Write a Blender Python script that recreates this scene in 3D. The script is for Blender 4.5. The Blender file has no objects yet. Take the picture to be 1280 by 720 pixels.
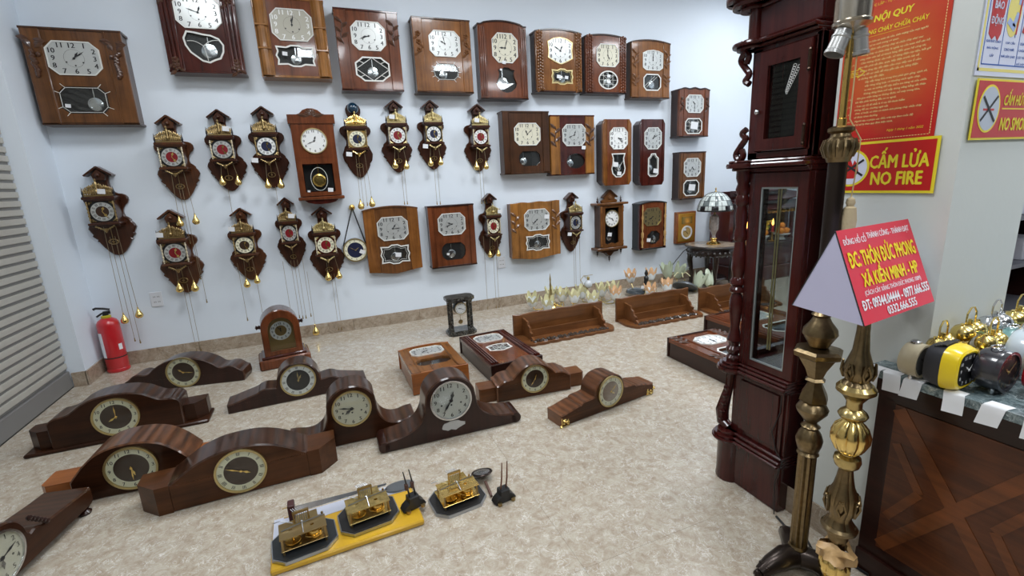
import bpy, bmesh, math, random
from mathutils import Vector, Matrix
from mathutils.geometry import tessellate_polygon
random.seed(7)
S = bpy.context.scene
COL = S.collection
PI = math.pi
# ------------------------------------------------------------------ camera
cd = bpy.data.cameras.new('camera'); cam = bpy.data.objects.new('camera', cd); COL.objects.link(cam)
cd.sensor_width = 36.0; cd.lens = 582.39 / 1280 * 36.0; cd.clip_start = 0.05; cd.clip_end = 60
_a, _b, _c = 0.378254, 0.22597, -0.050735
R0 = Matrix(((1, 0, 0), (0, 0, -1), (0, 1, 0)))
RY = Matrix(((math.cos(_a), 0, -math.sin(_a)), (0, 1, 0), (math.sin(_a), 0, math.cos(_a))))
RP = Matrix(((1, 0, 0), (0, math.cos(_b), -math.sin(_b)), (0, math.sin(_b), math.cos(_b))))
RR = Matrix(((math.cos(_c), -math.sin(_c), 0), (math.sin(_c), math.cos(_c), 0), (0, 0, 1)))
RW = RR @ RP @ RY @ R0
cm = Matrix((RW[0], -RW[1], -RW[2])).transposed()
cam.matrix_world = Matrix.Translation((0, 0, 1.25)) @ cm.to_4x4()
S.camera = cam
# ------------------------------------------------------------------ world, lights, exposure
w = bpy.data.worlds.new('world'); S.world = w; w.use_nodes = True
w.node_tree.nodes['Background'].inputs[0].default_value = (0.80, 0.88, 1.0, 1)
w.node_tree.nodes['Background'].inputs[1].default_value = 0.25
S.view_settings.view_transform = 'Standard'; S.view_settings.look = 'None'
S.view_settings.gamma = 1.0; S.view_settings.use_curve_mapping = False
S.view_settings.exposure = 0.06
CEIL = 3.15
def area(x, y, sx, sy, power, col=(0.90, 0.95, 1.0)):
    l = bpy.data.lights.new('ceiling_lamp', 'AREA'); l.shape = 'RECTANGLE'; l.size = sx; l.size_y = sy
    l.energy = power; l.color = col
    o = bpy.data.objects.new('ceiling_lamp', l); o.location = (x, y, CEIL - 0.03); COL.objects.link(o)
PANELS = [(-0.6, 2.75), (1.2, 2.75), (3.0, 2.75), (4.4, 1.9), (0.3, 0.9), (2.3, 0.4), (-0.6, -1.0), (1.6, -1.3), (3.6, -1.0), (4.5, 3.45)]  # last panel is an added light, brightening the altar and its oranges
for (x, y) in PANELS: area(x, y, 0.6, 0.6, 9 if y > 3 else (17 if x < 0 else 25))

# ------------------------------------------------------------------ helpers
def offset(poly, d):
    """inset a closed 2-D polygon (any winding) by d"""
    n = len(poly); A = sum(poly[i][0]*poly[(i+1) % n][1] - poly[(i+1) % n][0]*poly[i][1] for i in range(n))
    s = 1 if A > 0 else -1; out = []
    for i in range(n):
        p0, p, p1 = Vector(poly[i-1]), Vector(poly[i]), Vector(poly[(i+1) % n])
        a = (p-p0); b = (p1-p)
        if a.length < 1e-9 or b.length < 1e-9: out.append(tuple(p)); continue
        a.normalize(); b.normalize()
        na = Vector((-a.y, a.x))*s; nb = Vector((-b.y, b.x))*s
        m = na+nb; L = m.length
        if L < 1e-6: out.append(tuple(p+na*d)); continue
        m /= L; k = d/max(0.35, m.dot(na)); out.append((p.x+m.x*k, p.y+m.y*k))
    return out
class MB:
    def __init__(s): s.v = []; s.f = []; s.mi = []
    def add(s, vs, fs, mi=0, M=None):
        b = len(s.v)
        for p in vs:
            p = Vector(p)
            if M is not None: p = M @ p
            s.v.append(tuple(p))
        for f in fs: s.f.append(tuple(b+i for i in f)); s.mi.append(mi)
        return s
    def box(s, x0, x1, y0, y1, z0, z1, mi=0, M=None):
        return s.add([(x0,y0,z0),(x1,y0,z0),(x1,y1,z0),(x0,y1,z0),(x0,y0,z1),(x1,y0,z1),(x1,y1,z1),(x0,y1,z1)],
                     [(0,3,2,1),(4,5,6,7),(0,1,5,4),(1,2,6,5),(2,3,7,6),(3,0,4,7)], mi, M)
    def bbox(s, x0, x1, y0, y1, z0, z1, b=0.004, mi=0, M=None):
        """box with chamfered vertical outline, front and top"""
        pl = [(x0+b,z0),(x1-b,z0),(x1,z0+b),(x1,z1-b),(x1-b,z1),(x0+b,z1),(x0,z1-b),(x0,z0+b)]
        return s.prism(pl, y1, y0, b, mi, M=M)
    def prism(s, poly, yb, yf, bev=0, mi=0, mside=None, holes=(), M=None):
        """poly in (x,z), extruded from yb (back) to yf (front); bevel on the front edge"""
        ms = mi if mside is None else mside
        n = len(poly); loops = []
        vs = [(p[0], yb, p[1]) for p in poly]; fs = []; mm = []
        sg = 1 if yb > yf else -1
        if bev > 0:
            vs += [(p[0], yf+sg*bev, p[1]) for p in poly]; ins = offset(poly, bev)
            vs += [(p[0], yf, p[1]) for p in ins]; rings = 3; front = ins
        else:
            vs += [(p[0], yf, p[1]) for p in poly]; rings = 2; front = poly
        for r in range(rings-1):
            for i in range(n):
                j = (i+1) % n; fs.append((r*n+i, r*n+j, (r+1)*n+j, (r+1)*n+i)); mm.append(ms)
        b0 = len(s.v)
        if not holes:
            fs.append(tuple(range(n-1, -1, -1))); mm.append(ms); fs.append(tuple((rings-1)*n+i for i in range(n))); mm.append(mi)
        else:
            idxf = [(rings-1)*n+i for i in range(n)]; idxb = list(range(n))
            for h in holes:
                k = len(vs); m = len(h)
                vs += [(p[0], yf, p[1]) for p in h]; vs += [(p[0], yb, p[1]) for p in h]
                for i in range(m):
                    j = (i+1) % m; fs.append((k+i, k+j, k+m+j, k+m+i)); mm.append(ms)
                idxf += [k+i for i in range(m)]; idxb += [k+m+i for i in range(m)]
            loops = [[Vector((p[0], p[1], 0)) for p in front]] + [[Vector((p[0], p[1], 0)) for p in h] for h in holes]
            for t in tessellate_polygon(loops):
                fs.append(tuple(idxf[i] for i in t)); mm.append(mi)
                fs.append(tuple(idxb[i] for i in reversed(t))); mm.append(ms)
        for q in vs: s.v.append(tuple(M @ Vector(q)) if M is not None else q)
        for f, m_ in zip(fs, mm): s.f.append(tuple(b0+i for i in f)); s.mi.append(m_)
        return s
    def ring(s, outer, inner, yb, yf, mi=0, M=None):
        n = len(outer); vs = [(p[0],yb,p[1]) for p in outer]+[(p[0],yf,p[1]) for p in outer]+[(p[0],yf,p[1]) for p in inner]+[(p[0],yb,p[1]) for p in inner]
        fs = []
        for i in range(n):
            j = (i+1) % n
            for r in range(4): q = (r+1) % 4; fs.append((r*n+i, r*n+j, q*n+j, q*n+i))
        return s.add(vs, fs, mi, M)
    def lathe(s, prof, n=16, c=(0,0,0), mi=0, M=None, flat=False, sx=1, sy=1):
        vs = []; fs = []; off = 0.5 if flat else 0
        for (r, z) in prof:
            for i in range(n):
                t = 2*PI*(i+off)/n; vs.append((c[0]+r*sx*math.cos(t), c[1]+r*sy*math.sin(t), c[2]+z))
        m = len(prof)
        for k in range(m-1):
            for i in range(n):
                j = (i+1) % n; fs.append((k*n+i, k*n+j, (k+1)*n+j, (k+1)*n+i))
        fs.append(tuple(range(n-1, -1, -1))); fs.append(tuple((m-1)*n+i for i in range(n)))
        return s.add(vs, fs, mi, M)
    def ball(s, c, r, n=10, m=6, sz=1, mi=0, M=None):
        return s.lathe([(max(1e-4, r*math.sin(PI*k/m)), -r*sz*math.cos(PI*k/m)) for k in range(m+1)], n, c, mi, M)
    def tube(s, pts, r, n=6, closed=False, mi=0, M=None):
        pts = [Vector(p) for p in pts]; m = len(pts); vs = []; fs = []; prev = None
        for i, p in enumerate(pts):
            if closed: t = pts[(i+1) % m]-pts[i-1]
            else: t = pts[min(i+1, m-1)]-pts[max(i-1, 0)]
            if t.length < 1e-9: t = Vector((0,0,1))
            t.normalize()
            if prev is None: u = t.orthogonal().normalized()
            else:
                u = prev - t*prev.dot(t)
                u = u.normalized() if u.length > 1e-6 else t.orthogonal().normalized()
            prev = u; v = t.cross(u); rr = r[i] if isinstance(r, (list, tuple)) else r
            for k in range(n):
                a = 2*PI*k/n; vs.append(tuple(p+(u*math.cos(a)+v*math.sin(a))*rr))
        for i in range(m if closed else m-1):
            j = (i+1) % m
            for k in range(n): l = (k+1) % n; fs.append((i*n+k, i*n+l, j*n+l, j*n+k))
        if not closed: fs.append(tuple(range(n-1,-1,-1))); fs.append(tuple((m-1)*n+k for k in range(n)))
        return s.add(vs, fs, mi, M)
    def strip(s, p, q, wd, yb, yf, mi=0, M=None):
        p = Vector(p); q = Vector(q); d = (q-p)
        if d.length < 1e-7: return s
        d.normalize(); nrm = Vector((-d.y, d.x))*wd/2
        return s.prism([tuple(p-nrm), tuple(q-nrm), tuple(q+nrm), tuple(p+nrm)], yb, yf, 0, mi, M=M)
    def mesh(s, name, mats, smooth=35):
        me = bpy.data.meshes.new(name); me.from_pydata(s.v, [], s.f)
        bm = bmesh.new(); bm.from_mesh(me); bmesh.ops.recalc_face_normals(bm, faces=bm.faces)
        if smooth:
            for f in bm.faces: f.smooth = True
        bm.to_mesh(me); bm.free()
        if not isinstance(mats, (list, tuple)): mats = [mats]
        for m in mats: me.materials.append(m)
        if len(mats) > 1: me.polygons.foreach_set('material_index', s.mi)
        if smooth: me.set_sharp_from_angle(angle=math.radians(smooth))
        me.update(); return me
    def build(s, name, mats, parent=None, loc=None, smooth=35, rot=None):
        return link(name, s.mesh(name, mats, smooth), parent, loc, rot)
def link(name, me, parent=None, loc=None, rot=None, scale=None):
    o = bpy.data.objects.new(name, me); COL.objects.link(o)
    if parent: o.parent = parent
    if loc: o.location = loc
    if rot: o.rotation_euler = rot
    if scale: o.scale = scale
    return o
def tag(o, label, cat, group=None, kind=None):
    if label: o['label'] = label
    if cat: o['category'] = cat
    if group: o['group'] = group
    if kind: o['kind'] = kind
    return o
def thing(name, label, cat, loc=(0,0,0), rz=0, group=None, scale=None):
    o = bpy.data.objects.new(name, None); o.empty_display_size = 0.05; COL.objects.link(o)
    o.location = loc; o.rotation_euler = (0,0,rz)
    if scale: o.scale = (scale,)*3
    return tag(o, label, cat, group)
def struct(o): o['kind'] = 'structure'; return o
class WorldMB(MB):
    """mesh written in world coordinates, rebased on its thing's origin"""
    def build(s, name, mats, parent=None, loc=None, smooth=35, rot=None):
        if parent is not None:
            b = parent
            off = Vector((0,0,0))
            while b is not None: off += b.location; b = b.parent
            s.v = [tuple(Vector(p)-off) for p in s.v]
        return link(name, s.mesh(name, mats, smooth), parent, loc, rot)
# ------------------------------------------------------------------ text
GL = {}
def glyph(txt, bold=0.0, condense=1.0, res=2):
    bold = 0.0; k = (txt, bold, condense)
    if k not in GL and 'Đ' in txt:
        vs, fs = raw_text(txt.replace('Đ', 'D'), res); vs = list(vs); fs = list(fs); wd_ = raw_ext('D', res)
        for i, ch in enumerate(txt):
            if ch == 'Đ':
                x1 = raw_ext(txt[:i].replace('Đ', 'D')+'D', res)[1]; x0 = x1-(wd_[1]-wd_[0]); b = len(vs)
                vs += [(x0-.085, .315), (x0+.26, .315), (x0+.26, .40), (x0-.085, .40)]; fs.append((b, b+1, b+2, b+3))
        return finish_glyph(k, vs, fs)
    if k in GL: return GL[k]
    vs, fs = raw_text(txt, res); return finish_glyph(k, vs, fs)
RT = {}
def raw_ext(txt, res):
    v = raw_text(txt, res)[0]; return (min(p[0] for p in v), max(p[0] for p in v))
def raw_text(txt, res):
    if txt in RT: return RT[txt]
    c = bpy.data.curves.new('text', 'FONT'); c.body = txt; c.size = 1; c.resolution_u = res
    o = bpy.data.objects.new('text', c); COL.objects.link(o)
    me = bpy.data.meshes.new_from_object(o.evaluated_get(bpy.context.evaluated_depsgraph_get()))
    vs = [(v.co.x, v.co.y) for v in me.vertices]; fs = [tuple(p.vertices) for p in me.polygons]
    bpy.data.objects.remove(o); bpy.data.curves.remove(c); bpy.data.meshes.remove(me)
    RT[txt] = (vs, fs); return RT[txt]
def finish_glyph(k, vs, fs):
    if vs:
        xs = [p[0] for p in vs]; ys = [p[1] for p in vs]; cx = (min(xs)+max(xs))/2; cy = (min(ys)+max(ys))/2
        vs = [(x-cx, y-cy) for x, y in vs]; wd = max(xs)-min(xs); ht = max(ys)-min(ys)
    else: wd = ht = 0
    GL[k] = (vs, fs, wd, ht); return GL[k]
def put_text(mb, txt, cx, cz, y, h=None, wd=None, bold=0.0, mi=0, M=None, slant=0):
    """flat text in the x-z plane at depth y; h: height of the glyph block, wd: its width"""
    vs, fs, w0, h0 = glyph(txt, bold)
    if not vs: return
    sz = (h/h0) if h else wd/w0
    sx = (wd/w0) if wd else sz
    offs = [(0, 0)] if bold < 0.015 else ([(-bold, 0), (bold, 0)] if bold < 0.035 else [(-bold, 0), (bold, 0), (0, bold*.6), (0, -bold*.6)])
    for q, (ox, oz) in enumerate(offs): mb.add([(cx+(p[0]+ox*0.8)*sx+slant*p[1]*sz, y-q*0.00012, cz+(p[1]+oz*0.8)*sz) for p in vs], fs, mi, M)
# ------------------------------------------------------------------ materials
MT = {}
def P(m): return m.node_tree.nodes['Principled BSDF']
def mat(name, col, rough=0.5, metal=0.0, coat=0.0, emit=None, trans=0, bump=0, bscale=60, var=0, alpha=None, spec=None):
    if name in MT: return MT[name]
    m = bpy.data.materials.new(name); m.use_nodes = True; nt = m.node_tree; p = P(m)
    p.inputs['Base Color'].default_value = (*col, 1); p.inputs['Roughness'].default_value = rough
    p.inputs['Metallic'].default_value = metal; p.inputs['Coat Weight'].default_value = coat
    p.inputs['Coat Roughness'].default_value = 0.08
    if spec is not None: p.inputs['Specular IOR Level'].default_value = spec
    if trans: p.inputs['Transmission Weight'].default_value = trans
    if emit: p.inputs['Emission Color'].default_value = (*emit[:3], 1); p.inputs['Emission Strength'].default_value = emit[3]
    if bump or var:
        tc = nt.nodes.new('ShaderNodeTexCoord'); nz = nt.nodes.new('ShaderNodeTexNoise')
        nz.inputs['Scale'].default_value = bscale; nz.inputs['Detail'].default_value = 4
        nt.links.new(tc.outputs['Object'], nz.inputs['Vector'])
        if bump:
            bp = nt.nodes.new('ShaderNodeBump'); bp.inputs['Strength'].default_value = bump; bp.inputs['Distance'].default_value = 0.002
            nt.links.new(nz.outputs[0], bp.inputs['Height']); nt.links.new(bp.outputs[0], p.inputs['Normal'])
        if var:
            mx = nt.nodes.new('ShaderNodeMix'); mx.data_type = 'RGBA'
            mx.inputs[6].default_value = (*[c*(1-var) for c in col], 1); mx.inputs[7].default_value = (*[min(1, c*(1+var)) for c in col], 1)
            nt.links.new(nz.outputs[0], mx.inputs[0]); nt.links.new(mx.outputs[2], p.inputs['Base Color'])
    MT[name] = m; return m
def wood(name, dark, light, axis='z', scale=1.0, gloss=0.28, coat=0.5, figure=0.5, bands=0.0):
    coat *= 0.45; dark = tuple(c*0.75 for c in dark); light = tuple(l*k for l, k in zip(light, (0.95, 0.85, 0.72)))
    key = name+axis
    if key in MT: return MT[key]
    m = bpy.data.materials.new(name); m.use_nodes = True; nt = m.node_tree; p = P(m); N = nt.nodes.new; L = nt.links.new
    tc = N('ShaderNodeTexCoord'); mp = N('ShaderNodeMapping'); L(tc.outputs['Object'], mp.inputs[0])
    st = {'x': (2, 34, 34), 'y': (34, 2, 34), 'z': (34, 34, 2)}[axis]; mp.inputs['Scale'].default_value = [k*scale for k in st]
    n1 = N('ShaderNodeTexNoise'); n1.inputs['Scale'].default_value = 1.0; n1.inputs['Detail'].default_value = 6; n1.inputs['Roughness'].default_value = 0.65
    n1.inputs['Distortion'].default_value = 0.6; L(mp.outputs[0], n1.inputs['Vector'])
    n2 = N('ShaderNodeTexNoise'); n2.inputs['Scale'].default_value = 7.0; n2.inputs['Detail'].default_value = 3; L(tc.outputs['Object'], n2.inputs['Vector'])
    ma = N('ShaderNodeMath'); ma.operation = 'MULTIPLY'; L(n2.outputs[0], ma.inputs[0]); ma.inputs[1].default_value = figure
    mb = N('ShaderNodeMath'); mb.operation = 'MULTIPLY_ADD'; L(n1.outputs[0], mb.inputs[0]); mb.inputs[1].default_value = 1-figure*0.5; L(ma.outputs[0], mb.inputs[2])
    last = mb
    if bands:
        wv = N('ShaderNodeTexWave'); wv.bands_direction = 'X'; wv.inputs['Scale'].default_value = 9.0; wv.inputs['Distortion'].default_value = 3.0; wv.inputs['Detail'].default_value = 2
        L(tc.outputs['Object'], wv.inputs['Vector'])
        mc = N('ShaderNodeMath'); mc.operation = 'MULTIPLY_ADD'; L(wv.outputs[1], mc.inputs[0]); mc.inputs[1].default_value = bands; L(mb.outputs[0], mc.inputs[2]); last = mc
        sb = N('ShaderNodeMath'); sb.operation = 'SUBTRACT'; L(mc.outputs[0], sb.inputs[0]); sb.inputs[1].default_value = bands*0.5; last = sb
    cr = N('ShaderNodeValToRGB'); p.inputs['Specular IOR Level'].default_value = 0.18 if 'mantel' in name else 0.30; cr.color_ramp.elements[0].position = 0.36; cr.color_ramp.elements[1].position = 0.92
    cr.color_ramp.elements[0].color = (*dark, 1); cr.color_ramp.elements[1].color = (*light, 1)
    L(last.outputs[0], cr.inputs[0]); L(cr.outputs[0], p.inputs['Base Color'])
    p.inputs['Roughness'].default_value = gloss; p.inputs['Coat Weight'].default_value = coat; p.inputs['Coat Roughness'].default_value = 0.06
    bp = N('ShaderNodeBump'); bp.inputs['Strength'].default_value = 0.12; bp.inputs['Distance'].default_value = 0.001
    L(n1.outputs[0], bp.inputs['Height']); L(bp.outputs[0], p.inputs['Normal'])
    MT[key] = m; return m
def glass(name, tint=(0.96, 0.975, 0.97), refl=1.5):
    if name in MT: return MT[name]
    m = bpy.data.materials.new(name); m.use_nodes = True; nt = m.node_tree; N = nt.nodes.new; L = nt.links.new
    for n in list(nt.nodes): nt.nodes.remove(n)
    o = N('ShaderNodeOutputMaterial'); t = N('ShaderNodeBsdfTransparent'); t.inputs[0].default_value = (*tint, 1)
    g = N('ShaderNodeBsdfGlossy'); g.inputs['Roughness'].default_value = 0.02; f = N('ShaderNodeLayerWeight'); f.inputs[0].default_value = 0.25
    pw = N('ShaderNodeMath'); pw.operation = 'MULTIPLY_ADD'; pw.inputs[1].default_value = 0.35*refl/1.5; pw.inputs[2].default_value = 0.02; L(f.outputs['Fresnel'], pw.inputs[0])
    mx = N('ShaderNodeMixShader'); L(pw.outputs[0], mx.inputs[0]); L(t.outputs[0], mx.inputs[1]); L(g.outputs[0], mx.inputs[2]); L(mx.outputs[0], o.inputs[0])
    MT[name] = m; return m
def ramp_mat(name, build):
    if name in MT: return MT[name]
    m = bpy.data.materials.new(name); m.use_nodes = True; build(m.node_tree, P(m)); MT[name] = m; return m

def floor_mat(name, cols, sc=1.0, gloss=0.16):
    def b(nt, p):
        N = nt.nodes.new; L = nt.links.new
        tc = N('ShaderNodeTexCoord'); mp = N('ShaderNodeMapping'); L(tc.outputs['Object'], mp.inputs[0]); mp.inputs['Scale'].default_value = (sc,)*3
        mp.inputs['Rotation'].default_value = (0, 0, 0.6)
        n1 = N('ShaderNodeTexNoise'); n1.inputs['Scale'].default_value = 8; n1.inputs['Detail'].default_value = 10; n1.inputs['Roughness'].default_value = 0.80; n1.inputs['Distortion'].default_value = 0.7
        L(mp.outputs[0], n1.inputs['Vector'])
        cr = N('ShaderNodeValToRGB'); e = cr.color_ramp.elements; e[0].position = 0.35; e[0].color = (*cols[0], 1); e[1].position = 0.62; e[1].color = (*cols[2], 1)
        k = e.new(0.47); k.color = (*cols[1], 1); L(n1.outputs[0], cr.inputs[0])
        # scribbled light veins: ridges of two warped noises
        last = cr.outputs[0]
        for (s_, th, c, fac, seed) in ((5.0, 0.010, cols[3], 0.9, 3.1), (9.0, 0.020, cols[3], 0.8, 8.7), (7.0, 0.010, cols[4], 0.6, 5.3), (14.0, 0.020, cols[4], 0.4, 1.3)):
            m2 = N('ShaderNodeMapping'); L(mp.outputs[0], m2.inputs[0]); m2.inputs['Location'].default_value = (seed, seed*0.7, 0)
            n2 = N('ShaderNodeTexNoise'); n2.inputs['Scale'].default_value = s_; n2.inputs['Detail'].default_value = 6; n2.inputs['Roughness'].default_value = 0.62; n2.inputs['Distortion'].default_value = 1.0
            L(m2.outputs[0], n2.inputs['Vector'])
            a = N('ShaderNodeMath'); a.operation = 'SUBTRACT'; L(n2.outputs[0], a.inputs[0]); a.inputs[1].default_value = 0.5
            ab = N('ShaderNodeMath'); ab.operation = 'ABSOLUTE'; L(a.outputs[0], ab.inputs[0])
            mr = N('ShaderNodeMapRange'); mr.inputs['From Min'].default_value = 0; mr.inputs['From Max'].default_value = th; mr.inputs['To Min'].default_value = fac; mr.inputs['To Max'].default_value = 0
            L(ab.outputs[0], mr.inputs[0])
            n3 = N('ShaderNodeTexNoise'); n3.inputs['Scale'].default_value = s_*0.7; L(m2.outputs[0], n3.inputs['Vector'])
            mk = N('ShaderNodeMapRange'); mk.inputs['From Min'].default_value = 0.45; mk.inputs['From Max'].default_value = 0.62; L(n3.outputs[0], mk.inputs[0])
            mm = N('ShaderNodeMath'); mm.operation = 'MULTIPLY'; L(mr.outputs[0], mm.inputs[0]); L(mk.outputs[0], mm.inputs[1])
            mx = N('ShaderNodeMix'); mx.data_type = 'RGBA'; L(mm.outputs[0], mx.inputs[0]); L(last, mx.inputs[6]); mx.inputs[7].default_value = (*c, 1); last = mx.outputs[2]
        L(last, p.inputs['Base Color']); p.inputs['Roughness'].default_value = gloss
    return ramp_mat(name, b)

M_wall = mat('white_wall_paint', (0.735, 0.80, 0.875), 0.6, bump=0.05, bscale=40)
M_pillar = mat('pillar_paint', (0.62, 0.65, 0.63), 0.55, bump=0.25, bscale=35)
M_ceil = mat('ceiling_paint', (0.8, 0.82, 0.85), 0.7)
M_floor = floor_mat('beige_marble_tile', ((0.33, 0.26, 0.19), (0.425, 0.36, 0.28), (0.52, 0.475, 0.395), (0.80, 0.79, 0.75), (0.20, 0.135, 0.09)), 3.0)
M_skirt = floor_mat('brown_marble_skirting', ((0.22, 0.16, 0.11), (0.33, 0.26, 0.19), (0.45, 0.37, 0.29), (0.55, 0.5, 0.42), (0.2, 0.13, 0.09)), 1.4, 0.2)
M_counter = floor_mat('grey_green_granite', ((0.03, 0.045, 0.05), (0.10, 0.14, 0.15), (0.25, 0.31, 0.32), (0.55, 0.62, 0.62), (0.02, 0.03, 0.03)), 5, 0.12)
M_blackmarble = floor_mat('black_marble', ((0.006, 0.006, 0.006), (0.012, 0.012, 0.012), (0.03, 0.03, 0.028), (0.45, 0.45, 0.4), (0.25, 0.16, 0.07)), 6, 0.12)
M_grout = mat('grout', (0.38, 0.32, 0.25), 0.7)
M_shutter = mat('shutter_metal', (0.44, 0.42, 0.375), 0.42, 0.0, var=0.06, bscale=20)
M_shutter_rail = mat('shutter_bottom_rail', (0.19, 0.185, 0.18), 0.45, 0.0)
M_black = mat('black_plastic', (0.012, 0.012, 0.013), 0.35)
M_dark = mat('dark_interior', (0.010, 0.009, 0.009), 0.6)
M_brass = mat('polished_brass', (0.70, 0.47, 0.14), 0.22, 1.0)
M_brassold = mat('aged_brass', (0.36, 0.26, 0.12), 0.36, 1.0, bump=0.3, bscale=70)
M_brassbright = mat('bright_brass', (0.85, 0.62, 0.22), 0.18, 1.0)
M_gilt = mat('gilt_metal', (0.55, 0.45, 0.22), 0.35, 1.0)
M_chrome = mat('chrome', (0.62, 0.63, 0.65), 0.2, 1.0)
M_steel = mat('brushed_steel', (0.42, 0.44, 0.47), 0.3, 1.0, bump=0.1)
M_silver = mat('silvered_dial', (0.56, 0.575, 0.56), 0.30, 0.45)
M_white = mat('white_enamel', (0.80, 0.81, 0.80), 0.3)
M_cream = mat('cream_dial', (0.66, 0.63, 0.50), 0.35)
M_lume = mat('cream_chapter_ring', (0.80, 0.77, 0.58), 0.4)
M_beige = mat('beige_dial', (0.42, 0.40, 0.33), 0.35)
M_red = mat('red_dial_centre', (0.20, 0.004, 0.010), 0.35)
M_blue = mat('navy_dial_centre', (0.012, 0.016, 0.05), 0.3)
M_brown = mat('dark_brown_dial', (0.040, 0.018, 0.010), 0.3)
M_ink = mat('black_ink', (0.015, 0.015, 0.018), 0.5)
M_paper = mat('white_paper', (0.76, 0.77, 0.79), 0.7, bump=0.3, bscale=25)
M_whitefrm = mat('white_came', (0.72, 0.72, 0.68), 0.35)
M_glass = glass('clock_glass')
M_cabglass = glass('cabinet_glass', (0.86, 0.90, 0.90), 1.45)
M_cord = mat('grey_cord', (0.22, 0.20, 0.18), 0.7)
M_rope = mat('brass_chain', (0.30, 0.24, 0.15), 0.45, 0.6)
W_walnut = wood('brown_walnut', (0.050, 0.020, 0.008), (0.22, 0.095, 0.032))
W_dkwal = wood('dark_walnut', (0.022, 0.009, 0.004), (0.105, 0.045, 0.020))
W_mahog = wood('red_mahogany', (0.022, 0.004, 0.003), (0.105, 0.020, 0.013), coat=1.0, gloss=0.18)
W_red = wood('reddish_walnut', (0.060, 0.018, 0.008), (0.24, 0.075, 0.030), coat=0.9, gloss=0.2)
W_honey = wood('honey_walnut', (0.12, 0.045, 0.010), (0.46, 0.22, 0.060), coat=0.8, gloss=0.22)
W_amber = wood('amber_walnut', (0.095, 0.034, 0.009), (0.34, 0.145, 0.040), coat=0.8, gloss=0.22)
W_orange = wood('orange_wood', (0.16, 0.045, 0.010), (0.44, 0.155, 0.038), axis='x', coat=0.6)
W_espresso = wood('espresso_wood', (0.012, 0.005, 0.004), (0.045, 0.016, 0.012), coat=0.6)
W_mantel = wood('dark_mantel_wood', (0.014, 0.0052, 0.0030), (0.060, 0.022, 0.010), axis='x', coat=0.25)
W_mantel2 = wood('brown_mantel_wood', (0.034, 0.013, 0.005), (0.120, 0.048, 0.020), axis='x', coat=0.25)
W_top = wood('striped_walnut_veneer', (0.040, 0.016, 0.008), (0.21, 0.090, 0.042), axis='y', scale=0.8, coat=0.7, bands=0.2)
W_top2 = wood('dark_striped_veneer', (0.018, 0.008, 0.005), (0.085, 0.038, 0.022), axis='y', scale=0.8, coat=0.7, bands=0.18)
W_shelf = wood('chestnut_shelf_wood', (0.10, 0.036, 0.012), (0.24, 0.105, 0.040), axis='x', coat=0.5)
W_gf = wood('crimson_mahogany', (0.030, 0.005, 0.005), (0.085, 0.014, 0.012), coat=0.7, gloss=0.2, figure=0.3)
W_zaan = wood('zaan_walnut', (0.020, 0.006, 0.003), (0.085, 0.028, 0.013), coat=0.6)
W_zaan2 = wood('zaan_light_walnut', (0.035, 0.012, 0.005), (0.14, 0.052, 0.022), coat=0.6)
W_desk = wood('desk_wood', (0.040, 0.012, 0.006), (0.17, 0.055, 0.020), axis='y', coat=0.4, gloss=0.3)
W_desk2 = wood('desk_light_inlay', (0.08, 0.026, 0.009), (0.27, 0.09, 0.030), axis='y', coat=0.4, gloss=0.3)
W_deskdk = wood('desk_dark_frame', (0.012, 0.004, 0.003), (0.04, 0.012, 0.009), axis='y', coat=0.5, gloss=0.3)

# ------------------------------------------------------------------ room shell
W = 4.32; XL = -1.66; XS = -1.75; XR = 5.36; YB = -3.2
fl_ = MB(); fl_.box(XS-0.1, XR+0.1, YB-0.1, W+0.1, -0.06, -0.006); fl_o = struct(fl_.build('floor', M_grout, smooth=0))
TS = 0.8
def tile(a0, a1, b0, b1):
    m = MB(); g = 0.0002; x0, x1, y0, y1 = a0+g, a1-g, b0+g, b1-g; c = 0.0004
    m.add([(x0,y0,-.006),(x1,y0,-.006),(x1,y1,-.006),(x0,y1,-.006),(x0,y0,-c),(x1,y0,-c),(x1,y1,-c),(x0,y1,-c),(x0+c,y0+c,0),(x1-c,y0+c,0),(x1-c,y1-c,0),(x0+c,y1-c,0)],
          [(0,1,5,4),(1,2,6,5),(2,3,7,6),(3,0,4,7),(4,5,9,8),(5,6,10,9),(6,7,11,10),(7,4,8,11),(8,9,10,11)])
    m.build('floor_tile', M_floor, fl_o, smooth=0)
ix = [XS+k*TS for k in range(10)]
y = W
while y > YB:
    x = XS
    while x < XR:
        tile(x, min(x+TS, XR), max(y-TS, YB), y); x += TS
    y -= TS
def wall(name, x0, x1, y0, y1, z0=0, z1=CEIL, m=None):
    return struct(MB().box(x0, x1, y0, y1, z0, z1).build(name, m or M_wall, smooth=0))
wall('wall_back', XL-0.15, XR+0.1, W, W+0.1)
wall('wall_right', XR, XR+0.1, YB, W, m=M_wall)
wall('wall_front', XS-0.1, XR+0.1, YB-0.1, YB, m=mat('dark_unseen_front', (0.03, 0.03, 0.035), 0.2))  # unseen wall made dark so the glossy woods reflect less white
wall('ceiling', XS-0.1, XR+0.1, YB-0.1, W+0.1, CEIL, CEIL+0.1, M_ceil)
# left wall: short pilaster then the recessed roller shutter
wall('wall_left', XL-0.2, XL, 3.975, W)
wall('wall_side', XS-0.12, XS-0.06, YB, 3.975)            # behind the shutter
wall('trim_1', XS-0.06, XS+0.02, YB, 3.975, 2.62, CEIL, m=M_wall)   # shutter head box
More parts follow.
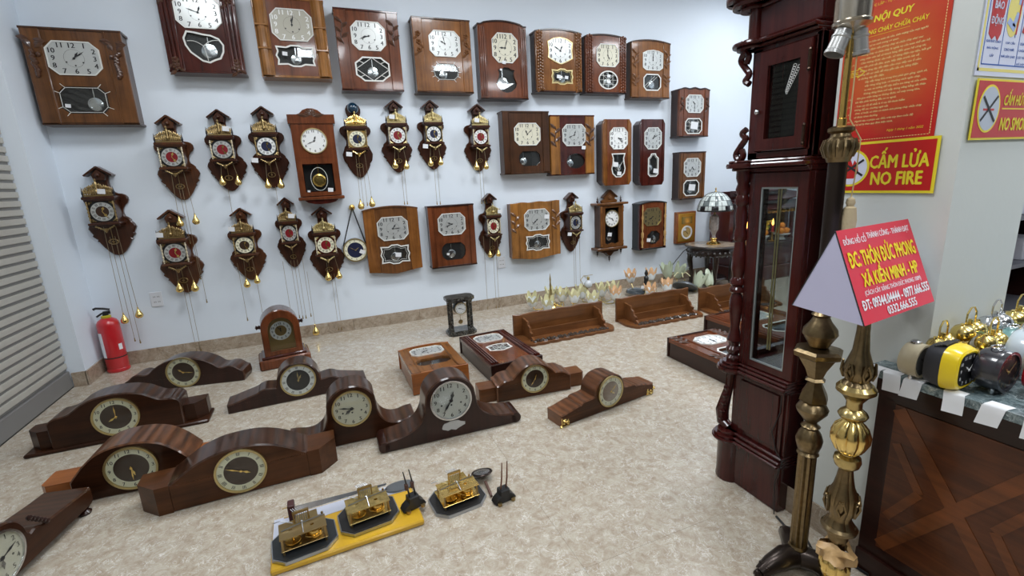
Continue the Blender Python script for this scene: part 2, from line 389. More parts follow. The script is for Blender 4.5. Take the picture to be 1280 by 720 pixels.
# skirting: bar plus separate stone pieces
def skirt_x(name, x0, x1, yw, z1=0.105, th=0.012):
    o = struct(MB().box(x0, x1, yw-0.004, yw, 0, z1-0.003).build(name, M_grout, smooth=0))
    x = x0
    while x < x1-0.01:
        e = min(x+0.6, x1); m = MB(); m.bbox(x+0.0008, e-0.0008, yw-th, yw-0.004, 0.0, z1, 0.0015); m.build('skirting_tile', M_skirt, o, smooth=0); x = e
    return o
def skirt_y(name, xw, y0, y1, sgn, z1=0.105, th=0.012):
    o = struct(MB().box(min(xw, xw+sgn*0.004), max(xw, xw+sgn*0.004), y0, y1, 0, z1-0.003).build(name, M_grout, smooth=0))
    y = y0
    while y < y1-0.01:
        e = min(y+0.6, y1); a, b = sorted((xw+sgn*0.004, xw+sgn*th)); MB().box(a, b, y+0.0008, e-0.0008, 0.0, z1).build('skirting_tile', M_skirt, o, smooth=0); y = e
    return o
skirt_x('baseboard_back', XL+0.012, XR, W)
skirt_y('baseboard_left', XL, 3.963, W-0.012, 1)
skirt_x('baseboard_left_return', XS+0.012, XL+0.012, 3.975)
skirt_y('baseboard_right', XR, YB, W-0.012, -1)
# roller shutter : slats
door = struct(MB().box(XS-0.03, XS-0.022, YB+0.3, 3.97, 0.0, 2.7).build('door_1', M_shutter_rail, smooth=0))
def slat_mesh():
    m = MB()
    prof = [(-0.012, 0.0), (0.002, 0.0), (0.002, 0.017), (0.011, 0.0195), (0.012, 0.022), (0.012, 0.051), (0.011, 0.0535), (0.002, 0.055), (-0.012, 0.055)]
    n = len(prof); y0, y1 = -2.9, 3.968
    vs = [(x, y0, z) for x, z in prof]+[(x, y1, z) for x, z in prof]
    fs = [(i, (i+1) % n, n+(i+1) % n, n+i) for i in range(n)] + [tuple(range(n)), tuple(range(2*n-1, n-1, -1))]
    m.add(vs, fs); m.mi = [1 if i in (1,) else 0 for i in range(len(fs))]; return m.mesh('slat', [M_shutter, mat('shutter_joint_shade_grey', (0.20, 0.195, 0.185), 0.5)], 15)  # darker grey of the hinge section also holds the groove's shade
SM = slat_mesh()
z = 0.125
while z < 2.65: link('slat', SM, door, (XS-0.010, 0, z)); z += 0.055
m = MB(); m.bbox(-2.9, 3.968, -0.016, 0.014, 0.004, 0.122, 0.004, M=Matrix.Translation((XS-0.008,0,0)) @ Matrix.Rotation(PI/2, 4, 'Z')); m.build('bottom_rail', M_shutter_rail, door)
MB().box(XS-0.022, XS+0.008, -2.9, 3.968, 0.0, 0.006).build('rubber_seal', M_black, door, smooth=0)

# pillar with the notices
PX0, PX1, PY0, PY1 = 1.475, 1.83, 0.685, 1.005
struct(MB().box(PX0, PX1, PY0, PY1, 0, CEIL).build('wall_pillar', M_pillar, smooth=0))
skirt_y('baseboard_pillar', PX0, PY0, PY1+0.03, -1, 0.10, 0.010)
skirt_x('baseboard_pillar_front', PX0-0.010, PX1, PY0, 0.10, 0.010)
PLAB = ['above the mantel clocks by the shutter', 'above the face-up clocks', 'above the chestnut shelves', 'behind the pillar on the way to the altar', 'straight above the clock movements', 'above the alarm clock cabinet', 'near the shopfront on the shutter side', 'in the middle near the shopfront', 'near the shopfront on the right', 'above the red altar, added to brighten it']
for (x, y), lab in zip(PANELS, PLAB):
    t = thing('ceiling_light', 'square white LED ceiling panel ' + lab, 'ceiling light', (x, y, CEIL-0.028), 0, 'ceiling light panels')
    MB().ring([(-.33,-.33),(.33,-.33),(.33,.33),(-.33,.33)], [(-.30,-.30),(.30,-.30),(.30,.30),(-.30,.30)], 0.0, 0.028, M=Matrix.Rotation(-PI/2, 4, 'X') @ Matrix.Scale(-1, 4, (0,1,0))).build('frame', M_white, t, smooth=0)
    MB().box(-.30, .30, -.30, .30, 0.004, 0.02).build('diffuser', mat('led_diffuser', (0.9,0.9,0.9), 0.5, emit=(0.93,0.97,1,5)), t, smooth=0)

# ------------------------------------------------------------------ dials
def shape(kind, cx, cz, hw, hh, n=28):
    """closed outlines in the x-z plane, centred, half sizes hw, hh"""
    if kind == 'oct': k = 0.44; u = [(-1+k*hh/hw,-1),(1-k*hh/hw,-1),(1,-1+k),(1,1-k),(1-k*hh/hw,1),(-1+k*hh/hw,1),(-1,1-k),(-1,-1+k)]
    elif kind == 'square': u = [(-1,-1),(1,-1),(1,1),(-1,1)]
    elif kind == 'ovalhex': u = [(-.62,-1),(.62,-1),(.93,-.55),(1,0),(.93,.55),(.62,1),(-.62,1),(-.93,.55),(-1,0),(-.93,-.55)]
    elif kind == 'vdial': u = [(-.55,-.8),(-.1,-1),(.1,-1),(.55,-.8),(1,-.55),(.94,0),(1,.65),(.55,.9),(0,1),(-.55,.9),(-1,.65),(-.94,0),(-1,-.55)]
    elif kind == 'archdial': u = [(-.7,-1),(.7,-1),(1,-.75),(1,.7),(.6,.9),(0,1),(-.6,.9),(-1,.7),(-1,-.75)]
    elif kind == 'oct2': u = [(-.55,-1),(.55,-1),(.75,-.75),(1,-.5),(1,.5),(.75,.75),(.55,1),(-.55,1),(-.75,.75),(-1,.5),(-1,-.5),(-.75,-.75)]
    elif kind == 'fancy': u = [(-.95,-.85),(-.45,-.8),(-.2,-1),(.2,-1),(.45,-.8),(.95,-.85),(.9,-.4),(1,0),(.9,.4),(.95,.85),(.45,.8),(.2,1),(-.2,1),(-.45,.8),(-.95,.85),(-.9,.4),(-1,0),(-.9,-.4)]
    elif kind == 'shield': u = [(-.2,-.9),(.15,-1),(.45,-.82),(.75,-.7),(.95,-.25),(1,.2),(.8,.6),(.4,.8),(0,.85),(-.4,.95),(-.8,1),(-1,.55),(-.95,.1),(-.75,-.35),(-.45,-.65)]
    elif kind == 'vase': u = [(-.45,-.9),(0,-1),(.45,-.9),(.9,-.55),(1,-.25),(.75,.25),(.7,.55),(.8,.8),(.45,.85),(.2,1),(-.2,1),(-.45,.85),(-.8,.8),(-.7,.55),(-.75,.25),(-1,-.25),(-.9,-.55)]
    elif kind == 'vase2': u = [(-.35,-1),(.35,-1),(.85,-.7),(1,-.3),(.85,.1),(.75,.55),(.95,.95),(-.95,.95),(-.75,.55),(-.85,.1),(-1,-.3),(-.85,-.7)]
    elif kind == 'archwin': u = [(-.6,-1),(.6,-1),(1,-.8),(1,.6),(.55,.8),(.4,1),(-.4,1),(-.55,.8),(-1,.6),(-1,-.8)]
    elif kind == 'cloud':
        u = []
        for i in range(32):
            t = 2*PI*i/32; r = 0.90+0.10*abs(math.sin(4*t)); u.append((r*math.cos(t), r*math.sin(t)))
    else: u = [(math.cos(2*PI*i/n), math.sin(2*PI*i/n)) for i in range(n)]
    return [(cx+a*hw, cz+b*hh) for a, b in u]
def hands(dial, cx, cz, y, L, hour, minute, m=None, gothic=False):
    m = m or M_ink
    for nm, k, l, wd in (('minute_hand', minute/60, L, 0.045), ('hour_hand', (hour % 12+minute/60)/12, L*0.66, 0.075)):
        a = 2*PI*k; dx, dz = math.sin(a), math.cos(a); q = MB(); px_, pz_ = dz, -dx; y_ = y-(0.0015 if nm[0] == 'm' else 0.0005)
        wd *= L*(1.6 if gothic else 1.2)
        pts = [(-0.18*l, 0.4*wd), (0.30*l, 0.45*wd), (0.60*l, 1.1*wd), (0.75*l, 0.5*wd), (l, 0.06*wd)]
        poly = [(cx+dx*s+px_*t, cz+dz*s+pz_*t) for s, t in pts] + [(cx+dx*s-px_*t, cz+dz*s-pz_*t) for s, t in reversed(pts)]
        q.prism(poly, y_, y_-0.001); q.lathe([(wd*1.1, 0), (wd*1.1, 0.002)], 8, M=Matrix.Translation((cx, y_, cz)) @ Matrix.Rotation(PI/2, 4, 'X'))
        q.build(nm, m, dial, smooth=0)
def numerals(mb, cx, cz, y, hw, hh, h, kind='rect', roman=False, bold=0.032):
    for i in range(1, 13):
        a = 2*PI*i/12; s, c = math.sin(a), math.cos(a)
        if kind == 'rect':
            k = 1/max(abs(s)/1.0, abs(c)/1.0); k = min(k, 1.17); x = cx+s*k*hw; z = cz+c*k*hh
        else: x = cx+s*hw; z = cz+c*hh
        if roman:
            n = (1,2,3,3,2,3,3,4,3,2,3,3)[i-1]
            for j in range(n):
                o = (j-(n-1)/2)*h*0.30; p = Vector((cx+s*(hw-h*.5)+c*o, cz+c*(hh-h*.5)-s*o)); q = Vector((cx+s*(hw+h*.5)+c*o*1.2, cz+c*(hh+h*.5)-s*o*1.2))
                d = (q-p).normalized(); nn = Vector((-d.y, d.x))*h*0.075
                mb.add([(v.x, y, v.y) for v in (p-nn, q-nn, q+nn, p+nn)], [(0,1,2,3)])
        else: put_text(mb, str(i), x, z, y, h=h, bold=bold)
CUT = M_ink
def carving(mb, cx, cz, w_, h, y, kind, rnd):
    """raised fruit-and-leaf carving"""
    if kind == 'grape':
        for i in range(16):
            r = i/16; k = int((1-r)*3)+1; mb.ball((cx+rnd.uniform(-.28,.28)*w_*(1.1-r), y, cz+h*(0.12-0.52*r)), w_*0.165, 7, 5)
        for s in (-1, 1):
            for j in range(3): leaf(mb, cx+s*w_*0.1, cz+h*(0.18+0.09*j), s*(0.6+0.5*j)+0.2, w_*0.62, w_*0.24, y)
    elif kind == 'flower':
        for j in range(3):
            zc = cz+h*(0.26-0.27*j)
            for k in range(5): a = 2*PI*k/5+j; mb.ball((cx+math.cos(a)*w_*.17, y, zc+math.sin(a)*w_*.17), w_*0.15, 6, 4, 0.8)
            leaf(mb, cx, zc-w_*.2, 2.2*(1 if j % 2 else -1), w_*0.6, w_*0.2, y)
    else:
        for j in range(5):
            s = 1 if j % 2 else -1; leaf(mb, cx-s*w_*.05, cz+h*(0.36-0.17*j), s*0.9, w_*0.75, w_*0.22, y)
        mb.tube([(cx+math.sin(t*1.4)*w_*.12, y, cz+h*(0.45-0.16*t)) for t in range(6)], w_*0.05, 5)
def leaf(mb, x, z, ang, l, wd, y):
    l *= 1.15; wd *= 1.5
    dx, dz = math.sin(ang), math.cos(ang); px_, pz_ = dz, -dx
    pts = [(0,0), (.3,.8), (.55,1), (.8,.6), (1,0), (.8,-.6), (.55,-1), (.3,-.8)]
    vs = [(x+dx*l*a+px_*wd*b*.5, y, z+dz*l*a+pz_*wd*b*.5) for a, b in pts]
    mb.add(vs+[(x+dx*l*.5, y-0.011, z+dz*l*.5)], [(i, (i+1) % 8, 8) for i in range(8)])

def box_clock(x0, x1, z0, z1, d, label, case=None, panel=None, colm=None, colw=0.17, top='flat', bottom='flat', coltype='plain',
              carve=None, dial=(.5,.67,.54,.34,'oct'), dialm=None, time=(10, 10), win=(.5,.27,.5,.27,'oct','rays'), frm=None, bob=0.0, dot=False,
              num='arabic', tagpos=None, cut=0, group=None, root=None, M=None, rect=True, carvepos=((.62,.3),)):
    wd = x1-x0; h = z1-z0; case = case or W_dkwal; panel = panel or W_walnut; colm = colm or panel
    rnd = random.Random(int(abs(x0)*1000)+5)
    t = root or thing('wall_clock', label, 'clock', ((x0+x1)/2, W, z0))
    a, b = -wd/2, wd/2; cw = wd*colw
    def edge_top(u):
        s = u*2-1
        if top == 'arch': return h*(1-0.055*(s*s)) if abs(s) < .78 else h*0.945
        if top == 'softarch': return h*(1-0.045*s*s)
        if top == 'scallop': return h*(0.985-0.02*s*s+0.012*math.cos(s*PI*3))
        if top == 'wavy': return h*(0.988+0.008*math.sin(s*9))
        return h
    def edge_bot(u):
        s = u*2-1
        if bottom == 'wavy': return -0.010*math.cos(s*PI*1.0)+0.010*abs(s)
        if bottom == 'cut': return h*0.02
        return 0
    N = 16
    def outline(u0, u1, ext=0.0, cc=0):
        us = [u0+(u1-u0)*i/N for i in range(N+1)]
        lo = [(a+wd*u, edge_bot(u)-ext) for u in us]; up = [(a+wd*u, edge_top(u)+ext) for u in reversed(us)]
        if cc:
            lo = [(x, z+max(0, cc-(x-(a+wd*u0)), cc-((a+wd*u1)-x))) for x, z in lo]; up = [(x, z-max(0, cc-(x-(a+wd*u0)), cc-((a+wd*u1)-x))) for x, z in up]
        return lo+up
    cc = cut*wd
    MB().prism(outline(0.012, 0.988, -0.004, cc), -0.001, -(d-0.022), 0.003).build('case', case, t)
    fm = MB(); 
    u0, u1 = (colw, 1-colw)
    wu, wv, ww, wh, wk, ws = win; wc = (a+wd*wu, h*wv); hole = shape(wk, wc[0], wc[1], ww*wd/2, wh*h/2)
    fm.prism(outline(u0-0.004, u1+0.004, 0, 0), -(d-0.020), -d, 0.003, holes=(hole,)); fm.build('door', panel, t)
    for s in (0, 1):
        m = MB(); c0, c1 = (0, colw) if s == 0 else (1-colw, 1); yf = -(d+0.008)
        m.prism(outline(c0, c1, 0, cc if cut else 0) if not cut else [(p[0], p[1]) for p in colpoly(a, b, wd, h, c0, c1, cc)], -(d-0.022), yf+0.002, 0.004)
        xa, xb = a+wd*c0, a+wd*c1; mid = (xa+xb)/2
        zb, zt = edge_bot((c0+c1)/2)+0.004, min(edge_top(c0+0.01), edge_top(c1-0.01))-0.004
        if coltype == 'fluted':
            for k in range(3):
                xc = xa+cw*(0.25+0.27*k); m.tube([(xc, yf, zb+0.02), (xc, yf, zt-0.02)], cw*0.12, 8)
        elif coltype == 'stepped':
            for k in range(2): m.box(xa+cw*(.2+.35*k), xa+cw*(.4+.35*k), yf-.003, yf+.002, zb+.006, zt-.006)
        elif coltype == 'notched':
            m.tube([(mid, yf+.006, zb+0.004), (mid, yf+.006, zt-0.004)], cw*0.42, 10)
            for k in (.33, .62): m.bbox(xa+cw*.02, xb-cw*.02, yf-.008-cw*.3, yf, zb+h*k, zb+h*k+.012, .003)
        elif coltype == 'hammered':
            for k in range(int(h/0.028)):
                for j in range(3): m.ball((xa+cw*(.22+.28*j), yf, zb+.02+k*.027+.009*(j % 2)), 0.011, 6, 4, 1.3)
        else:
            m.box(xa+cw*.88 if s == 0 else xa+cw*.04, xa+cw*.96 if s == 0 else xa+cw*.12, yf-.003, yf+.002, zb+.004, zt-.004)
        m.build('side_column', colm, t)
        if carve:
            for (cv, ch) in carvepos:
                m = MB(); carving(m, mid, h*cv, cw*0.9, h*ch, yf-0.003, carve, rnd); m.build('carving', mat('carved_walnut', (0.075, 0.028, 0.012), 0.3, coat=0.6) if panel is not W_honey and panel is not W_amber else mat('carved_honey_walnut', (0.16, 0.062, 0.018), 0.3, coat=0.5), t)
    if top in ('flat', 'arch', 'scallop', 'softarch') and not cut:
        m = MB(); o = outline(-0.006, 1.006, 0.004); n = N+1; lo = [(x, z-0.014) for x, z in o[n:]]; m.prism(o[n:]+list(reversed(lo)), -0.002, -(d+0.008), 0.002); m.build('top_moulding', case, t)
        if bottom == 'flat': MB().bbox(a-0.003, b+0.003, -(d+0.006), -0.002, -0.002, 0.014, 0.003).build('base_moulding', case, t)
    # window
    yv = -(d-0.021)
    MB().prism(offset(hole, -0.004), yv, yv-0.0015).build('window_shade_plate', M_dark, t, smooth=0)  # black plate behind the door paints the shade inside the case
    bx = wc[0]+bob*wd; br = min(ww*wd, wh*h)*0.25
    m = MB(); m.lathe([(br, 0), (br, .003), (br*.8, .005), (br*.78, .003), (br*.3, .006)], 24, M=Matrix.Translation((bx, yv-.003, wc[1]-0.04*h)) @ Matrix.Rotation(PI/2, 4, 'X'))
    m.box(bx-.003, bx+.003, yv-.005, yv-.003, wc[1]-.04*h+br, wc[1]+wh*h*.46); m.build('pendulum', M_chrome, t)
    fr = MB(); yo, yi = -(d-0.001), -(d+0.003)
    if ws not in ('plain', 'rays'): fr.ring(offset(hole, -0.006), offset(hole, 0.005), yo, yi)
    rx, rz = ww*wd/2, wh*h/2; n = len(hole); sw = 0.0035
    if ws == 'rays':
        inner = shape(wk, wc[0], wc[1], rx*.92, rz*.90); 
        for i in range(n): fr.strip(inner[i], inner[(i+1) % n], sw*.8, yo, yi+.002); fr.strip(inner[i], (wc[0]+(hole[i][0]-wc[0])*1.16, wc[1]+(hole[i][1]-wc[1])*1.18), sw, yo, yi+.002)
    elif ws == 'bar':     # plain glass, no leading
        pass
    elif ws == 'diamond':
        top_, bo, le, ri = (wc[0], wc[1]+rz), (wc[0], wc[1]-rz), (wc[0]-rx, wc[1]), (wc[0]+rx, wc[1])
        for p, q in ((top_, le), (le, bo), (bo, ri), (ri, top_), ((wc[0]-rx*.8, wc[1]+rz*.7), (wc[0]-rx*.5, wc[1]+rz*.5)), ((wc[0]+rx*.5, wc[1]-rz*.5), (wc[0]+rx*.8, wc[1]-rz*.7)), ((wc[0]+rx*.8, wc[1]+rz*.7), (wc[0]+rx*.5, wc[1]+rz*.5)), ((wc[0]-rx*.5, wc[1]-rz*.5), (wc[0]-rx*.8, wc[1]-rz*.7))): fr.strip(p, q, sw*1.3, yo, yi+.002)
    elif ws == 'arcs':
        for k in range(3):
            aa = k*2.1+0.6; p0 = (wc[0]+rx*math.cos(aa)*.95, wc[1]+rz*math.sin(aa)*.9); prev = (wc[0]-rx*.05, wc[1]+rz*.1); 
            for j in range(1, 6):
                tt = j/5; q = (prev0x(wc[0]-rx*.05, p0[0], tt), wc[1]+rz*.1+(p0[1]-wc[1]-rz*.1)*tt+rz*.14*math.sin(PI*tt)); fr.strip(prev, q, sw, yo, yi+.002); prev = q
    elif ws == 'lattice':
        for k in (-.5, 0, .5):
            c = math.sqrt(max(0, 1-k*k))*.98; fr.strip((wc[0]+rx*k, wc[1]-rz*c), (wc[0]+rx*k, wc[1]+rz*c), sw*.7, yo, yi+.002); fr.strip((wc[0]-rx*c, wc[1]+rz*k), (wc[0]+rx*c, wc[1]+rz*k), sw*.7, yo, yi+.002)
        for s in (-1, 1): fr.strip((wc[0]-rx*.7, wc[1]-s*rz*.7), (wc[0]+rx*.7, wc[1]+s*rz*.7), sw*.7, yo, yi+.002)
    elif ws == 'slash':
        for k in (-.25, 0.1): fr.strip((wc[0]-rx*.75+rx*k, wc[1]-rz*.6), (wc[0]+rx*.55+rx*k, wc[1]+rz*.8), sw, yo, yi+.002)
    elif ws == 'curl':
        for s in (-1, 1):
            pr = (wc[0]+s*rx*.9, wc[1]+rz*.5)
            for j in range(1, 7): tt = j/6; q = (wc[0]+s*rx*(.9-1.0*math.sin(tt*1.2)), wc[1]+rz*(.5-.95*tt)); fr.strip(pr, q, sw, yo, yi+.002); pr = q
    elif ws == 'inner':
        inn = offset(hole, min(rx, rz)*.22)
        for i in range(n): fr.strip(inn[i], inn[(i+1) % n], sw*.7, yo, yi+.002)
    if fr.v: fr.build('window_frame', frm or M_whitefrm, t, smooth=0)
    MB().prism(offset(hole, -0.001), -(d-.010), -(d-.012)).build('window_pane', M_glass, t, smooth=0)
    # dial
    du, dv, dw, dh, dk = dial; dc = (a+wd*du, h*dv); hw, hh = dw*wd/2, dh*h/2; out = shape(dk, dc[0], dc[1], hw, hh)
    dl = MB().prism(out, -d+.001, -(d+.003)).build('dial', dialm or M_silver, t, smooth=0)
    MB().ring(offset(out, -0.006), offset(out, 0.001), -d+.001, -(d+.008)).build('bezel', frm if frm is M_gilt else M_whitefrm, t, smooth=0)
    nm = MB()
    k = .78 if dk != 'oct' else .80
    numerals(nm, dc[0], dc[1], -(d+.0036), hw*k, hh*k, hh*.31, 'rect' if dk in ('oct', 'square', 'archdial', 'oct2', 'vdial') else 'round')
    nm.build('numerals', M_white if dialm is M_beige else M_ink, dl, smooth=0)
    kk = min(hw, hh); r1 = MB(); cirO = shape('round', dc[0], dc[1], kk*.56, kk*.56, 32); cirI = shape('round', dc[0], dc[1], kk*.55, kk*.55, 32)
    r1.ring(cirO, cirI, -(d+.003), -(d+.0036))
    for (px_, pz_) in ((-.45, -.25), (.45, -.25), (0, -.45)): r1.lathe([(kk*.05, 0), (kk*.05, .001)], 8, M=Matrix.Translation((dc[0]+px_*kk, -(d+.003), dc[1]+pz_*kk)) @ Matrix.Rotation(PI/2, 4, 'X'))
    r1.build('winding_holes', M_ink, dl, smooth=0)
    hands(dl, dc[0], dc[1], -(d+.005), kk*.72, *time)
    if tagpos:
        for (tu, tv, sz) in tagpos: price_tag(t, a+wd*tu, -(d+.012), h*tv, sz)
    return t
def prev0x(a, b, t): return a+(b-a)*t
def colpoly(a, b, wd, h, c0, c1, cc):
    if c0 == 0: x0, x1 = a, a+wd*c1; return [(x0+cc*.6, 0), (x1, 0), (x1, h), (x0+cc*.6, h), (x0, h-cc), (x0, cc)]
    x0, x1 = a+wd*c0, b; return [(x0, 0), (x1-cc*.6, 0), (x1, cc), (x1, h-cc), (x1-cc*.6, h), (x0, h)]
def price_tag(parent, x, y, z, sz=.03, tilt=.1):
    m = MB(); m.prism([(-sz/2,-sz*.38),(sz/2,-sz*.38),(sz/2,sz*.38),(-sz/2,sz*.38)], .0, -.0008); 
    o = m.build('price_tag', M_paper, parent, (x, y, z), smooth=0, rot=(0.05, tilt, 0)); return o

box_clock(-1.622,-1.092,1.765,2.362,.13, 'wide brown walnut wall clock with carved grapes, highest and farthest left, beside the shutter', case=W_dkwal, panel=W_walnut, carve='grape', carvepos=((.70,.5),), colw=.19,
    dial=(.47,.70,.52,.33,'oct'), time=(1,9), win=(.47,.265,.50,.29,'oct','rays'), bob=.10, tagpos=((.30,.20,.03),))
box_clock(-.848,-.372,2.119,2.670,.13, 'glossy dark red mahogany wall clock with shield window, second in the top row', case=W_mahog, panel=W_mahog, coltype='fluted', colw=.2, carve='flower', carvepos=((.92,.16),(.10,.16)),
    dial=(.49,.72,.57,.36,'oct'), time=(12,48), win=(.50,.31,.50,.36,'shield','arcs'), bob=.05)
box_clock(-.267,.228,2.105,2.657,.13, 'wall clock with honey notched side columns and white-numbered beige dial, third in the top row', case=W_honey, panel=W_red, colm=W_honey, coltype='notched', colw=.19,
    dial=(.515,.67,.56,.38,'oct'), dialm=M_beige, time=(12,2), win=(.51,.28,.54,.26,'fancy','frame'), tagpos=((.36,.30,.035),))
box_clock(.295,.782,2.022,2.619,.13, 'reddish wall clock with a white diamond-latticed window, fourth in the top row', case=W_mahog, panel=W_red, colw=.185, carve='leaf', carvepos=((.70,.36),),
    dial=(.505,.685,.52,.34,'oct'), time=(8,42), win=(.52,.275,.53,.29,'oct2','diamond'))
box_clock(.897,1.394,2.019,2.601,.13, 'honey brown wall clock with white-rayed window and small carved flowers, fifth in top row', case=W_dkwal, panel=W_amber, colw=.17, coltype='stepped', carve='flower', carvepos=((.68,.40),),
    dial=(.535,.67,.52,.33,'oct'), time=(9,58), win=(.53,.29,.46,.23,'ovalhex','rays'), bob=-.05)
box_clock(1.468,1.928,1.977,2.627,.12, 'tall dark wall clock with arched top and vase-shaped black window, sixth in the top row', case=W_espresso, panel=W_red, coltype='fluted', colw=.15, top='arch',
    dial=(.54,.66,.51,.36,'oct'), dialm=M_cream, time=(9,3), win=(.55,.25,.44,.33,'vase','plain'), bob=-.08, tagpos=((.50,.475,.035),(.43,.38,.02)))
box_clock(2.016,2.498,2.045,2.592,.13, 'orange-brown wall clock with hammered side columns and gold-framed black window, in the top row', case=W_espresso, panel=W_amber, colw=.16, coltype='hammered', top='softarch', carve='flower', carvepos=((.86,.18),(.12,.18)),
    dial=(.525,.665,.52,.40,'vdial'), time=(12,50), win=(.56,.255,.46,.24,'fancy','inner'), frm=M_gilt, tagpos=((.47,.25,.04),(.64,.24,.035)))
box_clock(2.548,3.013,2.046,2.582,.12, 'reddish wall clock with fluted glossy columns and round latticed window, in the top row', case=W_espresso, panel=W_red, coltype='hammered', colw=.18, top='softarch',
    dial=(.535,.65,.53,.36,'oct'), dialm=M_cream, time=(5,0), win=(.55,.235,.46,.30,'round','lattice'), tagpos=((.55,.30,.035),(.55,.20,.035)))
box_clock(3.080,3.556,2.010,2.563,.12, 'brown wall clock with round diagonal-barred window, rightmost in the top row', case=W_dkwal, panel=W_amber, colw=.18, top='softarch', carve='leaf', carvepos=((.64,.34),(.28,.2)),
    dial=(.545,.66,.50,.33,'archdial'), time=(12,0), win=(.54,.28,.44,.27,'oct','slash'))
box_clock(3.684,4.099,1.621,2.129,.13, 'small brown wall clock high at the far right, tag in its round window', case=W_espresso, panel=W_red, colw=.16, top='scallop', bottom='flat', carve='flower', carvepos=((.68,.36),),
    dial=(.505,.67,.56,.34,'oct'), time=(10,30), win=(.50,.22,.54,.30,'oct','lattice'), tagpos=((.50,.23,.10),))
box_clock(3.726,4.080,.950,1.461,.13, 'small plain brown wall clock at the far right above the brass-faced one', case=W_espresso, panel=W_walnut, colw=.10,
    dial=(.47,.675,.64,.37,'oct'), time=(4,37), win=(.46,.24,.60,.32,'oct','frame'), tagpos=((.46,.25,.09),))
box_clock(1.655,2.131,1.310,1.872,.12, 'plain dark walnut wall clock with cream dial and clear six-sided window, second row', case=W_dkwal, panel=W_dkwal, colw=.15, colm=W_dkwal,
    dial=(.52,.64,.54,.34,'oct'), dialm=M_cream, time=(11,8), win=(.56,.245,.48,.24,'ovalhex','plain'), bob=-.13)
box_clock(2.154,2.646,1.279,1.841,.10, 'dark-centred wall clock between two honey side columns carved with leaves, second row', case=W_mahog, panel=W_mahog, colm=W_honey, colw=.21, carve='leaf', carvepos=((.63,.42),),
    dial=(.535,.675,.51,.345,'oct'), time=(12,42), win=(.57,.235,.42,.26,'round','plain'), bob=-.12, tagpos=((.74,.46,.045),))
box_clock(2.730,3.076,1.151,1.804,.13, 'narrow wall clock with amber sides and curled leading in its tall window, second row', case=W_espresso, panel=W_red, colm=W_amber, colw=.14, cut=.12,
    dial=(.545,.715,.60,.31,'oct'), dialm=M_white, time=(3,22), win=(.545,.31,.47,.36,'vase2','curl'), tagpos=((.42,.32,.06),(.55,.18,.05)))
box_clock(3.187,3.505,1.129,1.804,.13, 'narrow dark wall clock framed by a thin silver line, second row', case=W_espresso, panel=W_mahog, colw=.10, cut=.14,
    dial=(.51,.715,.66,.31,'oct'), time=(1,10), win=(.545,.31,.40,.34,'archwin','inner'), bob=-.1, tagpos=((.62,.22,.06),))
box_clock(.338,.812,.493,1.085,.07, 'honey-sided wall clock with a white-framed fancy window, right of the small round hanging clock', case=W_walnut, panel=W_walnut, colm=W_amber, colw=.21, top='softarch', bottom='wavy',
    dial=(.51,.67,.54,.33,'oct'), dialm=M_silver, time=(1,15), win=(.51,.28,.53,.28,'fancy','inner'), tagpos=((.56,.27,.05),))
box_clock(.896,1.329,.490,1.059,.10, 'plain red-brown wall clock with a dark pointed oval window and hanging key, bottom row', case=W_espresso, panel=W_red, colw=.12, colm=W_red,
    dial=(.495,.70,.57,.33,'oct'), time=(9,42), win=(.50,.255,.54,.28,'ovalhex','plain'), bob=-.05, tagpos=((.36,.22,.025),))
box_clock(1.700,2.234,.477,1.043,.10, 'orange walnut wall clock with leaf carvings and white-scrolled rectangular window, bottom row', case=W_walnut, panel=W_honey, colw=.17, top='wavy', bottom='wavy', carve='leaf', carvepos=((.62,.40),),
    dial=(.52,.68,.49,.35,'oct'), dialm=M_silver, time=(7,38), win=(.53,.28,.48,.27,'fancy','inner'), tagpos=((.72,.72,.055),))
t23 = box_clock(3.188,3.550,.434,.958,.13, 'dark-sided wall clock with turned gilt balusters flanking a gold dial, bottom row', case=M_black, panel=W_red, colw=.10, colm=W_mahog, top='softarch',
    dial=(.48,.68,.62,.35,'oct'), dialm=M_gilt, time=(7,40), win=(.55,.24,.52,.30,'cloud','plain'), frm=M_gilt, tagpos=((.33,.2,.05),))
for s in (.09, .93):
    m = MB(); pr = [(.004,0),(.012,.005),(.008,.02),(.014,.06),(.007,.1),(.015,.12),(.015,.16),(.006,.18),(.012,.22),(.008,.3),(.014,.33),(.006,.36),(.009,.42),(.003,.47)]
    m.lathe([(r, z*1.0) for r, z in pr], 10, ((s-.5)*.362, -.145, .025)); m.build('gilt_baluster', mat('turned_light_wood', (.50,.30,.11), .35, coat=.5), t23)
# silver line on the narrow dark clock is a brass-like inlay
# brass-faced little clock
t = thing('wall_clock', 'smallest square clock with a golden face, low at the far right beside the table lamp', 'clock', (3.913, W, .441))
MB().bbox(-.139,.139,-.05,-.001,0,.363,.004).build('case', W_orange, t)
MB().bbox(-.118,.118,-.056,-.049,.02,.343,.003).build('face_plate', mat('satin_gold_plate', (.56,.31,.05), .35, .7), t)
MB().box(-.075,.075,-.059,-.055,.225,.305).build('upper_window', mat('greenish_gold_window', (.20,.16,.04), .15, .4), t, smooth=0)
dl = MB(); dl.ring(shape('round',0,.125,.078,.078), shape('round',0,.125,.060,.060), -.056,-.064); dlo = dl.build('dial_ring', M_white, t, smooth=0)
dd = MB().prism(shape('round',0,.125,.060,.060), -.055,-.058).build('dial', mat('pale_gold_dial', (.62,.44,.17), .35, .3), t, smooth=0)
nm = MB(); numerals(nm, 0, .125, -.0585, .05, .05, .012, 'round', True); nm.build('numerals', M_ink, dd, smooth=0); hands(dd, 0, .125, -.060, .045, 4, 50)
price_tag(t, -.035, -.066, .16, .035)

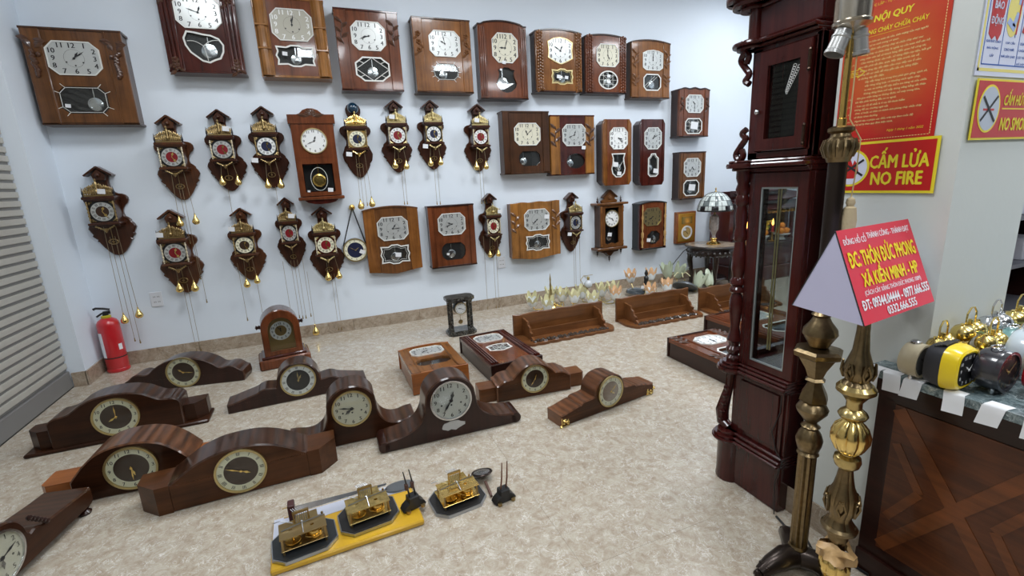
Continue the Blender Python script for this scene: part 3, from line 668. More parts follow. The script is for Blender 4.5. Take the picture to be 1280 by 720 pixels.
# tall wall regulator, row two
def inset_line(m, x0, x1, z0, z1, y, wdt):
    for p, q in (((x0,z0),(x1,z0)), ((x1,z0),(x1,z1)), ((x1,z1),(x0,z1)), ((x0,z1),(x0,z0))): m.strip(p, q, wdt, y+.002, y)
t = thing('regulator_clock', 'tall red-brown wall clock with round white dial and big brass pendulum disc', 'clock', (.031, W, 1.176))
wd, h, d = .316, .705, .12
m = MB(); m.ring([(-wd/2,.03),(wd/2,.03),(wd/2,h-.10),(-wd/2,h-.10)], [(-wd/2+.014,.044),(wd/2-.014,.044),(wd/2-.014,h-.114),(-wd/2+.014,h-.114)], -.001,-d); m.box(-wd/2+.01,wd/2-.01,-.012,-.001,.035,h-.105); m.build('case', W_mahog, t, smooth=0)
m = MB(); m.prism([(-wd/2,.03),(wd/2,.03),(wd/2,h-.10),(-wd/2,h-.10)], -d,-(d+.018),.003, holes=([(-wd/2+.045,.065),(wd/2-.045,.065),(wd/2-.045,.285),(-wd/2+.045,.285)],)); m.build('door', W_red, t)
MB().box(-wd/2+.05,wd/2-.05,-(d+.021),-(d+.016),.335,.58).build('dial_panel', W_red, t, smooth=0)
crest = [(-wd/2-.015,h-.115),(wd/2+.015,h-.115),(wd/2+.015,h-.045),(.09,h-.045),(.055,h-.012),(.02,h),(-.02,h),(-.055,h-.012),(-.09,h-.045),(-wd/2-.015,h-.045)]
MB().prism(crest, -.002, -(d+.028), .004).build('crest', W_red, t)
m = MB(); rn = random.Random(3)
for k in range(7): leaf(m, 0, h-.052, (k-3)*.42, .045, .02, -(d+.029))
for s in (-1,1): leaf(m, s*.01, h-.06, s*1.4, .08, .02, -(d+.029))
m.build('carving', mat('carved_walnut', (0.075, 0.028, 0.012), 0.3), t)
MB().bbox(-wd/2-.018,wd/2+.018,-(d+.03),-.002,.0,.026,.005).build('base_shelf', W_red, t)
MB().prism([(-.13,.0),(.13,.0),(.105,-.02),(.06,-.032),(0,-.036),(-.06,-.032),(-.105,-.02)], -.002,-(d+.012),.003).build('base_apron', W_mahog, t)
dl = MB().lathe([(.093,0),(.093,.006),(.002,.0062)], 36, M=Matrix.Translation((0,-(d+.018),.46)) @ Matrix.Rotation(PI/2,4,'X')).build('dial', M_white, t)
MB().ring(shape('round',0,.46,.098,.098,36), shape('round',0,.46,.091,.091,36), -(d+.018),-(d+.030)).build('bezel', M_gilt, t)
nm = MB(); numerals(nm,0,.46,-(d+.025),.075,.075,.018,'round'); nm.build('numerals', M_ink, dl, smooth=0); hands(dl,0,.46,-(d+.026),.062,12,41)
MB().box(-.11,.11,-.016,-.013,.07,.28).build('window_shade_plate', M_dark, t, smooth=0)  # black sheet stands in for shade in the case
m = MB(); m.lathe([(.001,.0),(.048,.002),(.052,.006),(.040,.009),(.036,.006),(.001,.008)], 28, M=Matrix.Translation((0,-.06,.155)) @ Matrix.Rotation(PI/2,4,'X')); m.box(-.003,.003,-.064,-.060,.2,.30); m.build('pendulum', M_brass, t)
MB().ring(shape('round',0,.165,.064,.092,30), shape('round',0,.165,.061,.089,30), -(d+.012),-(d+.015)).build('etched_oval', M_whitefrm, t, smooth=0)
MB().box(-.112,.112,-(d+.010),-(d+.008),.066,.284).build('window_pane', M_glass, t, smooth=0)
price_tag(t, .075, -(d+.022), .075, .04); price_tag(t, -.09, -(d+.022), .072, .02)

# small vienna clock bottom row
t = thing('vienna_clock', 'small brown clock with gabled pediment, white round dial and turned drop finials', 'clock', (2.85, W, .502))
wd, h, d = .29, .45, .10
m = MB(); m.ring([(-wd/2,0),(wd/2,0),(wd/2,h),(-wd/2,h)], [(-wd/2+.012,.012),(wd/2-.012,.012),(wd/2-.012,h-.012),(-wd/2+.012,h-.012)], -.001,-d); m.box(-wd/2+.01,wd/2-.01,-.012,-.001,.01,h-.01); m.build('case', W_dkwal, t, smooth=0)
m = MB(); m.prism([(-wd/2,0),(wd/2,0),(wd/2,h),(-wd/2,h)], -d,-(d+.014),.003, holes=([(-.085,.05),(-.05,.035),(0,.05),(.05,.035),(.085,.05),(.085,h-.03),(-.085,h-.03)],)); m.build('door', W_walnut, t)
MB().box(-wd/2+.013,wd/2-.013,-.016,-.013,.013,h-.013).build('window_shade_plate', M_dark, t, smooth=0)  # shade inside the case, put in as a black sheet
m = MB(); m.bbox(-.195,.195,-(d+.035),-.001,h,h+.022,.005); m.build('cornice', W_walnut, t)
m = MB(); m.prism([(-.09,h+.02),(.09,h+.02),(.10,h+.045),(.065,h+.06),(.075,h+.085),(.0,h+.145),(-.075,h+.085),(-.065,h+.06),(-.10,h+.045)], -.04,-.07,.004); m.lathe([(.022,0),(.022,.006),(.008,.01)],14,M=Matrix.Translation((0,-.07,h+.075)) @ Matrix.Rotation(PI/2,4,'X')); m.build('pediment', W_walnut, t)
m = MB(); 
for s in (-1,1): m.strip((s*.088,h+.078),(0,h+.15),.014,-.035,-.085)
m.build('gable_moulding', W_dkwal, t)
MB().bbox(-.19,.19,-(d+.03),-.001,-.028,0,.006).build('base_shelf', W_walnut, t)
MB().prism([(-.12,-.028),(.12,-.028),(.10,-.055),(.05,-.06),(.02,-.09),(0,-.105),(-.02,-.09),(-.05,-.06),(-.10,-.055)], -.002,-.08,.004).build('base_apron', W_dkwal, t)
FIN = [(.003,0),(.010,.008),(.013,.02),(.006,.032),(.010,.04),(.004,.05),(.002,.065)]
for s in (-1,1):
    MB().lathe(FIN, 10, (s*.145,-.06,h+.022)).build('finial', W_espresso, t)
    MB().lathe([(r,-z) for r,z in FIN], 10, (s*.15,-.06,-.028)).build('drop_finial', W_espresso, t)
    m = MB(); m.lathe([(.009,0),(.014,.01),(.010,.03),(.013,.05),(.009,.06),(.008,.36),(.013,.37),(.010,.39),(.014,.41),(.009,.43)], 10, (s*(wd/2-.012),-(d+.014),.01)); m.build('turned_column', W_amber, t)
MB().lathe([(r,-z) for r,z in FIN], 10, (0,-.06,-.10)).build('drop_finial', W_espresso, t)
dl = MB().lathe([(.086,0),(.086,.006),(.002,.0062)], 32, M=Matrix.Translation((0,-(d+.004),.305)) @ Matrix.Rotation(PI/2,4,'X')).build('dial', M_white, t)
MB().ring(shape('round',0,.305,.091,.091,32), shape('round',0,.305,.083,.083,32), -(d+.004),-(d+.018)).build('bezel', M_gilt, t)
nm = MB(); numerals(nm,0,.305,-(d+.011),.064,.064,.020,'round',True); nm.build('numerals', M_ink, dl, smooth=0); hands(dl,0,.305,-(d+.012),.055,4,48)
m = MB(); m.lathe([(.001,.0),(.032,.003),(.001,.006)], 24, M=Matrix.Translation((-.01,-.07,.10)) @ Matrix.Rotation(PI/2,4,'X')); m.box(-.013,-.007,-.072,-.070,.12,.26); m.build('pendulum', M_chrome, t)
price_tag(t, -.03, -(d+.016), .14, .05)

# round ship-style clock hung from a hook by two straps
t = thing('hanging_clock', 'small round black clock hanging from a brass hook by two straps', 'clock', (.245, W, .728))
Rm = Matrix.Rotation(PI/2,4,'X'); rr = .102
MB().lathe([(rr*.9,0),(rr,.01),(rr,.04),(rr*.93,.05),(rr*.3,.051)], 36, M=Rm).build('case', M_black, t)
m = MB(); m.ring(shape('round',0,0,rr*.90,rr*.90,36), shape('round',0,0,rr*.66,rr*.66,36), -.050,-.053); r_ = m.build('chapter_ring', M_lume, t, smooth=0)
nm = MB(); numerals(nm,0,0,-.0535,rr*.78,rr*.78,.012,'round',True); nm.build('numerals', M_ink, r_, smooth=0)
dd = MB().prism(shape('round',0,0,rr*.66,rr*.66,36), -.049,-.052).build('dial_centre', M_blue, t, smooth=0); hands(dd,0,0,-.054,.055,1,50,M_gilt)
MB().ring(shape('round',0,0,rr,rr,36), shape('round',0,0,rr*.91,rr*.91,36), -.045,-.058).build('bezel', M_gilt, t)
for s in (-1,1): MB().tube([(.016,-.03,.365),(s*.095,-.03,.04)], .005, 6).build('strap', M_espresso if False else M_black, t)
m = MB(); m.lathe([(.001,0),(.022,.006),(.026,.018),(.02,.03),(.001,.036)], 16, M=Matrix.Translation((.016,0,.365)) @ Rm); m.build('brass_hook', M_brass, t)
price_tag(t, .055, -.06, -.02, .045, .5)
# ------------------------------------------------------------------ small carved wall clocks with pear weights (unit height meshes)
def sym(half): return [(x, z) for x, z in half] + [(-x, z) for x, z in reversed(half) if x > 1e-6]
BOARD = sym([(0,0.0),(.035,.010),(.075,.045),(.115,.10),(.135,.135),(.150,.165),(.166,.172),(.158,.19),(.178,.21),(.200,.232),(.190,.252),(.208,.285),(.222,.315),(.210,.352),(.188,.38),(.188,.395),(.168,.42),
             (.140,.44),(.132,.47),(.133,.50),(.145,.535),(.165,.565),(.188,.585),(.203,.615),(.202,.65),(.185,.675),(.155,.690),(.120,.695),(.095,.71),(.075,.74),(.062,.79),(.060,.84),(.072,.90),(.0,.96)])
BOARD_G = sym([(x, z) for x, z in [(0,0.0),(.035,.010),(.075,.045),(.115,.10),(.135,.135),(.150,.165),(.150,.19),(.168,.21),(.185,.235),(.195,.285),(.200,.32),(.175,.38),(.160,.42),
             (.140,.44),(.132,.47),(.133,.50),(.145,.535),(.165,.565),(.188,.585),(.203,.615),(.202,.65),(.185,.675),(.155,.690),(.110,.70),(.075,.72),(.062,.77),(.075,.81),(.095,.86),(.098,.91),(.08,.95),(.045,.98),(.0,.99)]])
ZM = {}
def zmesh(key, fn, mats, smooth=35):
    if key not in ZM: m = MB(); fn(m); ZM[key] = m.mesh(key.split('|')[0], mats, smooth)
    return ZM[key]
def _crest(m):
    rn = random.Random(11); y = -.205
    for k in range(9):
        x = -.105+.21*k/8; m.ball((x, y, .705), .012, 6, 4)
    m.box(-.125,.125,y-.012,y+.03,.672,.690)
    for k in range(13):
        x = -.12+.24*k/12; m.lathe([(.004,0),(.008,.012),(.003,.022)], 6, (x, y-.01, .682))
    for s in (-1,1):
        for j,(x,h) in enumerate(((.116,.050),(.098,.070),(.080,.085),(.062,.095),(.042,.10),(.026,.11))):
            m.lathe([(.012,0),(.014,h*.3),(.007,h*.55),(.010,h*.7),(.008,h*.85),(.002,h)], 7, (s*x, y+rn.uniform(-.01,.01), .70))
            m.tube([(s*x,y,.70+h*.5),(s*(x-.015),y-.01,.70+h*.7),(s*(x-.028),y,.70+h*.62)], .0035, 5)
            m.tube([(s*(x+.006),y,.71),(s*(x+.018),y,.73+h*.3),(s*(x+.004),y,.735+h*.45)], .0035, 5)
        m.tube([(s*.115,y,.70),(s*.125,y,.725),(s*.105,y,.745),(s*.09,y,.73)], .004, 5)
    m.lathe([(.018,0),(.020,.03),(.012,.06),(.016,.09),(.012,.115),(.006,.125),(.011,.138),(.009,.152),(.001,.16)], 8, (0, y-.01, .70))
    m.ball((0,y-.02,.72),.022,8,5)
    m.tube([(-.03,y,.80),(-.012,y-.01,.815),(.012,y-.01,.80),(.03,y,.785)], .005, 5)
def _roof(m):
    for s in (-1,1):
        d = Vector((s*.118, -.085)); p0 = (0, .985); p1 = (s*.125, .892); m.strip(p0, p1, .018, .0, -.115)
def _neckbox(m): m.prism([(-.048,.84),(.048,.84),(.062,.90),(0,.965),(-.062,.90)], -.02,-.10,.004); m.ball((0,-.115,.90),.024,10,7)
def _hood(m):
    m.ring([(-.124,.385),(.124,.385),(.124,.64),(-.124,.64)], [(-.112,.395),(.112,.395),(.112,.63),(-.112,.63)], -.03, -.215)
    m.box(-.115,.115,-.195,-.185,.39,.635)
    m.bbox(-.146,.146,-.245,-.02,.637,.668,.006); m.bbox(-.136,.136,-.232,-.02,.622,.640,.004)
    m.bbox(-.142,.142,-.245,-.02,.360,.386,.006); m.bbox(-.125,.125,-.20,-.02,.338,.362,.004)
def _plate(m): m.prism(shape('square',0,.505,.111,.111), -.195,-.200)
def _ringd(m): m.ring(shape('round',0,.505,.103,.103,32), shape('round',0,.505,.060,.060,32), -.200,-.208)
def _cent(m): m.prism(shape('round',0,.505,.061,.061,32), -.200,-.206)
def _rom(m): numerals(m,0,.505,-.2085,.081,.081,.026,'round',True)
def _handz(m):
    for a,l in ((2.6,.075),(0.35,.055)):
        m.strip((0,.505),(math.sin(a)*l,.505+math.cos(a)*l),.007,-.209,-.212); m.lathe([(.013,0),(.013,.003)],8,M=Matrix.Translation((math.sin(a)*l*.6,-.209,.505+math.cos(a)*l*.6)) @ Matrix.Rotation(PI/2,4,'X'))
def _col(m):
    for k in range(11): m.ball((0,0,.398+.021*k), .0115 if k%2 else .008, 7, 5, 1.2)
def _colred(m): m.lathe([(.006,0),(.006,.24)],8,(0,0,.392))
def _fin(m): m.lathe([(.010,0),(.012,.008),(.006,.014),(.011,.03),(.009,.05),(.005,.075),(.001,.105)], 8)
def _apron(m):
    for k in range(9):
        x = -.08+.02*k; m.ball((x,0,.345-.012*(4-abs(k-4))),.011,6,4)
    m.lathe([(.001,0),(.012,.012),(.018,.03),(.022,.05)],8,(0,0,.272)); m.tube([(-.085,0,.352),(-.04,0,.325),(0,0,.30),(.04,0,.325),(.085,0,.352)],.006,5)
def _pend(m):
    n = 20; m.tube([(.042*math.cos(2*PI*i/n),0,.165+.028*math.sin(2*PI*i/n)) for i in range(n)], .006, 6, closed=True); m.tube([(0,0,.33),(0,0,.14)],.003,5); m.ball((0,-.004,.165),.014,8,5,.8)
def _orn(m):
    for sx in (-1,1):
        for sz in (-1,1): m.ball((sx*.098,-.202,.505+sz*.098),.016,6,4,.9); m.ball((sx*.080,-.202,.505+sz*.103),.008,6,4); m.ball((sx*.103,-.202,.505+sz*.080),.008,6,4)
def _pear(m): m.lathe([(.001,0),(.022,.004),(.036,.018),(.040,.034),(.036,.052),(.022,.080),(.011,.104),(.006,.122),(.008,.130),(.003,.136)], 16)
def zaandam(x, z, h, label, red=True, centre=None, ringm=None, weights=(), ropes=(), board=None, globe=None, tagu=None, plate=None, crestm=None, slim=1.0):
    t = thing('carved_wall_clock', label, 'clock', (x, W, z)); board = board or W_zaan; crestm = crestm or M_brassold
    def part(nm, fn, mt, par=None, loc=(0,0,0), sm=35, sc=None):
        par = par or t; k = nm+'|'+fn.__name__+'|'+(mt.name if not isinstance(mt, list) else mt[0].name)
        return link(nm, zmesh(k, fn, mt, sm), par, loc if par is not t else tuple(c*h for c in loc), None, (h*slim, h, h) if par is t else sc)
    bd = BOARD_G if globe else BOARD
    def _bd(m): m.prism(bd, -.006, -.045, .010)
    def _bdg(m): m.prism(bd, -.006, -.045, .010)
    part('backboard', _bdg if globe else _bd, board)
    if globe:
        def _gl(m): m.ball((0,-.07,.915),.075,14,9)
        part('globe', _gl, mat('dark_blue_globe', (0.006,0.03,0.06), .12, coat=1, var=.9, bscale=30))
    else: part('roof', _roof, board); part('gable', _neckbox, board)
    part('hood', _hood, board)
    p_ = part('dial_plate', _plate, plate or M_black)
    part('chapter_ring', _ringd, ringm or M_silver, p_); part('dial_centre', _cent, centre or M_red, p_)
    nm = part('numerals', _rom, M_ink, p_, sm=0); part('hands', _handz, M_brassbright, p_)
    part('dial_ornament', _orn, crestm)
    for s in (-1, 1):
        c = part('twisted_column', _col, M_brassold if not red else mat('ivory_and_brass_column', (0.62,0.54,0.38), .35, .3), loc=(s*.117*slim,-.222,0)); 
        part('finial', _fin, mat('dark_metal_spire',(.05,.05,.06),.3,.8), loc=(s*.138*slim,-.20,.668))
    part('crest', _crest, crestm); part('apron_ornament', _apron, crestm, loc=(0,-.225,0))
    part('pendulum', _pend, M_brassold, loc=(0,-.10,0))
    for (wx, wt, wb) in weights:
        k = (wt-wb)/.136
        link('pear_weight', zmesh('pear_weight', _pear, M_brassbright), t, (wx-x, -.10, wb-z), None, (k, k, k))
        MB().tube([(wx-x,-.10,wt-z-.003),(wx-x+(x-wx)*.25,-.10,.345*h)], .0018, 4).build('chain', M_rope, t)
    for (rx, zt, zb) in ropes:
        MB().tube([(rx-x,-.10,zt-z),(rx-x,-.10,zb-z+.03)], .0017, 4).build('chain', M_rope, t)
        MB().lathe([(.001,0),(.006,.006),(.003,.02),(.004,.03)], 6, (rx-x,-.10,zb-z)).build('chain_end', M_brassold, t)
    if tagu: price_tag(t, tagu[0]*h, -.245*h, tagu[1]*h, .045)
    return t
BC = M_blue; BK = M_brown
zaandam(-1.421,.854,.646,'carved wall clock hanging alone low at the far left beside the shutter', False, BK, M_silver, [(-1.457,.435,.348),(-1.362,.465,.377)], [(-1.425,1.0,.20),(-1.395,1.0,.18)], tagu=(.045,.72))
zaandam(-.944,1.230,.615,'carved wall clock with red dial, light board and long chains, leftmost in the second row', True, M_red, M_silver, [(-.984,1.122,1.034),(-.88,1.13,1.043)], [(-.945,1.35,.90),(-.925,1.35,.62)], board=W_zaan2)
zaandam(-.616,1.279,.608,'red-dialled carved wall clock with short weights, second from left in its row', True, M_red, M_silver, [(-.657,1.405,1.324),(-.552,1.405,1.319)], [(-.63,1.3,.98)], tagu=(.08,.745))
zaandam(-.315,1.288,.624,'carved wall clock with black dial centre beside the tall red-brown regulator', False, BC, M_white, [(-.35,1.37,1.284),(-.258,1.37,1.279)], [(-.3,1.3,.85)], tagu=(-.15,.34))
zaandam(.363,1.338,.613,'carved wall clock topped by a dark blue globe with bright gold crest', False, BC, M_lume, [(.331,1.165,1.074),(.425,1.18,1.088)], [(.355,1.45,1.10),(.385,1.45,1.10)], globe=True, crestm=M_brassbright, plate=M_brassold, tagu=(-.13,.31))
zaandam(.695,1.368,.603,'red-dialled carved wall clock just right of the blue globe clock', True, M_red, M_white, [(.654,1.49,1.4),(.748,1.48,1.39)], [(.70,1.4,1.09),(.725,1.4,1.09)], tagu=(-.06,.75), crestm=M_gilt, plate=M_mahg if False else W_mahog)
zaandam(1.009,1.383,.592,'carved wall clock with black centre and white chapter ring, under the honey rayed-window clock', False, BC, M_white, [(.964,1.495,1.41),(1.054,1.50,1.414)], [(.99,1.4,1.07),(1.02,1.4,1.07)], tagu=(-.15,.33), crestm=M_gilt)
zaandam(1.438,1.349,.599,'red-dialled carved wall clock under the tall arched clock, rightmost of the second-row carved ones', True, M_red, M_white, [(1.388,1.45,1.359),(1.481,1.45,1.363)], [(1.415,1.4,1.05),(1.445,1.4,1.05)], tagu=(-.06,.74), crestm=M_gilt, plate=W_mahog)
zaandam(-1.046,.516,.656,'red-dialled carved wall clock with light board, lower row above the wall socket', True, M_red, M_silver, [(-1.074,.627,.537),(-.975,.625,.53)], [(-1.05,.60,.04),(-1.02,.60,.04),(-.915,.9,.43)], board=W_zaan2, tagu=(-.10,.72))
zaandam(-.584,.559,.594,'carved wall clock with gold chapter ring and black centre above the arched bracket clock', False, BK, M_lume, [(-.618,.60,.514),(-.542,.62,.537)], [(-.66,.72,.24),(-.545,.60,.22)], tagu=(-.11,.73), board=W_zaan2)
zaandam(-.252,.627,.588,'slim red-dialled carved wall clock with five long chains, below the tall regulator', True, M_red, M_silver, [], [(-.335,.70,.25),(-.275,.70,.20),(-.25,.70,.19),(-.225,.70,.19),(-.185,.70,.20)], slim=.85, tagu=(.06,.74))
zaandam(.011,.480,.643,'red-dialled carved wall clock just left of the small round hanging clock', True, M_red, M_lume, [(-.005,.583,.492),(.083,.587,.498)], [(.02,.55,.04),(.045,.55,.04)], crestm=M_gilt, plate=W_mahog)
zaandam(1.510,.519,.631,'red-dialled carved wall clock between two box clocks in the bottom row', True, M_red, M_lume, [(1.467,.62,.537),(1.553,.62,.536)], [(1.41,.75,.02),(1.50,.6,.02),(1.53,.6,.02)], tagu=(.10,.72), crestm=M_gilt, plate=W_mahog, slim=.85)
zaandam(2.403,.488,.621,'black-dialled carved wall clock without weights, beside the orange walnut clock', False, BC, M_silver, [], [(2.39,.65,.06),(2.41,.65,.06),(2.46,.65,.06)], tagu=(-.14,.33), crestm=M_gilt, slim=.9)
# loose weight lying at the end of a chain by the skirting
t = tag(link('pear_weight', zmesh('pear_weight', _pear, M_brassbright)), 'single brass pear weight hanging just above the floor right of the arched bracket clock', 'clock weight'); t.location = (-.165, W-.10, .03); t.scale = (.75,)*3
MB().tube([(0,0,.135),(0,0,.75)], .0022, 4).build('chain', M_rope, t)
# ------------------------------------------------------------------ mantel clocks standing on the floor
def smooth_prof(pts, n=6):
    """Catmull-Rom through (x,z) points; a point with a third value is a sharp corner"""
    out = []; segs = []; cur = [pts[0][:2]]
    for p in pts[1:]:
        cur.append(p[:2])
        if len(p) > 2: segs.append(cur); cur = [p[:2]]
    if len(cur) > 1: segs.append(cur)
    for s in segs:
        for i in range(len(s)-1):
            p0, p1, p2, p3 = s[max(i-1,0)], s[i], s[i+1], s[min(i+2,len(s)-1)]
            if len(s) == 2: out += [p1]; continue
            for k in range(n):
                t = k/n; out.append(tuple(0.5*((2*p1[j])+(-p0[j]+p2[j])*t+(2*p0[j]-5*p1[j]+4*p2[j]-p3[j])*t*t+(-p0[j]+3*p1[j]-3*p2[j]+p3[j])*t*t*t) for j in (0,1)))
    out.append(pts[-1][:2]); return out
def outline_m(half):
    """half: centre top -> bottom right; mirrored to a closed outline"""
    r = smooth_prof(half); l = [(-x, z) for x, z in reversed(r) if x > 1e-5]
    return r + l
def mclock(label, mid, ang, d, half, dial, ringm, centm, face, topm, time=(10,10), num='arabic', handm=None, bezel=None, plinth=None, wings=None, winm=None, numm=None, dialkind='ring', bev=.006, name='mantel_clock'):
    a = math.radians(ang); fx, fy = math.sin(a), -math.cos(a)       # front normal
    t = thing(name, label, 'clock', (mid[0]-fx*d/2, mid[1]-fy*d/2, 0), a)
    yf, yb = -d/2, d/2; out = outline_m(half)
    zlow = min(p[1] for p in out)
    MB().prism(out, yb, yf, bev, 0, 1).build('case', [face, topm], t)
    if plinth:
        (pw, ph, pd) = plinth; m = MB(); m.bbox(-pw, pw, yf-pd, yb+.004, 0, ph, .006); m.build('plinth', face, t)
    if wings:
        for s in (-1, 1):
            (w0, w1, wh, inset, ch) = wings; m = MB(); M_ = Matrix.Rotation(0, 4, 'Z')
            pl = [(s*w0, yf+inset), (s*(w1-ch), yf+inset), (s*w1, yf+inset+ch), (s*w1, yb-.01), (s*w0, yb-.01)]
            vs = [(x, y, 0.0) for x, y in pl]+[(x, y, wh) for x, y in pl]; n = len(pl)
            m.add(vs, [(i, (i+1) % n, n+(i+1) % n, n+i) for i in range(n)]+[tuple(range(n)), tuple(range(2*n-1, n-1, -1))]); m.build('side_wing', winm or face, t, smooth=0)
    dz, r = dial; y = yf
    bz = MB(); bz.ring(shape('round',0,dz,r*1.07,r*1.07,40), shape('round',0,dz,r*.98,r*.98,40), y+.002, y-.010); bz.build('bezel', bezel or M_gilt, t)
    pos = MB()
    if dialkind == 'ring':
        c = MB().prism(shape('round',0,dz,r*.72,r*.72,36), y+.001, y-.003).build('dial_centre', centm, t, smooth=0)
        rg = MB().ring(shape('round',0,dz,r,r,40), shape('round',0,dz,r*.70,r*.70,40), y+.001, y-.004).build('chapter_ring', ringm, t, smooth=0)
        numerals(pos, 0, dz, y-.0045, r*.85, r*.85, r*(.17 if num != 'roman' else .16), 'round', num == 'roman', .02)
    else:
        c = rg = MB().prism(shape('round',0,dz,r,r,40), y+.001, y-.003).build('dial', ringm, t, smooth=0)
        numerals(pos, 0, dz, y-.0035, r*.80, r*.80, r*.21, 'round', False, .03)
        hl = MB()
        for (px_, pz_) in ((-.5,-.2),(.5,-.2),(0,-.25)): hl.lathe([(r*.05,0),(r*.05,.001)],8,M=Matrix.Translation((px_*r, y-.003, dz+pz_*r)) @ Matrix.Rotation(PI/2,4,'X'))
        hl.build('winding_holes', M_ink, c, smooth=0)
    pos.build('numerals', numm or M_ink, rg, smooth=0)
    hands(c, 0, dz, y-.006, r*.62 if dialkind == 'ring' else r*.72, time[0], time[1], handm or (M_brassbright if dialkind == 'ring' else M_ink), gothic=dialkind != 'ring')
    MB().lathe([(r*1.02,0),(r*1.02,.001)],36,M=Matrix.Translation((0,y-.008,dz)) @ Matrix.Rotation(PI/2,4,'X')).build('glass', M_glass, t, smooth=0)
    return t
# row by row, back to front
mclock('very dark mantel clock with humped shoulders and cream ring dial, nearest the back wall', (-.985,3.565), -12, .14,
    [(0,.205),(.07,.198),(.13,.178),(.18,.148),(.215,.118),(.245,.112),(.275,.118),(.31,.112),(.345,.085),(.365,.075,1),(.37,.03),(.36,0,1)],
    (.108,.098), M_lume, M_brown, W_espresso, W_top2, (10,16), 'roman')
mclock('large brown mantel clock with stepped wavy top and plinth, nearest the shutter', (-1.14,2.91), 0, .15,
    [(0,.262),(.07,.255),(.13,.235),(.17,.208),(.20,.190),(.230,.184),(.255,.182),(.278,.170),(.290,.155,1),(.290,0,1)],
    (.135,.098), M_lume, M_brown, W_mantel, W_top2, (8,0), 'arabic', plinth=(.405,.020,.010), wings=(.285,.395,.118,.025,.05))
mclock('arched mantel clock with dark face and orange box wings, left of the long low one', (-.90,2.315), -3, .17,
    [(0,.232),(.06,.226),(.12,.205),(.17,.165),(.205,.125),(.225,.100,1),(.225,0,1)],
    (.118,.093), M_lume, M_brown, W_mantel, W_top, (5,30), 'arabic', wings=(.22,.345,.092,.035,.02), winm=W_orange)
mclock('long low mantel clock with arched top, canted ends and roman ring dial, front row', (-.45,2.078), 1.5, .16,
    [(0,.218),(.07,.213),(.14,.192),(.20,.160),(.245,.130),(.262,.122,1),(.262,0,1)],
    (.112,.092), M_lume, M_brown, W_mantel2, W_top2, (3,49), 'roman', wings=(.258,.378,.122,.0,.07), winm=W_mantel2)
mclock('very dark mantel clock with white ring dial and low scrolled shoulders, below the bracket clock', (-.255,2.972), 2, .14,
    [(0,.238),(.045,.230),(.085,.205),(.112,.165),(.122,.125),(.128,.105,1),(.15,.108),(.185,.112),(.215,.103,1),(.235,.092),(.30,.075),(.36,.060),(.393,.055,1),(.393,0,1)],
    (.128,.094), M_white, M_ink, W_espresso, W_top2, (1,0), 'roman', handm=M_gilt)
mclock('drum-headed mantel clock with cream full dial and black spade hands, middle of the group', (.02,2.285), -1, .15,
    [(0,.305),(.045,.298),(.085,.273),(.112,.235),(.118,.19),(.122,.15),(.14,.105),(.175,.075),(.22,.066),(.27,.076),(.303,.078,1),(.312,.05),(.310,0,1)],
    (.190,.088), M_cream, M_cream, W_mantel, W_top2, (7,47), dialkind='full')
mclock('worn dark tambour mantel clock with large silver dial and black arabic numerals', (.48,2.105), -1.7, .145,
    [(0,.325),(.05,.317),(.092,.290),(.120,.25),(.130,.20),(.138,.155),(.165,.110),(.21,.080),(.27,.062),(.325,.055),(.342,.040,1),(.342,0,1)],
    (.205,.098), M_silver, M_silver, W_espresso, W_top2, (12,36), dialkind='full', bezel=M_chrome, name='mantel_clock_')
mclock('brown mantel clock with humped shoulders and light box wings, behind the silver-dialled tambour', (1.04,2.33), -5, .15,
    [(0,.205),(.04,.200),(.08,.180),(.115,.150),(.135,.130,1),(.16,.128),(.19,.122),(.215,.105),(.232,.10,1),(.232,0,1)],
    (.112,.080), M_lume, M_brown, W_mantel2, W_top, (12,36), 'arabic', wings=(.225,.33,.085,.03,.01), winm=wood('brown_mantel_wing', (0.06,0.022,0.008), (0.20,0.08,0.03), axis='x'))
m7 = [o for o in bpy.data.objects if o.name == 'mantel_clock_'][0]; m7.name = 'mantel_clock'
m = MB(); rn = random.Random(12); pts = [(.07*math.cos(2*PI*i/18)*rn.uniform(.75,1.05), .068+.026*math.sin(2*PI*i/18)*rn.uniform(.7,1.1)) for i in range(18)]; m.prism(pts, -.0720, -.0745); m.build('torn_silver_label', mat('torn_silver_foil', (.50,.52,.54), .3, .6, bump=1, bscale=60), m7, smooth=0)
for s in (-1,1): MB().lathe([(.026,0),(.027,.004),(.027,.141),(.026,.145)],16,M=Matrix.Translation((s*.340,.0725,.029)) @ Matrix.Rotation(PI/2,4,'X')).build('rolled_end', W_espresso, m7)
m9 = mclock('walnut mantel clock with stepped wings and brass corner mounts, nearest the open floor', (1.335,1.99), 8.7, .12,
    [(0,.200),(.045,.194),(.082,.172),(.102,.138),(.108,.105,1),(.135,.100),(.185,.097),(.20,.085,1),(.22,.085),(.30,.068),(.335,.064,1),(.335,0,1)],
    (.108,.082), M_lume, mat('brown_dial_centre', (.16,.075,.035), .35), W_mantel2, W_top, (4,8), 'arabic')
for s in (-1, 1):
    m = MB(); rn = random.Random(5)
    for k in range(6): leaf(m, s*(.325-.018*(k % 3)), .012+.015*(k//3), (k-2)*1.1, .022, .011, -.061)
    m.strip((s*.33,.004),(s*.33,.05),.003,-.060,-.063); m.strip((s*.33,.004),(s*.28,.004),.003,-.060,-.063); m.build('corner_mount', M_brassbright, m9)
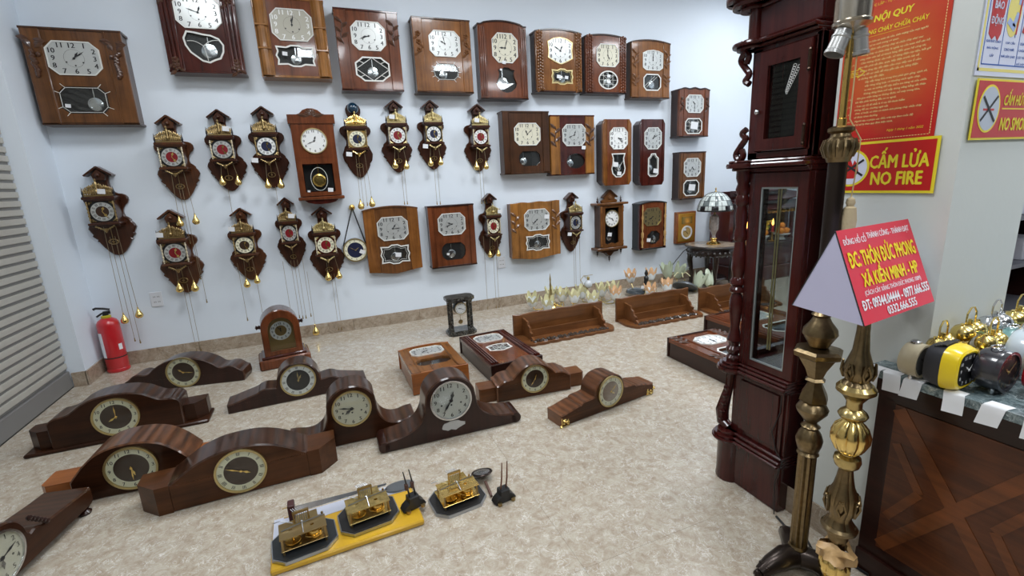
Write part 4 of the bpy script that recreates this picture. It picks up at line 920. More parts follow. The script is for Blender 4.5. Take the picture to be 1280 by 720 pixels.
m10 = mclock('dark mantel clock on carved feet turned sideways, cut off at the left edge', (-1.115,1.85), 78, .17,
    [(0,.235),(.05,.225),(.085,.205),(.108,.17),(.115,.14),(.125,.125,1),(.15,.13),(.175,.118,1),(.25,.112),(.34,.104),(.42,.100,1),(.42,.045),(.40,.028,1)],
    (.128,.082), M_cream, M_cream, W_mantel, W_top2, (6,12), dialkind='full', bezel=M_chrome)
for s in (-1, 1):
    MB().lathe([(.02,0),(.024,.01),(.014,.02),(.02,.03)], 10, (s*.385,-.065,0)).build('foot', W_espresso, m10); MB().lathe([(.02,0),(.024,.01),(.014,.02),(.02,.03)], 10, (s*.385,.065,0)).build('foot', W_espresso, m10)
m = MB(); rn = random.Random(8)
for s in (-1, 1):
    for k in range(6): m.ball((s*(.13+.012*k),-.088,.18-.012*k),.010,6,4)
m.build('carving', W_espresso, m10)

# arched bracket clock
t = thing('bracket_clock', 'upright arched red-brown clock with brass arch dial and side knobs, by the back wall', 'clock', (-.385, 3.735, 0), math.radians(7))
MB().bbox(-.172,.172,-.115,.115,0,.075,.010).build('plinth', W_red, t); MB().bbox(-.150,.150,-.10,.10,.075,.095,.006).build('plinth_moulding', W_mahog, t)
arch = [(-.128,.09),(.128,.09),(.128,.30)]+[(.128*math.cos(PI*k/16), .30+.128*math.sin(PI*k/16)) for k in range(1,16)]+[(-.128,.30)]
hole = [(-.085,.125),(.085,.125),(.085,.285)]+[(.085*math.cos(PI*k/12), .285+.085*math.sin(PI*k/12)) for k in range(1,12)]+[(-.085,.285)]
MB().prism(arch, .095,-.065,.003).build('case', W_mahog, t); MB().prism(arch,-.063,-.090,.006,holes=(hole,)).build('door', W_red, t)
dl = MB().prism(offset(hole,-.002),-.064,-.068).build('dial_plate', M_brassold, t, smooth=0)
MB().ring(shape('round',0,.268,.070,.070,32),shape('round',0,.268,.040,.040,32),-.068,-.072).build('chapter_ring', M_silver, dl, smooth=0)
nm = MB(); numerals(nm,0,.268,-.0725,.055,.055,.016,'round'); nm.build('numerals', M_ink, dl, smooth=0); hands(dl,0,.268,-.075,.045,11,55)
for s in (-1,1): MB().lathe([(.012,0),(.016,.006),(.010,.014),(.018,.026),(.001,.034)],10,M=Matrix.Translation((s*.128,0,.30)) @ Matrix.Rotation(s*PI/2,4,'Y')).build('side_knob', W_espresso, t)
MB().box(-.09,.09,-.080,-.078,.12,.37).build('glass', M_glass, t, smooth=0)

# black marble portico clock
t = thing('portico_clock', 'little black marble portico clock on four columns with white drum dial', 'clock', (.99, 3.72, 0), 0)
O8 = [(-.123,-.05),(-.09,-.085),(.09,-.085),(.123,-.05),(.123,.05),(.09,.085),(-.09,.085),(-.123,.05)]
def slab(m, z0, z1, k, cut=O8):
    n = len(cut); m.add([(x*k, y*k, z0) for x, y in cut]+[(x*k, y*k, z1) for x, y in cut], [(i,(i+1)%n,n+(i+1)%n,n+i) for i in range(n)]+[tuple(range(n)),tuple(range(2*n-1,n-1,-1))])
m = MB(); slab(m,0,.025,1.0); slab(m,.025,.04,.9); m.build('base', M_blackmarble, t, smooth=0)
m = MB(); slab(m,.285,.30,.85); slab(m,.30,.325,.98); m.build('entablature', M_blackmarble, t, smooth=0)
for sx in (-1,1):
    for sy in (-1,1): MB().lathe([(.016,0),(.013,.01),(.013,.235),(.016,.245)],10,(sx*.085,sy*.045,.04)).build('column', M_blackmarble, t)
m = MB().lathe([(.052,0),(.055,.01),(.055,.06),(.052,.07)],28,M=Matrix.Translation((0,.035,.225)) @ Matrix.Rotation(PI/2,4,'X')).build('drum', M_black, t)
dl = MB().prism(shape('round',0,.225,.046,.046,28),-.034,-.038).build('dial', M_white, t, smooth=0); hands(dl,0,.225,-.040,.034,9,20); nm=MB(); numerals(nm,0,.225,-.0385,.037,.037,.008,'round',True); nm.build('numerals',M_ink,dl,smooth=0)
MB().ring(shape('round',0,.225,.052,.052,28),shape('round',0,.225,.046,.046,28),-.034,-.042).build('bezel', M_gilt, t)
m = MB(); m.lathe([(.001,0),(.02,.004),(.001,.008)],16,M=Matrix.Translation((0,0,.10)) @ Matrix.Rotation(PI/2,4,'X')); m.tube([(0,0,.11),(0,0,.18)],.002,5); m.build('pendulum', M_brassold, t)

# ---- box wall clocks lying on their backs, dial up
def lying(label, cx, cy, ang, wd, h, d, **k):
    root = thing('wall_clock', label, 'clock', (0,0,0))
    box_clock(-wd/2, wd/2, 0, h, d, '', root=root, **k)
    # local: x width, z height, -y front ; lay so that front faces up
    root.matrix_world = Matrix.Translation((cx, cy, .004)) @ Matrix.Rotation(math.radians(ang), 4, 'Z') @ Matrix.Rotation(-PI/2, 4, 'X')
    root.rotation_mode = 'XYZ'; return root
lying('orange-wood clock lying face up on the floor with octagonal dial, behind the worn tambour clock', .563, 2.68, 1.0, .355, .50, .13, case=W_orange, panel=W_amber, colm=W_amber, colw=.17, top='arch',
      dial=(.50,.74,.60,.27,'oct'), time=(8,40), win=(.50,.36,.66,.24,'ovalhex','plain'))
lying('dark red-brown clock lying face up beside the orange one, dial toward the wall', 1.045, 2.60, 2.0, .36, .64, .12, case=W_espresso, panel=W_red, colm=W_mahog, colw=.18, coltype='fluted',
      dial=(.50,.80,.54,.22,'oct'), time=(10,10), win=(.50,.47,.44,.20,'vdial','lattice'))
def lying2(label, corner, ang, wd, h, d, **k):
    root = thing('wall_clock', label, 'clock', (0,0,0)); box_clock(-wd/2, wd/2, 0, h, d, '', root=root, **k)
    root.matrix_world = Matrix.Translation((*corner, .004)) @ Matrix.Rotation(math.radians(ang), 4, 'Z') @ Matrix.Rotation(-PI/2, 4, 'X'); return root
lying2('dark-sided clock lying face up in front of the grandfather clock with carved corners', (2.31, 1.86), -1.0, .42, .58, .13, case=W_espresso, panel=W_red, colw=.2, carve='leaf', carvepos=((.82,.24),(.2,.2)),
       dial=(.52,.72,.50,.25,'oct2'), dialm=M_white, time=(5,30), win=(.52,.35,.5,.24,'oct','frame'))
lying2('clock lying face up behind another, mostly hidden by the grandfather clock', (3.02, 2.07), 0.0, .60, .66, .12, case=W_espresso, panel=W_red, colw=.16, coltype='stepped',
       dial=(.50,.72,.50,.27,'oct'), time=(2,5), win=(.5,.30,.5,.26,'oct','frame'))

# ---- wooden wall shelves standing on the floor
def wall_shelf(label, x0, x1, yfront, ang=0, hh=.20, dep=.27):
    L = x1-x0; t = thing('wall_shelf', label, 'shelf', ((x0+x1)/2, yfront+dep/2, 0), math.radians(ang))
    n = 36; up = [(-L/2+L*i/n, hh-.008+.0035*math.cos(i/n*2*PI*4)+.004*(1 if .1 < i/n < .9 else 0)) for i in range(n+1)]
    MB().prism([(-L/2,.0),(L/2,.0)]+list(reversed(up)), dep/2, dep/2-.018, .003).build('back_board', W_shelf, t)
    # scalloped shelf board lying on the floor
    fr = []
    for i in range(49):
        u = i/48; x = -L/2-.005+(L+.01)*u; sc = .012*abs(math.sin(u*PI*8)); e = max(0, 1-min(u, 1-u)/.09); fr.append((x, -dep/2+.012-sc+e*e*.10))
    pl = fr+[(L/2-.01, dep/2-.018),(-L/2+.01, dep/2-.018)]; k = len(pl); m = MB()
    m.add([(x,y,.0) for x,y in pl]+[(x,y,.02) for x,y in pl], [(i,(i+1)%k,k+(i+1)%k,k+i) for i in range(k)]+[tuple(range(k)),tuple(range(2*k-1,k-1,-1))]); m.build('shelf_board', W_shelf, t)
    MB().box(-L/2+.09, L/2-.09, .030, .042, .02, .080).build('rail', W_shelf, t, smooth=0)
    for s in (-1, 1):
        br = [(dep/2-.018,.02),(-.085,.02),(-.08,.035),(-.045,.05),(-.05,.075),(-.02,.085),(-.01,.115),(.02,.13),(.03,.155),(dep/2-.018,.165)]
        m = MB(); m.prism(br, s*(L/2-.08), s*(L/2-.097), .002, M=Matrix(((0,1,0,0),(1,0,0,0),(0,0,1,0),(0,0,0,1)))); m.build('side_bracket', W_shelf, t)
    rn = random.Random(int(L*1000))
    m = MB()
    for i in range(7):
        xc = -L/2+.13+(L-.26)*i/6
        for j in range(5): a = 2*PI*j/5; m.ball((xc+.018*math.cos(a), -dep/2+.055+.020*math.sin(a), .024), .013, 6, 4, .8)
        for s in (-1,1): m.ball((xc+s*.040, -dep/2+.042, .022), .016, 6, 4, .6); m.ball((xc+s*.052, -dep/2+.080, .022), .011, 6, 4, .6)
    m.build('carved_flowers', mat('dark_carved_rosettes', (.045,.028,.018), .22, coat=.8), t); return t
wall_shelf('chestnut wall shelf with scalloped carved edge, leftmost of the three on the floor', 1.325, 2.165, 3.09, 0)
wall_shelf('chestnut wall shelf with scalloped carved edge, middle one of three on the floor', 2.27, 3.05, 3.03, -1, hh=.215)
wall_shelf('chestnut wall shelf half hidden behind the grandfather clock, rightmost of three', 3.10, 3.90, 2.93, -1, hh=.215)
# ------------------------------------------------------------------ fire extinguisher, sockets
M_exred = mat('extinguisher_red', (0.50, 0.012, 0.018), 0.3, coat=0.6)
t = thing('fire_extinguisher', 'red fire extinguisher with black valve standing in the left corner', 'fire extinguisher', (-1.56, 4.215, 0), math.radians(15))
MB().lathe([(.066,0),(.070,.006),(.070,.02),(.066,.028),(.068,.034),(.068,.36),(.066,.375),(.055,.395),(.030,.412),(.022,.415)], 28).build('cylinder', M_exred, t)
MB().lathe([(.0695,.11),(.0695,.118)], 28).build('strap', M_black, t)
MB().lathe([(.026,.408),(.030,.415),(.030,.428),(.022,.432)], 16).build('collar', mat('yellow_collar', (.5,.42,.03), .4), t)
m = MB(); m.lathe([(.018,.43),(.018,.455),(.012,.46)], 12); m.box(-.012,.03,-.012,.012,.44,.462); m.build('valve', M_black, t)
m = MB(); m.tube([(.03,0,.470),(-.01,0,.484),(-.045,0,.492),(-.062,0,.486)], .009, 6); m.tube([(.02,0,.452),(-.02,0,.448),(-.052,0,.428)], .007, 6); m.build('lever', M_black, t)
def curved(mb, r, a0, a1, z0, z1, n=8):
    vs = []; 
    for i in range(n+1):
        a = a0+(a1-a0)*i/n; vs += [(r*math.cos(a), r*math.sin(a), z0), (r*math.cos(a), r*math.sin(a), z1)]
    mb.add(vs, [(2*i, 2*i+2, 2*i+3, 2*i+1) for i in range(n)])
m = MB(); curved(m, .0688, math.radians(195), math.radians(228), .12, .31); m.build('label_sheet', M_paper, t)
m = MB(); curved(m, .0688, math.radians(300), math.radians(322), .17, .215); m.build('check_tag', M_paper, t)
def socket(label, x, z):
    t = thing('wall_socket', label, 'socket', (x, W, z)); MB().bbox(-.040,.040,-.008,-.001,-.058,.058,.003).build('plate', mat('socket_white',(.72,.74,.78),.35), t)
    for k in (-.02, .02):
        m = MB()
        for sx in (-.016, -.006, .010, .020): m.box(sx-.0015,sx+.0015,-.0086,-.0079,k-.005,k+.005)
        m.build('socket_slots', M_dark, t, smooth=0)
socket('white double socket low on the wall beside the fire extinguisher', -1.262, .489)
socket('white double socket low on the wall under the orange walnut clock', 1.615, .459)
# ------------------------------------------------------------------ glass tulip chandeliers on the floor
M_frost = mat('frosted_white_glass', (.78,.82,.84), .3, coat=.3); M_yel = mat('yellow_glass_petal', (.74,.70,.42), .25, coat=.3); M_pea = mat('peach_glass_petal', (.80,.50,.28), .25, coat=.3); M_grn = mat('pale_green_glass', (.50,.56,.42), .25, coat=.3)
def cup_mesh(r, h, mats, petals=6, key=''):
    m = MB(); n = 36; rows = 6; vs = []; fs = []; mi = []
    for k in range(rows+1):
        u = k/rows
        for i in range(n):
            a = 2*PI*i/n; p = abs(math.cos(petals*a/2)); rr = r*(.45+.45*u**.7)*(1+.28*u*(p-.4)); zz = h*(u*(.55+.45*p*u)+0); vs.append((rr*math.cos(a), rr*math.sin(a), zz))
    for k in range(rows):
        for i in range(n): j = (i+1) % n; fs.append((k*n+i, k*n+j, (k+1)*n+j, (k+1)*n+i)); mi.append(1 if k >= 4 else 0)
    fs.append(tuple(range(n-1,-1,-1))); mi.append(0)
    m.v = [tuple(v) for v in vs]; m.f = fs; m.mi = mi
    # give the glass a wall
    return m.mesh('glass_cup', mats, 60)
CUPW = cup_mesh(.068, .14, [M_frost, M_yel]); CUPP = cup_mesh(.066, .14, [M_frost, M_pea]); CUPG = cup_mesh(.072, .17, [M_grn, M_grn], 5)
def chandelier(label, c, cups, arm, stem=True, extra=None, name='chandelier'):
    t = thing(name, label, 'chandelier', (c[0], c[1], 0))
    m = MB(); m.lathe([(.001,0),(.030,.006),(.045,.02),(.03,.035),(.018,.05),(.03,.07),(.012,.085),(.010,.12)], 16); m.build('hub', arm, t)
    for (x, y, z, me, tilt) in cups:
        dx, dy = x-c[0], y-c[1]
        MB().tube([(0,0,.07),(dx*.3,dy*.3,.035),(dx*.6,dy*.6,.012),(dx*.9,dy*.9,max(.012,z-.05)),(dx,dy,z)], .006, 6).build('arm', arm, t)
        MB().tube([(dx*.3,dy*.3,.035),(dx*.35,dy*.35,.065),(dx*.5,dy*.5,.06),(dx*.5,dy*.5,.03)], .004, 5).build('scroll', arm, t)
        o = link('glass_cup', me, t, (dx, dy, z)); o.rotation_euler = (tilt[0], tilt[1], random.random()*2)
        MB().lathe([(.012,-.012),(.026,-.004),(.026,.004)], 12, (dx,dy,z)).build('cup_holder', arm, t)
    return t
Z0 = (0,0)
c = chandelier('gilt chandelier with white tulip cups and tall bell spire, left end of the row', (1.98,3.92), [(1.80,4.02,.05,CUPW,(.2,-.3)),(1.86,3.80,.05,CUPW,(.15,-.1)),(2.13,4.02,.05,CUPW,Z0),(2.20,3.90,.05,CUPW,(-.1,.1)),(2.06,4.12,.05,CUPW,Z0)], M_brassbright)
MB().lathe([(.045,.08),(.042,.085),(.030,.11),(.020,.14),(.012,.17),(.014,.19),(.008,.21),(.011,.24),(.006,.27),(.009,.30),(.003,.34),(.001,.36)], 14, (0,.05,0)).build('bell_spire', M_gilt, c)
c = chandelier('gilt chandelier with one clear glass globe above its tulip cups, second of the lamps', (2.42,3.86), [(2.30,3.72,.05,CUPW,Z0),(2.36,4.02,.05,CUPW,Z0),(2.57,3.98,.05,CUPW,Z0),(2.60,3.78,.05,CUPP,Z0),(2.65,3.90,.07,CUPW,Z0)], M_gilt)
MB().ball((-.02,.10,.20),.042,14,9).build('glass_globe', mat('clear_globe',(.6,.64,.68),.08,coat=.6), c)
m = MB(); m.lathe([(.004,.24),(.012,.245),(.016,.27),(.004,.28)],10,(-.02,.10,0)); m.tube([(-.02,.10,.15),(-.08,.08,.19),(-.12,.08,.26),(-.08,.08,.30),(-.06,.08,.27)],.004,5); m.tube([(-.02,.10,.27),(-.06,.10,.29),(.03,.10,.29)],.003,5); m.build('finial', M_gilt, c)
MB().ball((.16,-.16,.035),.035,12,8).build('brass_ball', M_brassbright, c)
c = chandelier('chandelier with peach-coloured tulip cups and a dark central figure, third of the lamps', (3.05,3.88), [(3.02,4.10,.12,CUPP,(.1,-.2)),(2.96,3.70,.05,CUPP,(.1,-.1)),(3.30,4.12,.10,CUPP,(0,.1)),(3.24,3.78,.05,CUPP,(0,.1))], M_gilt)
m = MB(); m.lathe([(.03,.05),(.02,.08),(.028,.12),(.022,.16),(.026,.19),(.012,.21),(.02,.235),(.012,.26),(.004,.275)], 10, (.03,.04,0)); m.build('dark_figure', M_black, c)
m = MB(); m.lathe([(.09,.03),(.11,.035),(.10,.06),(.03,.075)], 20, (-.05,.10,0)); m.build('bowl', mat('dark_glass_bowl',(.05,.06,.07),.15,coat=.5), c); price_tag(c, -.06, -.02, .11, .04)
c = chandelier('pale green bell-flower lamp leaning on a grey metal shade, right end of row', (3.56,3.88), [(3.48,4.05,.12,CUPG,(-.1,-.15)),(3.55,4.00,.12,CUPG,(.4,.1)),(3.58,3.72,.06,CUPG,(.4,.2)),(3.70,3.66,.07,CUPG,(.3,.6))], M_gilt)
m = MB(); m.lathe([(.13,0),(.12,.02),(.06,.05),(.015,.06)], 24, M=Matrix.Translation((-.09,-.10,.06)) @ Matrix.Rotation(.5,4,'Y') @ Matrix.Rotation(-.3,4,'X')); m.build('grey_shade', mat('grey_metal',(.16,.17,.18),.35,.7), c)
m = MB()
for k in range(6): a = k*PI/3; m.tube([(.0,.06,.16),(.05*math.cos(a),.06+.05*math.sin(a),.19),(.10*math.cos(a),.06+.10*math.sin(a),.15)], .005, 5)
m.build('leaf_spray', M_yel, c)
# ------------------------------------------------------------------ dark carved side table and stained-glass lamp
M_rosew = mat('black_rosewood', (.016,.008,.006), .3, coat=.5)
t = thing('side_table', 'round dark carved wooden side table against the back wall beside the altar', 'table', (3.94, 3.90, 0))
MB().lathe([(.26,.435),(.275,.44),(.28,.452),(.27,.462)], 28).build('tabletop', M_rosew, t)
MB().lathe([(.25,.462),(.25,.4635)], 28).build('marble_inset', M_skirt, t)
m = MB(); m.lathe([(.235,.355),(.25,.37),(.255,.42),(.25,.435)], 28)
for k in range(28):
    a = 2*PI*k/28; m.ball((.252*math.cos(a),.252*math.sin(a),.395),.016,6,4)
    m.ball((.245*math.cos(a+.11),.245*math.sin(a+.11),.355),.012,6,4)
m.build('carved_apron', M_rosew, t)
for k in range(4):
    a = PI/4+k*PI/2+.2; x, y = .21*math.cos(a), .21*math.sin(a); MB().tube([(x*1.02,y*1.02,.38),(x*1.08,y*1.08,.30),(x*.98,y*.98,.16),(x*.98,y*.98,.06),(x*1.08,y*1.08,.0)], [.034,.030,.022,.020,.028], 8).build('leg', M_rosew, t)
m = MB(); m.lathe([(.16,.085),(.17,.095),(.16,.105)], 20); m.build('lower_shelf', M_rosew, t)
t = thing('table_lamp', 'table lamp with black-and-white stained-glass dome shade and cut-glass body', 'lamp', (3.94, 3.88, .4645))
MB().lathe([(.07,0),(.075,.01),(.06,.022),(.03,.035),(.022,.05),(.035,.06),(.030,.07)], 20).build('base', M_brass, t)
MB().lathe([(.022,.07),(.018,.10),(.030,.13),(.045,.16),(.050,.22),(.046,.30),(.030,.32)], 12, flat=True).build('glass_body', mat('cut_glass_body',(.30,.26,.24),.08,coat=1,var=.6,bscale=45), t, smooth=10)
m = MB(); m.lathe([(.012,.32),(.008,.345),(.008,.56),(.014,.565),(.006,.58),(.010,.595),(.002,.61)], 10); m.build('stem', M_brassold, t)
n = 32; rows = [(.175,.36),(.180,.375),(.172,.42),(.150,.475),(.115,.52),(.075,.548),(.035,.560),(.012,.562)]
rnk = random.Random(4); vs = []; fs = []; mi = []
for r, z in rows: vs += [(r*math.cos(2*PI*i/n), r*math.sin(2*PI*i/n), z) for i in range(n)]
for k in range(len(rows)-1):
    for i in range(n):
        j = (i+1) % n; fs.append((k*n+i,k*n+j,(k+1)*n+j,(k+1)*n+i)); q = rnk.random()
        mi.append({0: 2, 1: (0 if i % 4 in (1,2) else 2), 2: (1 if q < .5 else 0), 3: (0 if q < .75 else 1), 4: 0, 5: (0 if i % 2 else 1), 6: 2}[k])
m = MB(); m.v = vs; m.f = fs; m.mi = mi; sh = m.build('lamp_shade', [mat('white_stained_glass',(.62,.68,.66),.2,coat=.3), mat('grey_stained_glass',(.16,.19,.19),.2,coat=.3), mat('black_stained_glass',(.02,.018,.02),.2,coat=.3)], t)
m = MB()
for i in range(16): a = 2*PI*i/16; m.tube([(r*1.004*math.cos(a), r*1.004*math.sin(a), z) for r, z in rows], .0022, 4)
for r, z in rows[1:5]: m.tube([(r*1.004*math.cos(2*PI*i/n), r*1.004*math.sin(2*PI*i/n), z) for i in range(n)], .0022, 4, closed=True)
m.build('lead_came', M_black, sh)
tag(MB().tube([(3.650,3.93,.455),(3.635,4.0,.40),(3.62,4.10,.28),(3.60,4.2,.15),(3.58,4.27,.02),(3.57,4.29,.006)], .004, 6).build('lamp_cable', M_black), 'thin black lamp cable hanging down the left side of the dark side table', 'cable')
# ------------------------------------------------------------------ red altar with pagoda roofs, candle and oranges
M_altar = mat('altar_lacquer', (.085,.012,.012), .28, coat=.4); M_altar2 = mat('altar_dark_lacquer', (.035,.008,.008), .3, coat=.4); M_gold = mat('altar_gilding', (.65,.38,.10), .35, .9)
t = thing('altar', 'dark red lacquered altar with stacked pagoda roofs behind the table lamp', 'altar', (4.735, 4.0, 0))
MB().bbox(-.46,.50,-.26,.26,0,.16,.008).build('base_step', M_altar, t)
MB().bbox(-.44,.50,-.23,.26,.16,.40,.008).build('cabinet', M_altar, t); MB().bbox(-.47,.55,-.27,.28,.40,.43,.006).build('altar_top', M_altar2, t)
MB().box(-.44,.44,.20,.26,.43,1.0).build('back_panel', M_altar2, t, smooth=0)
for s in (-1,1):
    MB().box(s*.44-.03,s*.44+.03,-.02,.26,.43,.80).build('side_panel', M_altar, t, smooth=0)
    MB().lathe([(.03,0),(.022,.02),(.022,.34),(.03,.36)],12,(s*.42,-.10,.43)).build('column', M_altar, t)
for k,(z,hw,dp) in enumerate(((.80,.50,.20),(.90,.44,.17),(1.00,.34,.13))):
    m = MB(); n = 20; vs = []; 
    for i in range(n+1):
        u = i/n*2-1; lift = .055*abs(u)**4; x = hw*u*1.06; vs += [(x,-dp-.06*abs(u)**3,z+lift),(x*.80,.05,z+.085+lift*.3),(x,-dp-.06*abs(u)**3+.01,z-.012+lift)]
    fs = []
    for i in range(n): a = 3*i; b = 3*i+3; fs += [(a,b,b+1,a+1),(a+1,b+1,b+2,a+2),(a+2,b+2,b,a)]
    fs += [(0,1,2),(3*n,3*n+2,3*n+1)]; m.add(vs, fs); 
    for s in (-1,1): m.tube([(s*hw*1.04,-dp-.05,z+.05),(s*hw*1.12,-dp-.07,z+.075),(s*hw*1.16,-dp-.07,z+.115)],[.012,.010,.003],6)
    m.build('pagoda_roof', M_altar, t)
    if k < 2: MB().box(-hw*.80,hw*.80,-.06,.10,z+.05,z+.11).build('roof_storey', M_altar2, t, smooth=0)
m = MB()
for i in range(15): m.ball((-.42+.06*i,-.14,.76),.022,6,4)
m.build('gilded_frieze', M_gold, t)
def on_altar(nm, label, cat, x, y, fn, mats, group=None):
    t = thing(nm, label, cat, (x, y, .431), 0, group); fn(t); return t
def candle(t):
    MB().lathe([(.035,0),(.035,.01),(.012,.02),(.010,.10),(.03,.11)],12).build('candlestick', M_gold, t)
    MB().lathe([(.014,.11),(.014,.18)],10).build('candle_stick_wax', mat('red_wax',(.5,.02,.02),.4), t)
    MB().lathe([(.004,.18),(.012,.195),(.013,.21),(.007,.235),(.001,.26)],10).build('flame', mat('candle_flame',(1,.5,.1),.5,emit=(1,.42,.08,9)), t)
on_altar('altar_candle', 'lit candle glowing orange on the left of the red altar', 'candle', 4.34, 3.80, candle, None)
on_altar('altar_candle', 'lit candle glowing yellow in the middle of the red altar', 'candle', 4.73, 3.80, candle, None)
t = thing('paper_box', 'small cream paper box on the left front corner of the red altar', 'box', (4.42,3.80,.431)); MB().bbox(-.04,.04,-.03,.03,0,.10,.003).build('body', mat('cream_paper',(.75,.68,.5),.6), t); MB().bbox(-.042,.042,-.032,.032,.10,.115,.002).build('lid', mat('cream_paper',(.75,.68,.5),.6), t)
M_or = mat('orange_peel', (.85,.26,.02), .45, bump=.2, bscale=200)
gi = 0
for cx in (4.56, 4.90):
    p = tag(MB().lathe([(.04,0),(.05,.01),(.03,.03),(.03,.05),(.09,.065),(.095,.075)],20).build('fruit_dish', M_white), 'white footed dish of oranges on the red altar, '+('left' if cx < 4.7 else 'right')+' one', 'dish'); p.location = (cx,3.82,.431)
    for (ox, oy, oz) in ((-.04,-.03,0),(.04,-.03,0),(0,.035,0),(0,0,.058)):
        t = thing('orange', 'orange '+('on top of' if oz else ('at the back of' if oy > 0 else ('left in' if ox < 0 else 'right in')))+' the '+('left' if cx < 4.7 else 'right')+' footed dish on the red altar', 'orange', (cx+ox,3.82+oy,.431+.072+oz), 0, 'oranges on the altar'); o = MB().ball((0,0,.036),.037,14,9,.95).build('peel', M_or, t); MB().ball((0,0,.072),.004,6,4).build('stem', mat('green_stem',(.05,.2,.02),.5), t)
t = thing('flower_vase', 'vase of small yellow flowers between the fruit dishes on the altar', 'vase', (4.73,3.90,.431))
MB().lathe([(.02,0),(.035,.03),(.02,.07),(.026,.09)],14).build('vase_body', M_white, t)
m = MB(); rn = random.Random(2)
for k in range(26): m.ball((rn.uniform(-.08,.08),rn.uniform(-.05,.05),.13+rn.uniform(0,.10)),.014,6,4)
m.build('blossoms', mat('yellow_blossom',(.8,.62,.05),.5), t)
m = MB()
for k in range(8): m.tube([(0,0,.08),(rn.uniform(-.07,.07),rn.uniform(-.04,.04),.17)],.002,4)
m.build('stems', mat('green_stem',(.05,.2,.02),.5), t)

# ------------------------------------------------------------------ grandfather clock (its glazed side faces the room)
t = thing('grandfather_clock', 'tall crimson mahogany grandfather clock with glazed side, turned corner column and long glass door', 'clock', (1.70, 1.165, 0))
def catm(p, n):
    p = [Vector(q) for q in p]; o = []
    for i in range(len(p)-1):
        a, b, c, d = p[max(i-1,0)], p[i], p[i+1], p[min(i+2,len(p)-1)]
        for k in range(n): u = k/n; o.append(0.5*((2*b)+(c-a)*u+(2*a-5*b+4*c-d)*u*u+(3*b-a-3*c+d)*u*u*u))
    return o+[p[-1]]
G = WorldMB
def gb(nm, x0,x1,y0,y1,z0,z1,b=.004,m=None,par=None):
    w_ = G(); w_.bbox(x0,x1,y0,y1,z0,z1,b); return w_.build(nm, m or W_gf, par or t)
X0, X1, Y0, Y1 = 1.435, 1.965, 1.035, 1.285
gb('plinth', X0-.012, X1+.012, Y0, Y1, 0, .185)
for x in (X0+.012, X1-.012):
    w_ = G(); w_.lathe([(.052,0),(.054,.01),(.052,.02),(.052,.165),(.056,.175),(.056,.185)], 20, (x, Y1-.005, 0)); w_.build('plinth_corner', W_gf, t)
def moulding(nm, z, steps, ex=.0):
    w_ = G()
    for (o, z0, z1) in steps:
        w_.bbox(X0-o, X1+o, Y0-.0, Y1+o, z+z0, z+z1, .004)
        for x in (X0-.002, X1+.002): w_.lathe([(.026+o+ex, z0),(.028+o+ex,(z0+z1)/2),(.026+o+ex, z1)], 20, (x, Y1-.002, z))
    return w_.build(nm, W_gf, t)
moulding('plinth_moulding', .185, ((.036,0,.012),(.028,.012,.024),(.016,.024,.038)))
gb('lower_panel', X0, X1, Y0, Y1-.01, .22, .475)
w_ = G(); w_.bbox(X0-.006, X0+.002, Y0+.035, Y1-.05, .245, .455, .003); w_.build('raised_panel', W_gf, t)
w_ = G(); w_.box(X0-.008, X0+.001, Y0+.015, Y0+.028, .225, .47); w_.build('edge_strip', W_gf, t)
for x in (X0-.004, X1+.004):
    w_ = G(); w_.tube([(x,Y1-.005,.225),(x,Y1+.028,.24),(x,Y1+.034,.29),(x,Y1+.020,.35),(x,Y1+.004,.41),(x,Y1+.0,.47)], [.020,.024,.026,.021,.016,.018], 10)
    for k in range(5): w_.ball((x-.012,Y1+.026-.005*k,.26+.035*k),.014,7,5)
    w_.build('carved_scroll', W_gf, t)
moulding('waist_moulding', .472, ((.016,0,.010),(.030,.010,.024),(.022,.024,.036),(.012,.036,.046)))
# waist: frame with openings on both sides and front
zb, zt = .518, 1.235
def yz_frame(nm, x0, x1, ya, yb_, za, zb_, oy0, oy1, oz0, oz1, m=None):
    w_ = G(); Mx = Matrix(((0,1,0,0),(1,0,0,0),(0,0,1,0),(0,0,0,1))); w_.prism([(ya,za),(yb_,za),(yb_,zb_),(ya,zb_)], x1, x0, .003, holes=([(oy0,oz0),(oy1,oz0),(oy1,oz1),(oy0,oz1)],), M=Mx); return w_.build(nm, m or W_gf, t)
yz_frame('side_frame', X0, X0+.022, Y0, Y1-.025, zb, zt, 1.072, 1.212, .545, 1.185)
yz_frame('side_frame', X1, X1-.022, Y0, Y1-.025, zb, zt, 1.072, 1.212, .545, 1.185)
w_ = G(); w_.box(X0+.006, X0+.009, 1.070, 1.214, .543, 1.187); w_.build('side_glass', M_cabglass, t, smooth=0)
w_ = G(); w_.ring([(1.072,.545),(1.212,.545),(1.212,1.185),(1.072,1.185)], [(1.078,.551),(1.206,.551),(1.206,1.179),(1.078,1.179)], X0+.004, X0+.010, M=Matrix(((0,1,0,0),(1,0,0,0),(0,0,1,0),(0,0,0,1)))); w_.build('glazing_bevel', M_chrome if False else mat('glass_bevel',(.45,.5,.5),.1,.6), t, smooth=0)
w_ = G(); w_.box(X1-.009, X1-.006, 1.070, 1.214, .543, 1.187); w_.build('side_glass', M_cabglass, t, smooth=0)
w_ = G(); w_.prism([(X0+.03,zb),(X1-.03,zb),(X1-.03,zt),(X0+.03,zt)], Y1-.045, Y1-.022, 0, holes=([(X0+.075,zb+.04),(X1-.075,zb+.04),(X1-.075,zt-.04),(X0+.075,zt-.04)],)); w_.build('front_door', W_gf, t, smooth=0)
w_ = G(); w_.box(X0+.07, X1-.07, Y1-.034, Y1-.031, zb+.035, zt-.035); w_.build('front_glass', M_cabglass, t, smooth=0)
